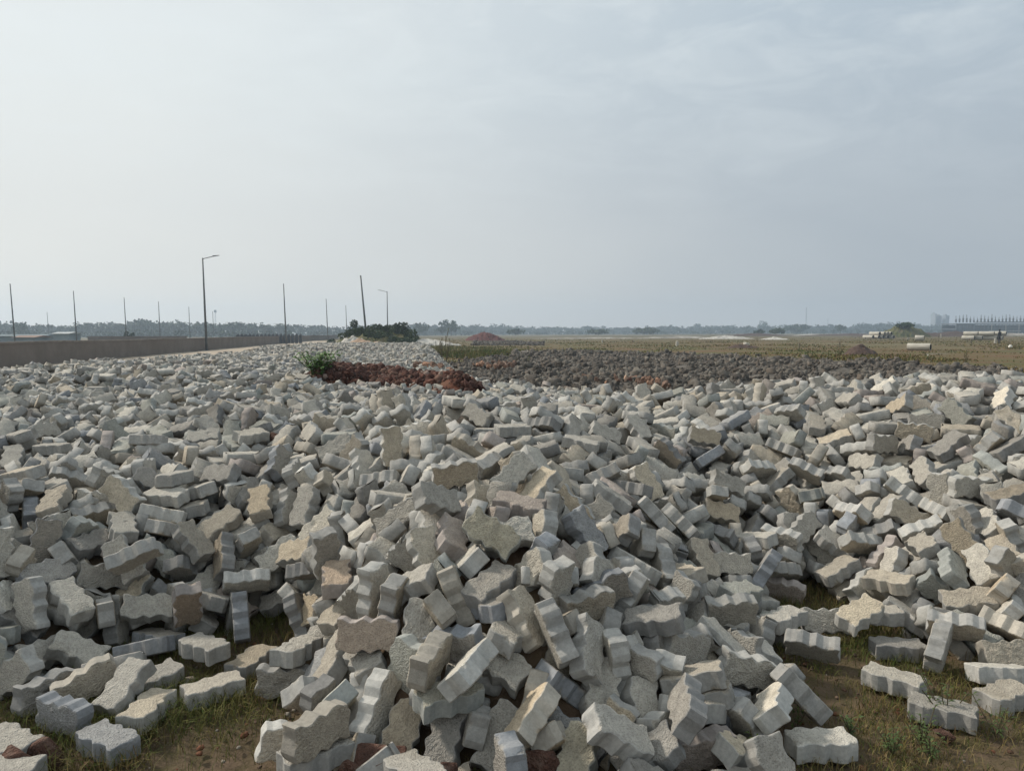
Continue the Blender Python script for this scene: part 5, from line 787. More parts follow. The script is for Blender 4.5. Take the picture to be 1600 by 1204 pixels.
2733,3526,387,60,-43,67,3186,3532,401,32,-68,-33,-2807,3225,490,-7,-62,-77,2629,3326,256,58,-8,-49,3006,3288,175,-76,-64,-11,1538,5090,462,15,-7,33,
-808,5048,729,13,-67,-73,-3727,5117,481,-22,-7,42,4191,4754,792,20,-24,-94,4432,4779,770,-99,1,-7,-4671,5016,497,64,45,47,-2999,3729,508,37,-30,77,
-2680,3298,509,66,-46,-46,2985,3698,495,37,-82,-1,-3697,3955,534,53,3,81,-2848,3711,503,18,-33,-86,-3341,3308,432,-85,-5,-52,3390,3671,492,47,56,-59,
3201,3234,63,33,94,-10,2832,3581,436,52,-77,5,-404,4881,718,70,-26,-21,-2552,4833,525,-5,41,-91,-1568,4843,557,71,68,15,4195,4538,706,9,1,-100,
-2628,3202,481,-51,-29,42,3109,3449,365,72,48,0,-2975,3550,500,21,-69,69,-2796,2902,265,37,54,58,3674,3956,637,23,-57,4,-1934,4033,473,48,-20,-65,
2671,3017,46,19,-55,-59,-2711,2810,130,19,-56,-30,2602,3686,407,-18,-49,-33,1024,4177,318,25,4,63,-3570,3712,511,-45,-19,-83,3189,3901,598,-61,1,74,
3450,4591,767,-45,41,24,457,4523,597,6,-99,8,-1764,4582,533,-2,4,-15,-1568,4575,512,9,-2,-61,-418,4562,712,61,77,0,-2035,4585,500,3,-6,16,
3241,4374,720,-12,-84,51,3674,4332,673,6,-18,92,-4180,4517,518,9,-48,-84,2197,4301,341,20,-5,-73,371,4352,587,3,10,-16,-2313,4320,495,3,4,-79,
-1612,4349,517,-57,46,-22,-3411,3478,491,17,-13,65,3312,3998,640,-72,-28,61,-2476,2864,84,-53,48,-64,3096,3080,94,-58,-20,-25,3543,3878,585,-55,33,76,
2284,3055,59,-30,-51,56,-3073,3346,531,-37,-77,-11,3219,4102,657,33,3,-56,3469,4009,658,15,-28,-92,3709,4142,695,-27,95,14,-4086,4252,495,5,-61,-63,
-3686,4397,501,30,-45,-67,-51,4035,715,9,98,4,-2247,4148,541,-56,-45,45,-2017,4030,502,-64,76,8,3519,3681,509,-31,-62,63,-2256,2806,109,-3,89,-23,
-2697,2982,329,59,-63,45,3183,3697,505,-67,-57,46,-2938,3194,521,-48,-61,-22,3364,3465,324,-37,-45,81,2987,3508,368,68,19,-69,-3138,3134,333,76,41,11,
-2355,3130,332,-91,33,-24,-3088,3004,213,-53,-13,42,3301,3699,508,32,13,59,3010,3763,550,-17,-30,92,3249,3789,542,16,-7,44,3493,3838,594,-91,41,-1,
-3775,4034,531,9,0,-69,-96,3849,688,-5,7,-99,2758,3563,429,11,-30,90,3075,3584,449,6,-22,62,-3179,3867,581,-8,-53,3,3441,3612,480,-47,54,-69,
-2598,3131,441,-3,76,32,-2614,2839,105,42,-11,34]
# settled poses of the pavers (world position in mm, rotation x y z in hundredths), sorted by how large they show
PQ = np.array(POSES, float).reshape(-1, 6); POS = PQ[:, :3]/1000; QV = PQ[:, 3:]/100
QW = np.sqrt(np.clip(1-(QV**2).sum(1), 0, 1)); QT = np.c_[QW, QV]; QT /= np.linalg.norm(QT, axis=1)[:, None]
def quat_mats(q):
    w, x, y, z = q.T
    return np.stack([np.stack([1-2*(y*y+z*z), 2*(x*y-z*w), 2*(x*z+y*w)], -1), np.stack([2*(x*y+z*w), 1-2*(x*x+z*z), 2*(y*z-x*w)], -1), np.stack([2*(x*z-y*w), 2*(y*z+x*w), 1-2*(x*x+y*y)], -1)], 1)
RM = quat_mats(QT)
NIND = 300
def build_individuals():
    vars_ = [hires_paver(s) for s in range(13)]+[hires_paver(101, True), hires_paver(102, True)]
    px, py, dd = proj(POS[:NIND]); info = []
    for i in range(NIND):
        R = RM[i]; tocam = CAMP-POS[i]; tocam /= np.linalg.norm(tocam)
        fz = abs(R[:, 2]@tocam); fy = abs(R[:, 1]@tocam); fx = abs(R[:, 0]@tocam)
        col, nm = tint_for(i)
        long_up = abs(R[2, 0]); flat = abs(R[2, 2]); onedge = abs(R[2, 1])
        ax = np.array([R[:, 0]@CR, R[:, 0]@CU]); ax = ax if ax[1] > 0 else -ax
        lean = 'leaning right' if ax[0] > 0 else 'leaning left'
        if long_up > .8: pose = 'standing nearly upright'
        elif long_up > .5: pose = 'tilted steeply, '+lean
        elif flat > .88: pose = 'lying flat'
        elif onedge > .85: pose = 'resting on its long edge'
        elif flat > onedge: pose = 'tipped face up'
        else: pose = 'tipped side up'
        see = 'broad face' if fz >= max(fy*.6, fx*.5) else ('ridged side' if fy > fx*.55 else 'end')
        x, y = px[i], py[i]
        if y > 940 and x < 470: reg = 'beside the left grass patch'
        elif x > 1225 and y > 900: reg = 'beside the right grass patch'
        elif y > 1080: reg = 'at the foot of the central spill'
        elif y > 960: reg = 'low on the central spill' if x > 620 else 'on the left flank of the spill'
        elif x < 330: reg = 'on the left slope' if y > 820 else 'high on the left slope'
        elif x > 1200: reg = 'on the right-hand heap' if y > 760 else 'near the crest of the right heap'
        elif y > 840: reg = 'mid-slope left of centre' if x < 700 else 'mid-slope right of centre'
        else: reg = 'on the upper slope left of centre' if x < 760 else 'on the upper slope right of centre'
        info.append([nm, pose, see, reg, x, y, col])
    keys = {}
    for i, f in enumerate(info): keys.setdefault((f[0], f[1], f[2], f[3]), []).append(i)
    proto = None; ords = ['leftmost', 'second from left', 'third from left', 'fourth from left', 'fifth from left', 'sixth from left', 'seventh from left']
    for i in range(NIND):
        nm, pose, see, reg, x, y, col = info[i]
        me = vars_[13+i % 2] if (i % 17 == 9 and i > 50) else vars_[(i*5+i//13) % 13]
        if i == 0: o = link('paver_block', me); proto = o
        else: o = proto.copy(); o.data = me; COL.objects.link(o)
        o.name = 'paver_block'
        o.rotation_mode = 'QUATERNION'; o.location = POS[i]; o.rotation_quaternion = QT[i]; o.color = (*col, 1)
        same = sorted(keys[(nm, pose, see, reg)], key=lambda k: info[k][4])
        tone = nm if nm != 'grey' else 'mid-grey'
        lab = '%s paver %s %s' % (tone, pose, reg)
        if see == 'end': lab = '%s paver, end-on, %s %s' % (tone, pose, reg)
        elif see == 'ridged side': lab = '%s paver, ridged side showing, %s %s' % (tone, pose, reg)
        if len(same) > 1: lab += ', '+(ords[same.index(i)] if same.index(i) < 7 else 'rightmost')
        w = lab.split()
        if len(w) > 15: lab = lab.replace(', ridged side showing,', ' edge-on,').replace('tilted steeply, ', '').replace('standing nearly upright', 'upright').replace('resting on its long edge', 'on its edge')
        tag(o, lab, 'paver block', 'wavy-edged concrete pavers tipped in a heap')
build_individuals()
def placed_mass(V0, F0, pos, rm, tint, jit=0.0):
    n = len(pos); k = len(V0)
    V = np.einsum('nij,kj->nki', rm, V0)+pos[:, None, :]
    if jit: V = V+RNG.normal(0, jit, V.shape)
    lens = np.array([len(f) for f in F0]); assert (lens == 4).all()
    F = (np.array(F0)[None]+(np.arange(n)*k)[:, None, None]).reshape(-1, 4)
    col = np.repeat(np.c_[tint, np.ones(n)][:, None], k, 1).reshape(-1, 4)
    return V.reshape(-1, 3), F, col
def build_mass():
    V0, F0 = lowres_paver(True); V1, F1 = lowres_paver(False)
    i = np.arange(NIND, len(POS)); T = np.array([tint_for(k)[0] for k in i])
    Va, Fa, Ca = placed_mass(V0, F0, POS[i], RM[i], T, .0006)
    fa = np.tile(np.abs(V0[:, 2]) > TH/2-.001, len(i)).astype(float)
    # the carpet running back along the road: settled patches laid again over the far ground
    hz = POS[:, 2]-H(POS[:, 0], POS[:, 1])
    sel = (POS[:, 0] > -3.2) & (POS[:, 0] < .4) & (POS[:, 1] > 4.3) & (POS[:, 1] < 6.7) & (hz > -.2)
    bp = POS[sel]-[-1.4, 5.5, 0]; bh = hz[sel]; br = RM[sel]
    P2 = []; R2 = []
    step = 1.7
    for gy in np.arange(8.0, 52, step):
        for gx in np.arange(-14, 10, step):
            if not inside(gx, gy).any() and not (edged(gx, gy) < 1.5).any(): continue
            for rep in range(2):
                a = RND.uniform(0, 6.28); cs, sn = math.cos(a), math.sin(a); Rz = np.array([[cs, -sn, 0], [sn, cs, 0], [0, 0, 1]])
                q = bp.copy(); q[:, 2] = 0; q = q@Rz.T; ins = (np.abs(q[:, 0]) < step/2+.06) & (np.abs(q[:, 1]) < step/2+.06)
                if rep: ins &= RNG.random(len(q)) < .35
                w = q[ins]+[gx, gy, 0]; hh = H(w[:, 0], w[:, 1]); keep = (hh > .05) & inside(w[:, 0], w[:, 1])
                w[:, 2] = hh+bh[ins]*.9+(.03 if rep else 0)
                P2.append(w[keep]); R2.append(np.einsum('ij,njk->nik', Rz, br[ins][keep]))
    P2 = np.concatenate(P2); R2 = np.concatenate(R2)
    # keep clear of the settled part and of the red brick heap
    from mathutils.kdtree import KDTree
    kd = KDTree(len(POS)); [kd.insert(p, j) for j, p in enumerate(POS)]; kd.balance()
    keep = np.array([kd.find(p)[2] > .15 for p in P2])
    keep &= ~((P2[:, 1] < 10.0) & (np.array([len(kd.find_range(p, .5)) for p in P2]) > 3))
    keep &= ~np.array([in_red(x, y) for x, y, _ in P2])
    px, py, dd = proj(P2); keep &= (px > -300) & (px < 1900)
    P2 = P2[keep]; R2 = R2[keep]
    T2 = np.array([tint_for(90000+k)[0] for k in range(len(P2))])
    Vb, Fb, Cb = placed_mass(V1, F1, P2, R2, T2)
    print('pavers: mass', len(i), 'far', len(P2))
    V = np.concatenate([Va, Vb]); F = np.concatenate([Fa, Fb+len(Va)]); Cc = np.concatenate([Ca, Cb]); fa = np.concatenate([fa, np.tile(0.4, len(Vb))])
    o = link('paver_rubble', mesh_np('paver_rubble', V, F, [M_PAVERS], False, {'tint': ('POINT', 'FLOAT_COLOR', Cc), 'face': ('POINT', 'FLOAT', fa)}))
    tag(o, 'tipped grey concrete pavers carpeting the ground back along the road', 'paver heap', kind='stuff')
RED = [at_z(*q)[:2] for q in ()]
RC = np.array([(-2.84, 11.37, 0.35), (-2.56, 12.28, 1.00), (-2.07, 12.68, 1.30), (-1.33, 11.57, 0.85), (-0.74, 10.36, 0.40)]) # centre line of the red brick heap: x, y, half width
def in_red(x, y, grow=0.0):
    best = 9
    for (a, b) in zip(RC[:-1], RC[1:]):
        ab = b[:2]-a[:2]; t = np.clip(((x-a[0])*ab[0]+(y-a[1])*ab[1])/(ab@ab), 0, 1)
        w = a[2]+(b[2]-a[2])*t; best = min(best, math.hypot(x-a[0]-t*ab[0], y-a[1]-t*ab[1])/(w+grow))
    return best < 1
build_mass()

# ------------------------------------------------------------------ red brick heap and other broken brick
def chunk_mesh(seed, mat, dims=(1, .75, .6), name='brick_fragment'):
    r = random.Random(seed); bm = bmesh.new()
    for _ in range(15):
        v = Vector((r.uniform(-1, 1), r.uniform(-1, 1), r.uniform(-1, 1)))
        v = v/max(abs(v.x), abs(v.y), abs(v.z)); v = Vector((v.x*dims[0]*r.uniform(.75, 1), v.y*dims[1]*r.uniform(.75, 1), v.z*dims[2]*r.uniform(.75, 1)))*.5
        bm.verts.new(v)
    bmesh.ops.convex_hull(bm, input=bm.verts); bmesh.ops.delete(bm, geom=[v for v in bm.verts if not v.link_faces], context='VERTS')
    bmesh.ops.bevel(bm, geom=bm.edges[:], offset=.03, segments=1, affect='EDGES')
    bmesh.ops.triangulate(bm, faces=bm.faces[:]); bmesh.ops.subdivide_edges(bm, edges=bm.edges[:], cuts=2, use_grid_fill=True)
    for v in bm.verts: v.co += v.co.normalized()*noise.noise(v.co*6+Vector((seed, 0, 0)))*.035
    m = bpy.data.meshes.new(name); bm.to_mesh(m); bm.free(); m.materials.append(mat); return m
def vary(m):
    t = m.node_tree; b = [n for n in t.nodes if n.type == 'BSDF_PRINCIPLED'][0]; src = b.inputs['Base Color'].links[0].from_socket
    oi = N(t, 'ShaderNodeObjectInfo'); r = ramp(t, [(0, (.75, .75, .78)), (.45, (1, .95, .95)), (.75, (1.5, 1.35, 1.25)), (.93, (2.2, 2.3, 2.3))]); r.color_ramp.interpolation = 'CONSTANT'
    t.links.new(oi.outputs['Random'], r.inputs[0]); t.links.new(mixc(t, 1.0, src, r.outputs[0], 'MULTIPLY'), b.inputs['Base Color'])
vary(M_BRICK); vary(M_BRICKO)
M_BRICKN = noisy('weathered_brick', (.06, .038, .030), (.13, .068, .050), 3, 9, .95, .03, 12, c3=(.19, .13, .10))
NEAR_M = [chunk_mesh(s+60, M_BRICKN, (1.1, .8, .55)) for s in range(4)]
RED_M = [chunk_mesh(s, M_BRICK) for s in range(9)]; ORG_M = [chunk_mesh(s+20, M_BRICKO) for s in range(5)]
def scatter_chunks(n, samp, meshes, label, group, smin=.1, smax=.24):
    proto = None
    for k in range(n):
        x, y, z = samp(k); s = RND.uniform(smin, smax)
        if proto is None: o = link('brick_fragment', meshes[0]); proto = o
        else: o = proto.copy(); COL.objects.link(o)
        o.data = RND.choice(meshes); o.name = 'brick_fragment'; o.location = (x, y, z+s*.12); o.scale = (s, s, s); o.rotation_euler = (RND.uniform(0, 6), RND.uniform(0, 6), RND.uniform(0, 6))
        tag(o, label, 'brick fragment', group)
def red_samp(k):
    while True:
        t = RND.random()*(len(RC)-1); i = int(t); f = t-i; c = RC[i]+(RC[i+1]-RC[i])*f; u = RND.uniform(-1, 1); w = RND.uniform(-1, 1)
        x, y = c[0]+u*c[2], c[1]+w*c[2]
        if not in_red(x, y): continue
        return x, y, red_h(x, y)
def red_h(x, y):
    best = 9
    for (a, b) in zip(RC[:-1], RC[1:]):
        ab = b[:2]-a[:2]; t = np.clip(((x-a[0])*ab[0]+(y-a[1])*ab[1])/(ab@ab), 0, 1); w = a[2]+(b[2]-a[2])*t
        best = min(best, math.hypot(x-a[0]-t*ab[0], y-a[1]-t*ab[1])/w)
    return float(H(x, y))-.13+.31*(1-best**2)
def red_mound():
    xs = np.arange(RC[:, 0].min()-1.5, RC[:, 0].max()+1.5, .07); ys = np.arange(RC[:, 1].min()-1.5, RC[:, 1].max()+1.5, .09)
    V = []; idx = {}; F = []
    for j, y in enumerate(ys):
        for i, x in enumerate(xs):
            if in_red(x, y, .12): idx[(i, j)] = len(V); V.append((x, y, red_h(x, y)+nz(x, y, 2, 2, 5)*.05))
    for (i, j) in idx:
        if all(k in idx for k in ((i+1, j), (i+1, j+1), (i, j+1))): F.append((idx[i, j], idx[i+1, j], idx[i+1, j+1], idx[i, j+1]))
    m = noisy('red_brick_dust', (.07, .030, .020), (.12, .048, .030), 2.5, 8, .95, .03, 14, c3=(.13, .07, .045))
    o = link('red_earth_mound', mesh_np('red_earth_mound', V, np.array(F), [m], True)); tag(o, kind='structure')
red_mound()
def red_grit():
    n = 4200; P_ = np.array([red_samp(0) for _ in range(n)]); ico = bmesh.new(); bmesh.ops.create_icosphere(ico, subdivisions=1, radius=.5); V0 = np.array([v.co[:] for v in ico.verts]); F0 = np.array([[v.index for v in f.verts] for f in ico.faces]); ico.free()
    s = np.clip(RNG.lognormal(math.log(.045), .45, n), .02, .12); k = len(V0); q = RNG.normal(size=(n, 4)); q /= np.linalg.norm(q, axis=1)[:, None]
    V = np.einsum('nij,nkj->nki', quat_mats(q), V0[None]*RNG.uniform(.6, 1.35, (n, k, 1)))*s[:, None, None]+(P_+[0, 0, 0]+np.stack([0*s, 0*s, s*.25], 1))[:, None]
    c = np.array([(.075, .038, .030), (.11, .055, .042), (.15, .090, .068), (.24, .18, .15), (.055, .036, .03)])[RNG.choice(5, n, p=(.35, .3, .17, .06, .12))]
    o = link('brick_rubble', mesh_np('brick_rubble', V.reshape(-1, 3), (F0[None]+(np.arange(n)*k)[:, None, None]).reshape(-1, 3), [M_CLOD], False, {'tint': ('POINT', 'FLOAT_COLOR', np.repeat(np.c_[c, np.ones(n)][:, None], k, 1).reshape(-1, 4))})); tag(o, 'crumbled dark red brick covering the low heap behind the pavers', 'brick rubble', kind='stuff')
red_grit()
scatter_chunks(205, red_samp, RED_M, 'dark red broken brick piled on the red heap behind the pavers', 'red brick fragments on the heap behind the pavers', .08, .21)
def spread(px, py, rx, ry, z):
    def f(k):
        p = at_z(px, py, z); a = RND.uniform(0, 6.28); r = math.sqrt(RND.random()); return p[0]+math.cos(a)*r*rx, p[1]+math.sin(a)*r*ry, z-.02+RND.uniform(0, .06)
    return f
def around(px, py, d, rx, ry, dz=0):
    def f(k):
        p = at_d(px, py, d); a = RND.uniform(0, 6.28); r = math.sqrt(RND.random()); x, y = p[0]+math.cos(a)*r*rx, p[1]+math.sin(a)*r*ry
        return x, y, max(float(H(x, y))-.02, 0)+dz
    return f
scatter_chunks(22, around(693, 570, 17.0, .75, .7, .06), ORG_M, 'orange brick piece in the small cluster behind the red heap', 'orange brick pieces right of the red heap', .12, .26)
scatter_chunks(28, spread(775, 570, .95, 2.2, .25), ORG_M, 'orange brick piece at the field edge beyond the white rubble', 'orange brick pieces at the field edge', .12, .28)
scatter_chunks(22, spread(962, 592, .85, 1.6, .22), ORG_M+RED_M[:1], 'brick fragment strewn behind the middle of the paver crest', 'brick fragments behind the paver crest', .08, .2)
scatter_chunks(18, spread(1020, 598, .45, 1.2, .30), ORG_M, 'pale orange brick fragment in the gap right of centre crest', 'brick fragments in the crest gap', .08, .2)
for k, (px, py, s, mt, lab) in enumerate([(592, 1192, .17, 0, 'large red brick lump at the bottom edge under the pavers'), (842, 1196, .17, 0, 'dark brown brick in front of the central spill'), (72, 1180, .13, 0, 'red brick half buried in grass at lower left'),
        (1475, 1146, .07, 0, 'small red chip among weeds at lower right'), (30, 1198, .14, 0, 'brown brick chip at the lower left corner'), (545, 1203, .10, 0, 'small red brick chip left of the large red lump'), (692, 1204, .09, 0, 'small red brick chip right of the large red lump'),
        (430, 688, .12, 0, 'single red chip wedged high in the pavers left of centre')]):
    p = at_z(px, py, (.10 if 500 < px < 900 else .02) if py > 1000 else .70); o = link('brick_fragment', NEAR_M[k % 4]); o.location = p; o.scale = (s, s, s); o.rotation_euler = (k, k*2, k*3); tag(o, lab, 'brick fragment')

# ------------------------------------------------------------------ grass, weeds, clods
def blades(name, P, hgt, wid, cols, label, lean=.5, cat='grass'):
    n = len(P); a = RNG.uniform(0, 2*math.pi, n); l = RNG.uniform(.1, 1, n)*lean; b = RNG.uniform(0, 2*math.pi, n)
    h = hgt*RNG.uniform(.45, 1.25, n); w = wid*RNG.uniform(.6, 1.3, n)
    dx = np.stack([np.cos(a), np.sin(a), 0*a], 1)*w[:, None]/2; ln = np.stack([np.cos(b), np.sin(b), 0*b], 1)*(l*h)[:, None]; up = np.stack([0*h, 0*h, h], 1)
    v = np.stack([P-dx, P+dx, P+up*.55+ln*.35+dx*.75, P+up*.55+ln*.35-dx*.75, P+up*(1-l*.3)[:, None]+ln*1.1], 1).reshape(-1, 3)
    k = np.arange(n)*5; F = [*np.stack([k, k+1, k+2, k+3], 1).tolist(), *np.stack([k+3, k+2, k+4], 1).tolist()]
    C4 = np.repeat(np.c_[cols, np.ones(n)][:, None], 5, 1).reshape(-1, 4)
    o = link(name, mesh_np(name, v, F, [M_BLADE], False, {'tint': ('POINT', 'FLOAT_COLOR', C4)})); tag(o, label, cat, kind='stuff'); return o
GC = np.array([(.19, .145, .055), (.145, .13, .042), (.095, .115, .032), (.24, .19, .09), (.16, .10, .052), (.065, .09, .025)])
def gcols(P, wts=(3, 3, 2, 2, 2, 1), sc=1.3):
    w = np.array(wts, float); w /= w.sum(); base = GC[RNG.choice(6, len(P), p=w)]
    g = np.array([nz(x, y, sc, 21, 3) for x, y, _ in P]); k = np.clip(g*1.6+.3, 0, 1)[:, None]
    return base*(1-k*.5)+np.array([.07, .105, .025])*k*.5
def near_grass():
    n = 130000; x = RNG.uniform(-4.2, 4.6, n*2); y = RNG.uniform(1.9, 4.8, n*2)
    m = ~inside(x, y) | (edged(x, y) < .16); x = x[m]; y = y[m]; px, py, d = proj(np.stack([x, y, 0*x], 1)); k = (px > -120) & (px < 1720) & (py < 1330); x = x[k]; y = y[k]
    dens = np.array([nz(a, b, 1.6, 4, 4)+.5*nz(a, b, 7, 8, 2) for a, b in zip(x, y)]); k = RNG.random(len(x)) < np.clip(.62+dens*1.3, .06, 1); x = x[k]; y = y[k]
    # grow in tufts
    c = RNG.integers(0, len(x), len(x)); t = RNG.random(len(x)) < .6; x = np.where(t, x[c]+RNG.normal(0, .012, len(x)), x); y = np.where(t, y[c]+RNG.normal(0, .012, len(x)), y)
    P = np.stack([x, y, np.full(len(x), -.004)], 1); h = .045+.04*np.clip(np.array([nz(a, b, 1.1, 33, 3) for a, b in zip(x, y)])+.3, 0, 1)
    blades('grass', P, h, .0026, gcols(P), 'short dry olive grass on the bare patches before the pavers', 1.2)
    print('grass', len(P))
near_grass()
def litter():
    n = 4500; x = RNG.uniform(-4.0, 4.4, n); y = RNG.uniform(1.9, 4.5, n); m = ~inside(x, y) & (RNG.random(n) < np.array([np.clip(.4-nz(a, b, 1.3, 4, 3)*2, .1, 1) for a, b in zip(x, y)])); x = x[m]; y = y[m]
    ico = bmesh.new(); bmesh.ops.create_icosphere(ico, subdivisions=1, radius=.5); V0 = np.array([v.co[:] for v in ico.verts]); F0 = np.array([[v.index for v in f.verts] for f in ico.faces]); ico.free()
    s = RNG.gamma(2.0, .006, len(x))+.006; k = len(V0); V = V0[None]*s[:, None, None]*RNG.uniform(.6, 1.3, (len(x), k, 1))*np.array([1, 1, .6])+np.stack([x, y, s*.1], 1)[:, None]
    F = (F0[None]+(np.arange(len(x))*k)[:, None, None]).reshape(-1, 3); c = np.array([(.16, .075, .045), (.12, .085, .06), (.10, .06, .04), (.26, .23, .19)])[RNG.choice(4, len(x), p=(.28, .25, .25, .22))]
    o = link('gravel', mesh_np('gravel', V.reshape(-1, 3), F, [M_CLOD], False, {'tint': ('POINT', 'FLOAT_COLOR', np.repeat(np.c_[c, np.ones(len(x))][:, None], k, 1).reshape(-1, 4))})); tag(o, 'reddish grit scattered over the bare soil', 'gravel', kind='stuff')
litter()
def band_poly():
    far = [(700, 568), (750, 560), (815, 551), (900, 547.5), (1000, 551), (1100, 554), (1200, 558.5), (1300, 562), (1400, 567), (1500, 575), (1600, 583), (1750, 592)]
    P = [tuple(at_z(x, y+4)[:2]) for x, y in far]; return np.array(P+[(14, 8), (9.7, 7.3), (7.2, 8.4), (4, 9.4), (1.6, 10.9), (.8, 12.6), (-.1, 15.), (-.6, 17)])
BP = band_poly()
BP2 = np.array([tuple(at_z(x, y)[:2]) for x, y in [(735, 540), (740, 534), (790, 533.5), (850, 535), (850, 540)]])
def clods():
    x = RNG.uniform(-16, 30, 170000); y = 8+62*RNG.random(170000)**1.15; m = inside(x+RNG.normal(0, .25, len(x)), y+RNG.normal(0, .8, len(x))*y/30, BP) & ~(inside(x, y) & (H(x, y) > .12)); x = x[m]; y = y[m]
    px, py, d = proj(np.stack([x, y, 0*x], 1)); g = np.array([nz(a, b, .25, 6, 3) for a, b in zip(x, y)])
    lawn = (py < 561) & (px < 800) & (px > 600) & (py > 543)
    k = (px < 1720) & (RNG.random(len(x)) < np.clip(.85+g*.6, .1, 1)) & ~(lawn & (RNG.random(len(x)) < .9)); x = x[k]; y = y[k]
    x2 = RNG.uniform(-12, 6, 9000); y2 = RNG.uniform(60, 130, 9000); m2 = inside(x2, y2, BP2); x = np.r_[x, x2[m2]]; y = np.r_[y, y2[m2]]
    ico = bmesh.new(); bmesh.ops.create_icosphere(ico, subdivisions=2, radius=.5); V0 = np.array([v.co[:] for v in ico.verts]); F0 = np.array([[v.index for v in f.verts] for f in ico.faces]); ico.free()
    n = len(x); k = len(V0); s = np.clip(RNG.lognormal(math.log(.085), .5, n), .04, .32)*np.clip(.85+y*.008, 1, 1.35)
    # eight lump shapes
    sh = []
    for q in range(10):
        d0 = np.array([1+.9*noise.noise(Vector(v)*3.1+Vector((q*5, 0, 0)))+.5*noise.noise(Vector(v)*9+Vector((q*5, 0, 0))) for v in V0]); sh.append(V0*d0[:, None]*np.array([1.2, .9, .75]))
    sh = np.array(sh)[RNG.integers(0, 10, n)]; q = RNG.normal(size=(n, 4)); q /= np.linalg.norm(q, axis=1)[:, None]
    hz = np.array([nz(a, b, .45, 15, 4) for a, b in zip(x, y)]); z = np.clip(.03+hz*.30, 0, .22)
    V = np.einsum('nij,nkj->nki', quat_mats(q), sh)*s[:, None, None]+np.stack([x, y, z+s*.15], 1)[:, None]
    F = (F0[None]+(np.arange(n)*k)[:, None, None]).reshape(-1, 3); c = np.array([(.118, .106, .092), (.088, .078, .068), (.165, .15, .128), (.12, .10, .082)])[RNG.choice(4, n, p=(.45, .25, .15, .15))]*RNG.uniform(.8, 1.25, (n, 1))
    print('clods', n)
    o = link('dug_clay_clods', mesh_np('dug_clay_clods', V.reshape(-1, 3), F, [M_CLOD], False, {'tint': ('POINT', 'FLOAT_COLOR', np.repeat(np.c_[c, np.ones(n)][:, None], k, 1).reshape(-1, 4))})); tag(o, 'dark grey dug clay clods in a broad band across the field', 'clods', kind='stuff')
    # soil under them
    xs = np.arange(-14, 30, .3); ys = np.arange(8, 72, .4); idx = {}; V = []; F = []; X, Y = np.meshgrid(xs, ys); ins = inside(X, Y, BP)
    for j in range(len(ys)):
        for i in range(len(xs)):
            if ins[j, i]: a, b = xs[i], ys[j]; idx[i, j] = len(V); V.append((a, b, .005+max(0, .02+nz(a, b, .45, 15, 4)*.28)+RND.uniform(0, .05)))
    for (i, j) in idx:
        if all(q in idx for q in ((i+1, j), (i+1, j+1), (i, j+1))): F.append((idx[i, j], idx[i+1, j], idx[i+1, j+1], idx[i, j+1]))
    m = noisy('dug_clay', (.07, .062, .052), (.11, .098, .084), 2, 8, .95, .04, 9, c3=(.15, .13, .11)); o = link('dug_soil', mesh_np('dug_soil', V, np.array(F), [m], False)); tag(o, kind='structure')
clods()
def field_grass():
    n = 90000; y = 16*np.exp(RNG.random(n)*math.log(220/16)); x = (RNG.uniform(-.25, .8, n))*y; m = ~inside(x, y, BP) & (~inside(x, y)); x = x[m]; y = y[m]
    px, py, d = proj(np.stack([x, y, 0*x], 1)); k = (px > 600); x = x[k]; y = y[k]
    g = np.array([nz(a, b, .16, 51, 5) for a, b in zip(x, y)]); k = RNG.random(len(x)) < np.clip(.45+g*1.8, .04, 1)*np.clip(1.3-y/150, .25, 1); x = x[k]; y = y[k]; g = g[k]
    P = np.stack([x, y, -.01+0*x], 1); h = .06+.11*np.clip(g+.35, 0, 1); cols = gcols(P, (4, 4, 2, .6, 3, 2), .08)*.85
    blades('grass', P, h, .02+y*.0012, cols, 'rough brown-green grass over the open field', 1.0); print('field grass', len(P))
field_grass()
def verge():   # the green strip right of the far pavers
    P = []
    for _ in range(9000):
        px = RND.uniform(615, 830); t = (px-615)/215; py = RND.uniform(535+t*12, 552+t*16); p = at_z(px, py, 0.02); P.append((p[0], p[1], max(0, float(H(p[0], p[1]))-.1)))
    P = np.array(P); h = .16+.28*np.clip(np.array([nz(a, b, .5, 61, 3) for a, b, _ in P])+.2, 0, 1)
    blades('verge_grass', P, h, .035, gcols(P, (1, 3, 4, 1, 1, 3), .3)*.9, 'taller green grass along the far right edge of the pavers', .8)
verge()
M_LEAF = noisy('green_leaf', (.040, .065, .018), (.085, .115, .035), 20, 3, .6)
M_LEAFD = noisy('dark_leaf', (.018, .036, .012), (.045, .070, .022), 1.2, 5, .7)
M_STALK = noisy('dry_stalk', (.07, .06, .035), (.12, .10, .06), 20, 3, .9)
def leaf(mb, p, d, ln, w, droop=.3):
    d = Vector(d).normalized(); s = d.cross(Vector((0, 0, 1)));  s = s.normalized() if s.length > .01 else Vector((1, 0, 0)); p = Vector(p); b = len(mb.v)
    m = p+d*ln*.5; e = p+d*ln-Vector((0, 0, ln*droop))
    for q in (p, m-s*w/2, m+s*w/2, e): mb.v.append(tuple(q))
    mb.v.append(tuple(m-Vector((0, 0, -w*.12)))); c = b+4
    mb.f += [(b, b+1, c), (b, c, b+2), (b+1, b+3, c), (c, b+3, b+2)]
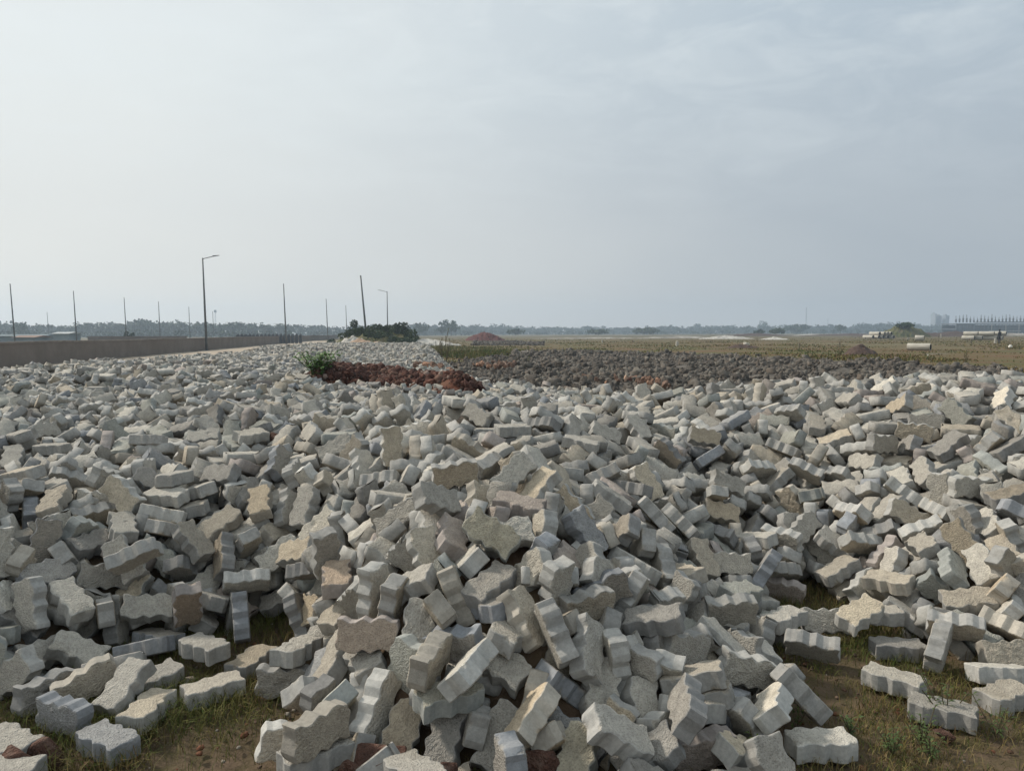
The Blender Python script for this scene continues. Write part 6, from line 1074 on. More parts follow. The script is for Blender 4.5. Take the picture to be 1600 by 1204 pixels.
def plant(name, loc, h, stems, ll, lw, label, cat, mat=None, spread=.35, nleaf=9, group=None):
    e = empty(name, loc); tag(e, label, cat, group); st = MB(); lf = MB()
    for k in range(stems):
        a = RND.uniform(0, 6.28); t = RND.uniform(.05, spread); H_ = h*RND.uniform(.6, 1.05); pts = [Vector((0, 0, 0))]
        for q in range(1, 5): pts.append(Vector((math.cos(a)*t*H_*q/4*1.2+RND.uniform(-.01, .01)*h, math.sin(a)*t*H_*q/4*1.2, H_*q/4)))
        for p, q in zip(pts[:-1], pts[1:]): st.tube(p, q, h*.008+.0008, n=5, cap=False)
        for j in range(nleaf):
            f = RND.uniform(.15, 1)*4; i = min(3, int(f)); p = pts[i].lerp(pts[i+1], f-i); b = RND.uniform(0, 6.28); leaf(lf, p, (math.cos(b), math.sin(b), RND.uniform(.1, .9)), ll*RND.uniform(.6, 1.1), lw*RND.uniform(.7, 1.1))
    st.build('stem', M_STALK, e); lf.build('foliage', mat or M_LEAF, e); return e
for px, py, h, ns, nl, lab in [(1478, 1128, .17, 7, 10, 'leafy green weed in front of the pale paver at lower right'), (1440, 1165, .13, 8, 9, 'low green weed near the lower right edge'), (1395, 1180, .10, 8, 8, 'spreading weed on the right grass patch near the bottom'), (1330, 1150, .10, 6, 7, 'thin weed left on the right grass patch'), (1555, 1150, .12, 6, 8, 'green weed in the lower right corner'),
        (1185, 1185, .11, 7, 8, 'grassy weed beside the coarse paver at the bottom'), (760, 1196, .09, 9, 8, 'green tuft at the bottom edge below the upright paver'), (1455, 1190, .12, 8, 9, 'bright weed at the bottom right edge'), (935, 1185, .10, 6, 7, 'green tuft between two pavers at the bottom'), (120, 1075, .09, 6, 7, 'weed beside the stacked pair of pavers'), (470, 950, .10, 6, 8, 'weed growing at the notch left of centre'), (1245, 1140, .09, 6, 7, 'dark weed under the long paver at right')]:
    p = at_z(px, py, 0); plant('weed', p, h, ns, .036, .008, lab, 'weed', nleaf=nl, spread=.7)
sp = at_d(497, 592, 11.3); plant('shrub', (sp[0], sp[1], float(H(sp[0], sp[1]))-.0), .42, 30, .12, .055, 'small bright green shrub left of the red brick heap', 'shrub', noisy('shrub_leaf', (.05, .11, .02), (.10, .19, .04), 8, 3, .6), nleaf=18, spread=.75)
for k, (px, py, d, h) in enumerate([(690, 545, 34, 1.5), (697, 545, 33, 1.25), (684, 546, 35, 1.1), (668, 544, 38, .9), (632, 538, 42, .6), (1313, 560, 42, .4), (1508, 577, 30, .55)]):
    p = at_d(px, py, d); plant('tall_weed', (p[0], p[1], .1), h, 5, .16, .04, ['tallest dry weed right of the far pavers', 'second tall dry weed right of the far pavers', 'slim dry weed left of the tallest one', 'short dry weed in the green verge', 'weed at the end of the far paver crest', 'small weed at the field side of the clods', 'bushy weed behind the right heap crest'][k], 'weed', noisy('weed%d' % k, (.05, .05, .02), (.09, .085, .03), 9, 3, .9), nleaf=12, spread=.25)

# ------------------------------------------------------------------ wall and the left side
def wall(name, a, b, h, th, label, mat, cope=True, pil=0):
    a = Vector((a[0], a[1], 0)); b = Vector((b[0], b[1], 0)); d = (b-a); ln = d.length; rz = math.atan2(d.y, d.x); e = empty(name, a, rz); tag(e, label, 'wall')
    n = int(ln/1.0); V = []; F = []
    rows = [(-th/2, 0), (-th/2, h*.35), (-th/2, h*.7), (-th/2, h), (th/2, h), (th/2, 0)]
    for i in range(n+1):
        x = ln*i/n; dz = nz(x, 0, .12, 7, 3)*.03; dy = nz(x, 4, .2, 17, 3)*.03
        for yy, zz in rows: V.append((x, yy+dy, zz+(dz if zz == h else 0)))
    for i in range(n):
        for k in range(5): q = i*6+k; F.append((q, q+6, q+7, q+1))
    F.append((0, 1, 2, 3, 4, 5)); F.append(tuple(n*6+k for k in (5, 4, 3, 2, 1, 0)))
    m = bpy.data.meshes.new('wall_body'); m.from_pydata(V, [], F); m.materials.append(mat); link('wall_body', m, e)
    if cope:
        mb = MB(); L_ = 3.0; k = 0; x = 0
        while x < ln-.2:
            l2 = min(L_, ln-x); xm = x+l2/2; mb.box((xm, nz(xm, 4, .2, 17, 3)*.03, h+.035+nz(xm, 0, .12, 7, 3)*.03), (l2-.02, th+.08, .075)); x += L_; k += 1
        mb.build('coping', M_COPE, e)
    if pil:
        x = pil/2
        while x < ln: MB().box((x, -th/2-.04, h*.48), (.35, .09, h*.96)).build('pilaster', mat, e); x += pil
    return e
M_WALL2 = None
def wallmat():
    m, t, b = new_mat('stained_wall'); tc = N(t, 'ShaderNodeTexCoord'); co = tc.outputs['Object']
    mp = N(t, 'ShaderNodeMapping'); t.links.new(co, mp.inputs[0]); mp.inputs['Scale'].default_value = (.5, 1, .5)
    st = tnoise(t, mp.outputs[0], 1.6, 7, .65); big = tnoise(t, co, .25, 5, .6)
    c = mixc(t, maprange(t, st, .35, .68), (.15, .128, .11), (.21, .182, .16)); c = mixc(t, maprange(t, big, .4, .7, 0, .7), c, (.15, .12, .10))
    t.links.new(c, b.inputs['Base Color']); return m
M_SW = wallmat()
wall('boundary_wall', wp(-14), wp(205), 1.09, .22, 'long dark stained concrete wall along the sandy track', M_SW, True, 0)
q0 = at_d(137, 527, 112); q1 = at_d(292, 527, 118); wall('low_wall', q0, q1, 1.22, .3, 'low brown wall standing beyond the long dark wall', M_SW, False)
for k in range(17):
    p = at_d(372+k*6.1, 530, 100+k*.8); o = MB().box((0, 0, .68), (.42, .5, 1.36-.08*(k % 3 == 1)), .2).tube((0, 0, 1.3), (0, 0, 1.52), .2, .1, 7).build('concrete_bollard', M_CONC); o.location = (p[0], p[1], 0)
    tag(o, 'squat dark concrete block in the row beyond the wall', 'block', 'row of concrete blocks beyond the wall')
# low sheds far behind the wall at left
M_SHEDW = noisy('shed_wall', (.12, .15, .16), (.2, .24, .25), .3, 3); M_SHEDR = noisy('shed_roof', (.34, .36, .36), (.46, .48, .47), .3, 3); M_SHEDB = noisy('rust_roof', (.17, .11, .09), (.26, .18, .14), .3, 3)
for k, (x0, x1, d, h, rm, lab) in enumerate([(2, 78, 150, 1.3, M_SHEDW, 'long low blue-grey shed beyond the wall, far left'), (34, 66, 128, 1.1, M_SHEDB, 'low shed with a rusty pale roof just over the wall'), (93, 117, 150, 1.75, M_SHEDR, 'small shed with a pale roof beside the third pole')]):
    a = at_d(x0, 527, d); b = at_d(x1, 527, d); w = b[0]-a[0]; e = empty('shed', ((a[0]+b[0])/2, a[1], 0)); tag(e, lab, 'shed')
    MB().box((0, 0, h/2), (w, 4, h)).build('wall', M_SHEDW, e); s = MB(); s.v += [(-w/2-.3, -2.4, h-.05), (w/2+.3, -2.4, h-.05), (w/2+.3, 0, h+.3), (-w/2-.3, 0, h+.3), (w/2+.3, 2.4, h-.05), (-w/2-.3, 2.4, h-.05)]; s.f += [(0, 1, 2, 3), (3, 2, 4, 5), (0, 3, 5), (1, 4, 2), (0, 5, 4, 1)]; s.build('roof', rm, e)

# ------------------------------------------------------------------ poles and lamps
def street_lamp(base, h, arm, side, label, lean=0):
    e = empty('street_lamp', base); e.rotation_euler = (0, lean, 0); tag(e, label, 'street lamp')
    MB().tube((0, 0, 0), (0, 0, h), .11, .055, 12).build('pole', M_STEEL, e, True); MB().box((0, 0, .03), (.4, .4, .06)).build('base_plate', M_STEEL, e)
    MB().tube((0, 0, h-.08), (side*arm*.75, 0, h+.12), .035, .03, 8).build('arm', M_STEEL, e, True)
    hd = MB(); hd.v += [(side*(arm*.72), -.13, h+.10), (side*(arm*.72), .13, h+.10), (side*(arm*1.15), .09, h+.18), (side*(arm*1.15), -.09, h+.18), (side*(arm*.72), -.09, h+.19), (side*(arm*.72), .09, h+.19), (side*(arm*1.15), .05, h+.215), (side*(arm*1.15), -.05, h+.215)]
    hd.f += [(0, 1, 2, 3), (4, 7, 6, 5), (0, 4, 5, 1), (1, 5, 6, 2), (2, 6, 7, 3), (3, 7, 4, 0)]; hd.build('lamp_head', M_STEEL, e); return e
p = at_z(323, 548.5, 0); street_lamp((p[0], p[1], 0), 8.0, 1.25, 1, 'nearest street lamp, its arm pointing right, in front of the wall', -.012)
p = at_d(606, 535, 115); street_lamp((p[0], p[1], 0), 8.0, 1.25, -1, 'distant street lamp with its arm pointing left above the bushes')
def pole(px, pxt, top, h, lab, hor=None, rad=.085):
    hy = 520.6+(800-px)*math.tan(math.radians(ROLL)); d = (h-CAMZ)*FPX/(hy-top); p = at_d(px, hy, d); t = at_d(pxt, top, d)
    e = empty('steel_pole', (p[0], p[1], 0)); e.rotation_euler = (0, math.atan2(t[0]-p[0], h), 0); tag(e, lab, 'pole')
    MB().tube((0, 0, 0), (0, 0, h), rad*1.25, rad*.7, 10).build('shaft', M_STEEL, e, True); MB().tube((0, 0, h), (0, 0, h+.12), rad*.9, rad*.5, 8).build('cap', M_STEEL, e); MB().box((0, 0, .04), (.45, .45, .08)).build('base_plate', M_STEEL, e)
for a in [(23, 19.5, 445, 'bare steel pole at the far left edge'), (76.5, 75, 488, 'short-looking far pole between the two leftmost tall poles'), (119.5, 117.5, 456, 'second tall bare pole from the left'), (197.5, 196, 466, 'third tall bare pole from the left'), (250.3, 249.3, 472, 'thin bare pole midway to the near lamp'), (296.8, 296.3, 480, 'faint thin pole just left of the near lamp'), (334, 333.3, 487, 'faint pole just right of the near lamp'),
          (447, 444.7, 445, 'tall bare pole right of the near lamp'), (512.3, 510.5, 468, 'bare pole at the far end of the wall'), (542, 541, 478, 'small far pole left of the leaning pole')]: pole(a[0], a[1], a[2], 8.0, a[3])
pole(573.5, 564.8, 432, 8.6, 'bare pole leaning to the left before the bushes', rad=.12)
for px, top, h, d0, lab in [(337.6, 483, 30, 0, 'faint lattice phone mast over the left trees'), (1259, 480.5, 34, 0, 'faint tall mast above the far trees right of centre'), (1293, 496, 30, 0, 'second fainter mast above the far trees')]:
    hy = 520.6+(800-px)*math.tan(math.radians(ROLL)); d = (h-CAMZ)*FPX/(hy-top); p = at_d(px, hy, d); e = empty('mast', (p[0], p[1], 0)); tag(e, lab, 'mast'); mb = MB()
    for cx, cy in ((-.9, -.9), (.9, -.9), (0, .9)): mb.tube((cx, cy, 0), (cx*.35, cy*.35, h), .14, .1, 5)
    for k in range(14): z = h*k/14; f = 1-.65*k/14; g = 1-.65*(k+1)/14; mb.tube((-.9*f, -.9*f, z), (.9*g, -.9*g, z+h/14), .05, n=4); mb.tube((.9*f, -.9*f, z), (0, .9*g, z+h/14), .05, n=4)
    mb.build('lattice', M_STEEL, e)
    if px < 400: MB().box((0, 0, h-2.5), (2.2, 2.2, 3.0)).build('antenna', M_STEEL, e)

# ------------------------------------------------------------------ mounds
def mound(name, px, py, d, w, dep, h, mat, label, cat, seed=1, sharp=1.0, kind=None):
    p = at_d(px, py, d); n = 40; m_ = 26; V = []; F = []
    for j in range(m_+1):
        for i in range(n+1):
            u = i/n*2-1; v = j/m_*2-1; r = math.hypot(u, v); z = max(0, 1-r**(1.2*sharp))**(.9)*h; z += (nz(u*w, v*dep, 1.2, seed, 4)*.22*h)*(1 if z > 0 else 0); V.append((u*w/2, v*dep/2, max(-.05, z-.04) if r < .98 else -.06))
    F = np.array([(j*(n+1)+i, j*(n+1)+i+1, (j+1)*(n+1)+i+1, (j+1)*(n+1)+i) for j in range(m_) for i in range(n)])
    o = link(name, mesh_np(name, V, F, [mat], True)); o.location = (p[0], p[1], 0); tag(o, label, cat, kind=kind); return o
M_REDS = noisy('red_soil', (.075, .030, .027), (.125, .048, .04), 1.2, 7, .95, .05, 5); M_GRN = noisy('weedy_soil', (.05, .055, .02), (.10, .10, .035), .6, 7, .95, .1, 4, c3=(.12, .09, .05)); M_CLAY = noisy('brown_clay', (.06, .04, .032), (.10, .068, .055), 2.5, 7, .95, .08, 6)
M_WHT = noisy('white_rubble', (.22, .21, .19), (.42, .40, .36), 1.4, 7, .95, .08, 4, c3=(.5, .48, .44)); M_GREYR = noisy('grey_rubble', (.10, .10, .085), (.24, .22, .19), .35, 8, .95, .08, 2, c3=(.38, .36, .32)); M_ORS = noisy('orange_sand', (.27, .19, .13), (.36, .26, .19), 1.2, 7, .95, .05, 4)
mound('earth_mound', 757, 527, 150, 8.5, 7, 1.75, M_REDS, 'dark red conical earth mound on the field behind', 'mound', 3)
mound('earth_mound', 1344, 552, 48, 2.1, 2.0, .65, M_CLAY, 'small brown clay mound on the field left of the lone pipe', 'mound', 5)
mound('earth_mound', 1160, 543, 70, 3.4, 2, .42, M_CLAY, 'low dark mound beside a pale stone on the field', 'mound', 15)
mound('earth_mound', 1412, 522, 210, 15, 10, 3.6, M_GRN, 'green weedy mound with a dark bush on top, far right', 'mound', 8)
mound('sand_heap', 565, 536, 62, 7.5, 5, 1.0, M_ORS, 'pale orange sand heap at the far end of the pavers', 'sand heap', 11)
mound('sand_heap', 550, 530, 72, 4.2, 4, 1.25, M_WHT, 'whitish sand heap behind the orange one', 'sand heap', 12)
for k, (px, py, d, w, h, lab) in enumerate([(925, 525.5, 190, 36, .42, 'long pale rubble bank at the far side of the field, left part'), (1060, 526, 190, 24, .75, 'long pale rubble bank below the middle trees'), (1135, 526, 170, 13, .85, 'white rubble heap right of the pale bank'), (1210, 528, 150, 6, .55, 'small pale rubble heap on the grass right of centre'), (1265, 520, 330, 16, .7, 'thin white streak of rubble under the masts'), (1332, 519, 330, 14, .6, 'thin white streak of rubble left of the pipe stack'), (1580, 521, 260, 26, 1.0, 'pale rubble bank under the unfinished building'), (765, 531, 110, 8, .18, 'thin white line of rubble before the red mound'), (665, 533, 90, 9, .9, 'greyish far heap right of the bushes')]):
    mound('rubble_bank', px, py, d, w, 7, h, M_WHT if w < 20 else M_GREYR, lab, 'rubble', 30+k, .8)
for k, (px, d, w, h) in enumerate([(1430, 230, 40, 1.5), (1490, 240, 36, 1.7), (1180, 300, 30, 1.3), (1330, 300, 50, 1.0)]): mound('earth_mound', px, 521, d, w, 9, h, M_CLAY, ['long dark bank right of the weedy mound', 'dark bank just left of the unfinished building', 'dark low bank under the far trees', 'low dark bank behind the pipe stack'][k], 'mound', 50+k, .7)
# bushy hill behind the far pavers
BH = at_d(605, 524, 92); mound('hill', 598, 524, 92, 13.5, 9, 1.7, M_GRN, None, None, 21, 1.3, 'structure')

# ------------------------------------------------------------------ bushes and trees
def clump(rx, ry, rz, n, size, seed, mat, name='foliage', parent=None, lobes=9):
    """a crown of leaf clumps gathered in several uneven lobes"""
    r = np.random.default_rng(seed); C_ = r.normal(0, .45, (lobes, 3)); C_[:, 2] = np.abs(C_[:, 2])*.9-.15; C_ /= np.maximum(1, np.linalg.norm(C_, axis=1))[:, None]*1.0
    R_ = r.uniform(.28, .52, lobes); k = r.integers(0, lobes, n); d = r.normal(size=(n, 3)); d /= np.linalg.norm(d, axis=1)[:, None]
    p = C_[k]+d*(R_[k]*r.uniform(.55, 1.05, n))[:, None]; p = p*[rx, ry, rz]
    q = r.normal(size=(n, 4)); q /= np.linalg.norm(q, axis=1)[:, None]; RR = quat_mats(q); s = size*r.uniform(.5, 1.3, n)
    base = np.array([(-.5, -.35, 0), (.1, -.5, .12), (.55, .1, 0), (0, .5, .1), (-.45, .25, .05)]); V = np.einsum('nij,kj->nki', RR, base)*s[:, None, None]+p[:, None]
    F = (np.array([0, 1, 2, 3, 4])[None]+(np.arange(n)*5)[:, None]); return link(name, mesh_np(name, V.reshape(-1, 3), F, [mat]), parent)
def bush(px, d, z0, rx, rz, label, seed, n=1500, cat='bush', mat=None, sz=.16):
    p = at_d(px, 524, d); e = empty('bush', (p[0], p[1], z0)); tag(e, label, cat); mb = MB()
    for k in range(5): a = k*1.3; mb.tube((0, 0, -.3), (math.cos(a)*rx*.4, math.sin(a)*rx*.3, rz*.5), .05, .02, 5)
    mb.build('stem', M_BARK, e); c = clump(rx, rx*.8, rz, n, sz, seed, mat or M_LEAFD, 'foliage', e); c.location = (0, 0, rz*.55); return e
for k, (px, d, z0, rx, rz, n, lab) in enumerate([(557, 84, 1.1, 1.0, 1.0, 1000, 'small round bush at the left end of the hill'), (575, 88, 1.2, 1.2, .9, 1000, 'low bush beside the leaning pole'), (598, 90, 1.0, 1.3, 1.15, 1500, 'tallest dark bush on the hill left of the far lamp'), (612, 92, 1.1, 1.0, 1.0, 1100, 'dark bush on the hill right of the far lamp'), (625, 92, .9, 1.3, 1.15, 1500, 'broad dark bush right on the hill crest'), (640, 90, .4, 1.1, .9, 1000, 'sloping bush at the right end of the hill'), (546, 86, .8, 1.2, .9, 1000, 'low green bush left of the hill'), (585, 84, .8, 1.7, .75, 1200, 'low spreading bush at the hill foot'), (620, 84, .2, 2.0, .7, 1300, 'pale green scrub on the near hill slope'), (520, 88, 0, .8, .5, 500, 'small bush at the wall end')]):
    bush(px, d, z0, rx, rz, lab, 200+k, n)
bush(203, 150, 0, 1.0, 1.55, 'small green bush peeking over the wall at left', 230, 600, sz=.3); bush(1413, 208, 2.6, 2.4, 1.0, 'dark bush crowning the weedy mound', 231, 700, sz=.4)
M_TREE = attr_mat('far_tree_leaf', scale=.3, lo=.6, hi=1.4)
M_PALM = noisy('palm_frond', (.02, .035, .012), (.045, .06, .02), 1, 3, .8)
def treeline():
    Vs = []; Fs = []; Cs = []; off = 0; r = np.random.default_rng(4)
    def crown(x, y, h, w, n, s, col):
        nonlocal off
        nl = 6; C_ = np.stack([r.normal(0, .33, nl)*w, r.normal(0, .3, nl)*w, h*r.uniform(.45, .86, nl)], 1); R_ = r.uniform(.22, .42, nl); k = r.integers(0, nl, n); d = r.normal(size=(n, 3)); d /= np.linalg.norm(d, axis=1)[:, None]
        p = C_[k]+d*(R_[k]*r.uniform(.5, 1, n))[:, None]*[w, w, min(w, h*.45)*.8]; low = r.random(n) < .42; p[low, 2] = r.uniform(0, h*.5, low.sum()); p = p+[x, y, 0]
        q = r.normal(size=(n, 4)); q /= np.linalg.norm(q, axis=1)[:, None]; base = np.array([(-.5, -.4, 0), (.5, -.4, .1), (.45, .45, 0), (-.4, .4, .1)]); V = np.einsum('nij,kj->nki', quat_mats(q), base)*(s*r.uniform(.5, 1.3, n))[:, None, None]+p[:, None]
        Vs.append(V.reshape(-1, 3)); Fs.append(off+np.arange(n*4).reshape(-1, 4)); Cs.append(np.repeat(np.c_[np.array(col)[None]*r.uniform(.6, 1.4, (n, 1)), np.ones(n)][:, None], 4, 1).reshape(-1, 4)); off += n*4
    T = []
    px = -120.
    while px < 1720:
        t = np.clip((px-380)/500, 0, 1); d = 430+t*420
        hy = 520.6+(800-px)*math.tan(math.radians(ROLL))
        prof = 1.12*np.interp(px, [-100, 0, 70, 110, 200, 300, 370, 450, 560, 660, 760, 900, 1000, 1080, 1200, 1290, 1330, 1345, 1420, 1450, 1500, 1600], [20, 20, 17, 16, 22, 20, 20, 15, 13, 15, 13, 9.5, 10, 11, 9.5, 11, 8, 15, 14, 10, 9, 9])
        h = max(3, prof*.93+r.normal(0, 1.5))*d/FPX+1.45; T.append((px, d+r.uniform(-35, 35), h)); px += r.uniform(2.0, 4.5)*(1.25 if t < .5 else .8)
    for px, d, h in T:
        p = at_d(px, 520, d); crown(p[0], p[1], h*r.uniform(.75, 1.08), h*r.uniform(.6, 1.0), 70, h*.13, (.030, .045, .022))
        p = at_d(px+r.uniform(-3, 3), 520, d+45); crown(p[0], p[1], h*r.uniform(.8, 1.0), h*.9, 50, h*.16, (.028, .042, .022))
        if r.random() < .35: p = at_d(px, 520, d*.8); crown(p[0], p[1], h*.38, h*.5, 40, h*.09, (.03, .045, .02))
    # undergrowth that closes the wood at its foot
    o = link('distant_woods', mesh_np('distant_woods', np.concatenate(Vs), np.concatenate(Fs), [M_TREE], False, {'tint': ('POINT', 'FLOAT_COLOR', np.concatenate(Cs))})); tag(o, 'hazy line of distant trees along the whole horizon', 'woods', kind='stuff')
treeline()
def palm(px, top, d, label, group='tall palms standing above the distant woods'):
    hy = 520.6+(800-px)*math.tan(math.radians(ROLL)); h = CAMZ+(hy-top)*d/FPX; p = at_d(px, hy, d); e = empty('palm_tree', (p[0], p[1], 0)); tag(e, label, 'palm tree', group)
    MB().tube((0, 0, 0), (0, 0, h-1.5), .25, .16, 7).build('trunk', M_BARK, e); mb = MB()
    for k in range(22):
        a = k*2.4; up = RND.uniform(-.5, 1.0); pr = Vector((0, 0, h-1.5)); d_ = Vector((math.cos(a), math.sin(a), up)).normalized(); prev = pr
        for s in range(5):
            q = prev+d_*.72; d_ = (d_+Vector((0, 0, -.28))).normalized(); sd = d_.cross(Vector((0, 0, 1))).normalized()*.42*(1-s*.15); b = len(mb.v)
            mb.v += [tuple(prev-sd+Vector((0, 0, -.15))), tuple(prev), tuple(prev+sd+Vector((0, 0, -.15))), tuple(q+sd*.8+Vector((0, 0, -.15))), tuple(q), tuple(q-sd*.8+Vector((0, 0, -.15)))]; mb.f += [(b, b+1, b+4, b+5), (b+1, b+2, b+3, b+4)]; prev = q
    mb.build('crown', M_PALM, e)
for a in [(221, 498.5, 'highest palm of the left woods, left of the thin pole'), (211, 502.5, 'palm just left of the highest one'), (183, 504, 'palm between the third tall pole and the second'), (164, 504, 'palm above the woods right of the second tall pole'), (258, 502, 'palm right beside the thin bare pole'), (271, 502.5, 'palm two crowns right of the thin bare pole'), (286, 501, 'spiky palm left of the faint thin pole'), (306, 503, 'palm left of the near lamp'), (330, 503, 'palm right of the near lamp'), (361, 502, 'isolated palm top right of the lattice mast'), (415, 505, 'small palm left of the tall pole at the wall'), (436, 504, 'palm just left of the tall pole at the wall')]: palm(a[0], a[1], 400, a[2])
def tree(px, top, d, w, label, seed):
    hy = 520.6+(800-px)*math.tan(math.radians(ROLL)); h = CAMZ+(hy-top)*d/FPX; p = at_d(px, hy, d); e = empty('tree', (p[0], p[1], 0)); tag(e, label, 'tree')
    MB().tube((0, 0, 0), (.2, 0, h*.6), h*.03, h*.015, 6).build('trunk', M_BARK, e); c = clump(w/2, w/2, h*.5, 420, w*.10, seed, M_LEAFD, 'crown', e, 14); c.location = (0, 0, h*.5)
for k, a in enumerate([(655, 503, 420, 10, 'tall round tree right of the bushy hill'), (705, 501.5, 430, 13, 'taller tree clump left of the red mound'), (28, 505, 330, 7, 'round dark tree at the far left'), (33, 506, 320, 6, 'round tree beside the leftmost one'), (123, 502, 420, 9, 'broad tree right of the second tall pole'), (806, 513, 420, 10, 'dark round tree right of the red mound'), (935, 513, 430, 13, 'dark greenish tree at the left part of the field edge'), (1005, 512, 480, 16, 'dark wide tree at the middle of the field edge'), (1020, 511, 430, 3, 'narrow dark tree at the field edge'), (1193, 502, 800, 12, 'faint tree top rising over the middle woods'), (1188, 514, 330, 5, 'small dark bush-like tree at the field edge right of centre'), (1212, 511, 350, 8, 'dark round tree left of the mast'), (1245, 506, 600, 17, 'hazy broad tree beside the tall mast'), (1313, 505, 560, 8, 'hazy round tree left of the blue grove')]): tree(a[0], a[1], a[2], a[3], a[4], 300+k)

# ------------------------------------------------------------------ pipes, posts, stones on the field
def pipe(px, py, d, ln, r, yaw, label, group=None, z=0., proto=[None]):
    p = at_d(px, py, d)
    if proto[0] is None:
        n = 20; V = []; F = []
        for x, rr in ((-.5, 1), (.5, 1), (.5, .82), (-.5, .82)):
            for i in range(n): a = 2*math.pi*i/n; V.append((x, math.cos(a)*rr, math.sin(a)*rr))
        idx = []
        for k in range(4):
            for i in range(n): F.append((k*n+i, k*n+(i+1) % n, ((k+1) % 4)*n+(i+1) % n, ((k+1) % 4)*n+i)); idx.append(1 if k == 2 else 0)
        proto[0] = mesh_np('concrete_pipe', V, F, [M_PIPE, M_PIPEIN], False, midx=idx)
    o = link('concrete_pipe', proto[0]); o.location = (p[0], p[1], r+z); o.scale = (ln, r, r); o.rotation_euler = (0, 0, yaw); tag(o, label, 'concrete pipe', group); return o
pipe(1436, 545, 57, 1.6, .29, -.75, 'lone pale concrete pipe lying on the open field at right')
pipe(1437, 526, 120, 1.3, .45, -.6, 'small pale pipe segment behind the lone pipe')
k = 0
for row, (xs, z) in enumerate([((1357, 1366, 1373, 1380, 1389), 0), ((1367, 1375, 1380, 1385), .72)]):
    for px in xs: pipe(px, 522, 160, 2.4, .4, -1.12, ['pale pipe alone at the left of the pipe stack', 'second pipe of the bottom row in the pipe stack', 'third pipe of the bottom row in the pipe stack', 'fourth pipe of the bottom row in the pipe stack', 'rightmost pipe of the bottom row in the pipe stack', 'leftmost pipe of the upper row in the pipe stack', 'second upper pipe in the stack', 'third upper pipe in the stack', 'rightmost upper pipe in the stack'][k], 'stack of concrete pipes on the far field', z); k += 1
for k, (px, z, ln) in enumerate([(1513, .0, 1.9), (1517, .75, 2.2), (1526, .0, 1.8), (1540, .75, 2.6), (1545, 0., 2.6), (1552, .75, 2.3), (1556, 0, 2.2), (1564, .75, 1.6)]):
    pipe(px, 522, 130, ln, .38, -.8, ['lower left pipe of the white pipe row', 'upper left pipe of the white pipe row', 'lower pipe in the gap of the white row', 'long upper pipe at the middle of the white row', 'long lower pipe at the middle of the white row', 'upper pipe left of the standing person', 'lower pipe left of the standing person', 'rightmost pipe above the standing person'][k], 'white pipes before the unfinished building', z)
M_POST = noisy('white_post', (.34, .32, .28), (.5, .48, .42), 5, 4); M_POSTB = noisy('weathered_post', (.12, .10, .07), (.22, .19, .13), 5, 4)
for px, py, top, w, mt, lab in [(1058, 541, 532.5, .17, M_POST, 'short white marker post on the middle of the field'), (941, 535, 530, .10, M_POST, 'tiny white post at the left of the field'), (989, 535, 531, .10, M_POSTB, 'tiny brown post near a bump on the field'), (1249, 544, 535.5, .09, M_POSTB, 'thin greenish stake right of centre on the field'), (1312, 543, 533, .08, M_POSTB, 'thin stake left of the clay mound'), (1470, 528, 521, .12, M_POST, 'thin white stake far right on the field'), (1466, 528, 522, .10, M_POSTB, 'brownish stake beside the thin white one'), (1517, 536, 529, .12, M_POSTB, 'pale brown stake below the white pipes'), (1555, 536, 528.5, .16, M_POST, 'white stake just left of the standing person'), (1345+7, 530, 526.5, .10, M_POSTB, 'small stake before the pipe stack')]:
    p = at_z(px, py, 0); d = (p-CAMP)@CF; h = (py-top)*d/FPX; o = MB().tube((0, 0, -.1), (0, .02, h*.93), w, w*.9, 8).tube((0, .02, h*.93), (0, .02, h), w*.9, w*.35, 8).build('marker_post', mt); o.location = (p[0], p[1], 0); o.rotation_euler = (0, RND.uniform(-.06, .06), RND.uniform(0, 3)); tag(o, lab, 'post')
def stone(px, py, s, mat, label, sq=(1, .8, .7), cat='stone'):
    p = at_z(px, py, 0); o = link('stone', chunk_mesh(int(px), mat, sq, 'stone')); o.location = (p[0], p[1], s*.28); o.scale = (s, s, s); tag(o, label, cat)
stone(1167, 540, .8, M_PIPE, 'pale broken concrete lump beside the low dark mound', (1, .7, .5)); stone(1419, 530, .55, M_PIPE, 'small white stone right of the clay mound'); stone(1367, 529, .4, M_PIPE, 'tiny pale stone before the pipe stack'); stone(1209, 528, 1.0, M_PIPE, 'pale stone on the small rubble heap', (1, .8, .4))
stone(1450, 556, .14, M_PIPE, 'little pale stone right below the lone pipe'); stone(1205, 548, .25, M_POSTB, 'dull stone at the clod edge')
# white round object: a ball with a small collar
p = at_z(1578.5, 544, 0); e = empty('float_ball', (p[0], p[1], 0)); tag(e, 'white round ball on the field at the right edge', 'ball'); bm = bmesh.new(); bmesh.ops.create_uvsphere(bm, u_segments=24, v_segments=16, radius=.155); mm = bpy.data.meshes.new('shell'); bm.to_mesh(mm); bm.free(); mm.materials.append(noisy('white_plastic', (.62, .6, .54), (.75, .73, .67), 6, 3, .5)); mm.polygons.foreach_set('use_smooth', [True]*len(mm.polygons)); b_ = link('shell', mm, e); b_.location = (0, 0, .15); MB().tube((0, 0, .29), (0, 0, .33), .04, .035, 10).build('neck', M_POST, e)
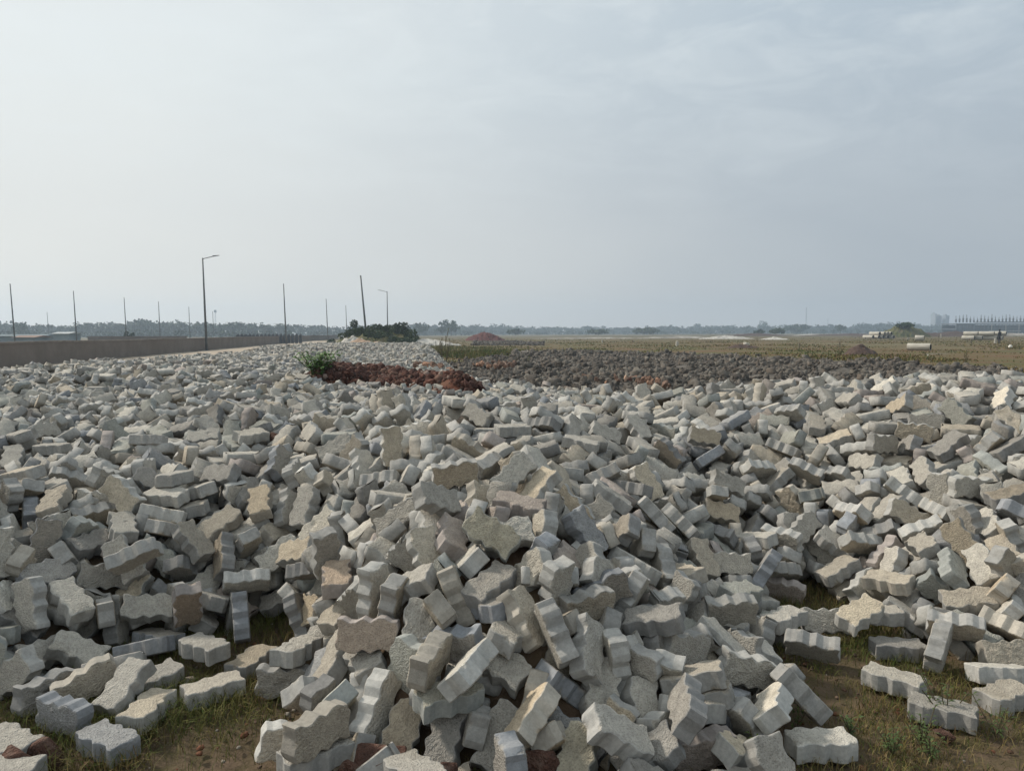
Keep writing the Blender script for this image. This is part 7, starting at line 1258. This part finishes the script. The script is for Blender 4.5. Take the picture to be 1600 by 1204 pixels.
# the figure on the field
def person():
    q = at_z(1561, 536.5, 0); o_ = bpy.data.meshes.new('person'); J = [(0, 0, .92), (0, 0, 1.12), (0, -.01, 1.36), (0, 0, 1.48), (0, -.01, 1.58), (0, -.01, 1.68), (-.10, 0, .86), (-.11, .02, .48), (-.12, .03, .08), (-.13, -.10, .03), (.10, 0, .86), (.12, -.03, .48), (.13, 0, .08), (.14, -.13, .03), (-.19, 0, 1.36), (-.24, .02, 1.09), (-.22, -.08, .86), (-.215, -.11, .78), (.19, 0, 1.36), (.25, .0, 1.1), (.2, -.16, .94), (.17, -.22, .90)]
    E_ = [(0, 1), (1, 2), (2, 3), (3, 4), (4, 5), (0, 6), (6, 7), (7, 8), (8, 9), (0, 10), (10, 11), (11, 12), (12, 13), (2, 14), (14, 15), (15, 16), (16, 17), (2, 18), (18, 19), (19, 20), (20, 21)]
    rad = [.14, .135, .15, .06, .085, .075, .09, .065, .045, .04, .09, .065, .045, .04, .06, .045, .035, .03, .06, .045, .035, .03]
    o_.from_pydata(J, E_, []); o = link('person', o_); sk = o.modifiers.new('skin', 'SKIN'); o.modifiers.new('sub', 'SUBSURF').render_levels = 2
    for k_, v_ in enumerate(o.data.skin_vertices[0].data): v_.radius = (rad[k_], rad[k_]*.8); v_.use_root = (k_ == 0)
    o.location = (q[0], q[1], 0); o.rotation_euler = (0, 0, .5); o.data.materials.append(noisy('dark_clothes', (.02, .022, .028), (.05, .052, .06), 4, 3)); tag(o, 'person in dark clothes standing on the field before the white pipes', 'person')
    MB().tube((0, -.01, 1.60), (0, -.015, 1.79), .088, .06, 10).build('hair', M_DARK, o, True)
person()
# long pale stick
p = at_z(1463, 553, 0.03); o = MB().tube((-.7, 0, 0), (.8, .05, .03), .02, .015, 6).build('stick', M_POST); o.location = p; tag(o, 'long pale stick lying in the grass right of the pipe', 'stick')

# ------------------------------------------------------------------ unfinished building and far towers
def building():
    d = 480; hy = 520.6+(800-1560)*math.tan(math.radians(ROLL)); a = at_d(1493, hy, d); b = at_d(1640, hy, d); w = b[0]-a[0]; h1 = CAMZ+(hy-505.5)*d/FPX; ht = CAMZ+(hy-503.5)*d/FPX; dep = 16
    e = empty('unfinished_building', ((a[0]+b[0])/2, a[1]+dep/2, 0)); tag(e, 'unfinished concrete frame building with bare column stubs on its roof', 'building')
    zs = [h1*.48, h1]
    for z in zs: MB().box((0, 0, z), (w, dep, .55)).build('floor_slab', M_CONC, e)
    MB().box((w*.17, -.2, ht+.2), (w*.62, dep, .5)).build('roof_slab', M_CONC, e)
    n = 26
    for i in range(n+1):
        x = -w/2+.3+(w-.6)*i/n
        for q, y in enumerate((-dep/2+.3, dep/2-.3)): MB().box((x, y, h1/2-.3), (.5, .5, h1-.6)).build('column', M_CONC, e)
        top = CAMZ+(hy-(498+RND.uniform(-1.5, 2)))*d/FPX
        if i % 1 == 0:
            s = MB().box((x, -dep/2+.5, (ht+top)/2), (.75, .75, top-ht)).build('column_stub', M_CONC, e)
            r = MB()
            for k in range(4): r.tube((x+(-.18 if k % 2 else .18), -dep/2+.5+(-.18 if k//2 else .18), top), (x+(-.3 if k % 2 else .3)*RND.random(), -dep/2+.5, top+RND.uniform(1.2, 2.6)), .05, n=4)
            r.build('rebar', M_BARK, s)
    MB().box((0, dep/2-.6, h1/2), (w-1, .2, h1-1.2)).build('back_wall', M_CONC, e); MB().box((-w*.38, -dep/2+1, h1*.75), (w*.2, .25, h1*.42)).build('infill_wall', M_CONC, e)
    MB().box((w*.02, -dep/2-.25, h1*.28), (w*.34, .3, .4)).build('scaffold_rail', M_POST, e)
    for x in (-.12, .03, .17): MB().box((w*x, -dep/2-.25, h1*.5), (.35, .35, h1)).build('scaffold_post', M_POST, e)
building()
for k, (x0, x1, top, lab) in enumerate([(1457, 1458.6, 490, 'slim faint tower left in the far cluster'), (1464, 1466.5, 493, 'faint middle tower of the far cluster'), (1473, 1478.5, 493, 'widest faint tower of the far cluster')]):
    d = 985; hy = 520.6+(800-x0)*math.tan(math.radians(ROLL)); a = at_d(x0, hy, d); b = at_d(x1, hy, d); w = b[0]-a[0]; h = CAMZ+(hy-top)*d/FPX; e = empty('tower_block', ((a[0]+b[0])/2, a[1], 0)); tag(e, lab, 'tower')
    MB().box((0, 0, h/2), (w, 12, h)).build('wall', M_TOWER, e); MB().box((0, 0, h+.8), (w*.5, 5, 1.6)).build('roof_housing', M_TOWER, e)
    for f in range(1, 9): MB().box((0, -6.1, h*f/9.5), (w*.8, .3, 1.2)).build('window', M_TWIN, e)

# ------------------------------------------------------------------ haze
hz_m = bpy.data.materials.new('haze_air'); hz_m.use_nodes = True; t = hz_m.node_tree; t.nodes.clear()
pv = N(t, 'ShaderNodeVolumePrincipled'); pv.inputs['Color'].default_value = (.70,.85,1.0, 1); pv.inputs['Density'].default_value = .00075; pv.inputs['Anisotropy'].default_value = .3
om = N(t, 'ShaderNodeOutputMaterial'); t.links.new(pv.outputs[0], om.inputs['Volume'])
hb = MB().box((0, 300, 19), (2400, 1500, 42)).build('haze', hz_m); tag(hb, kind='stuff')
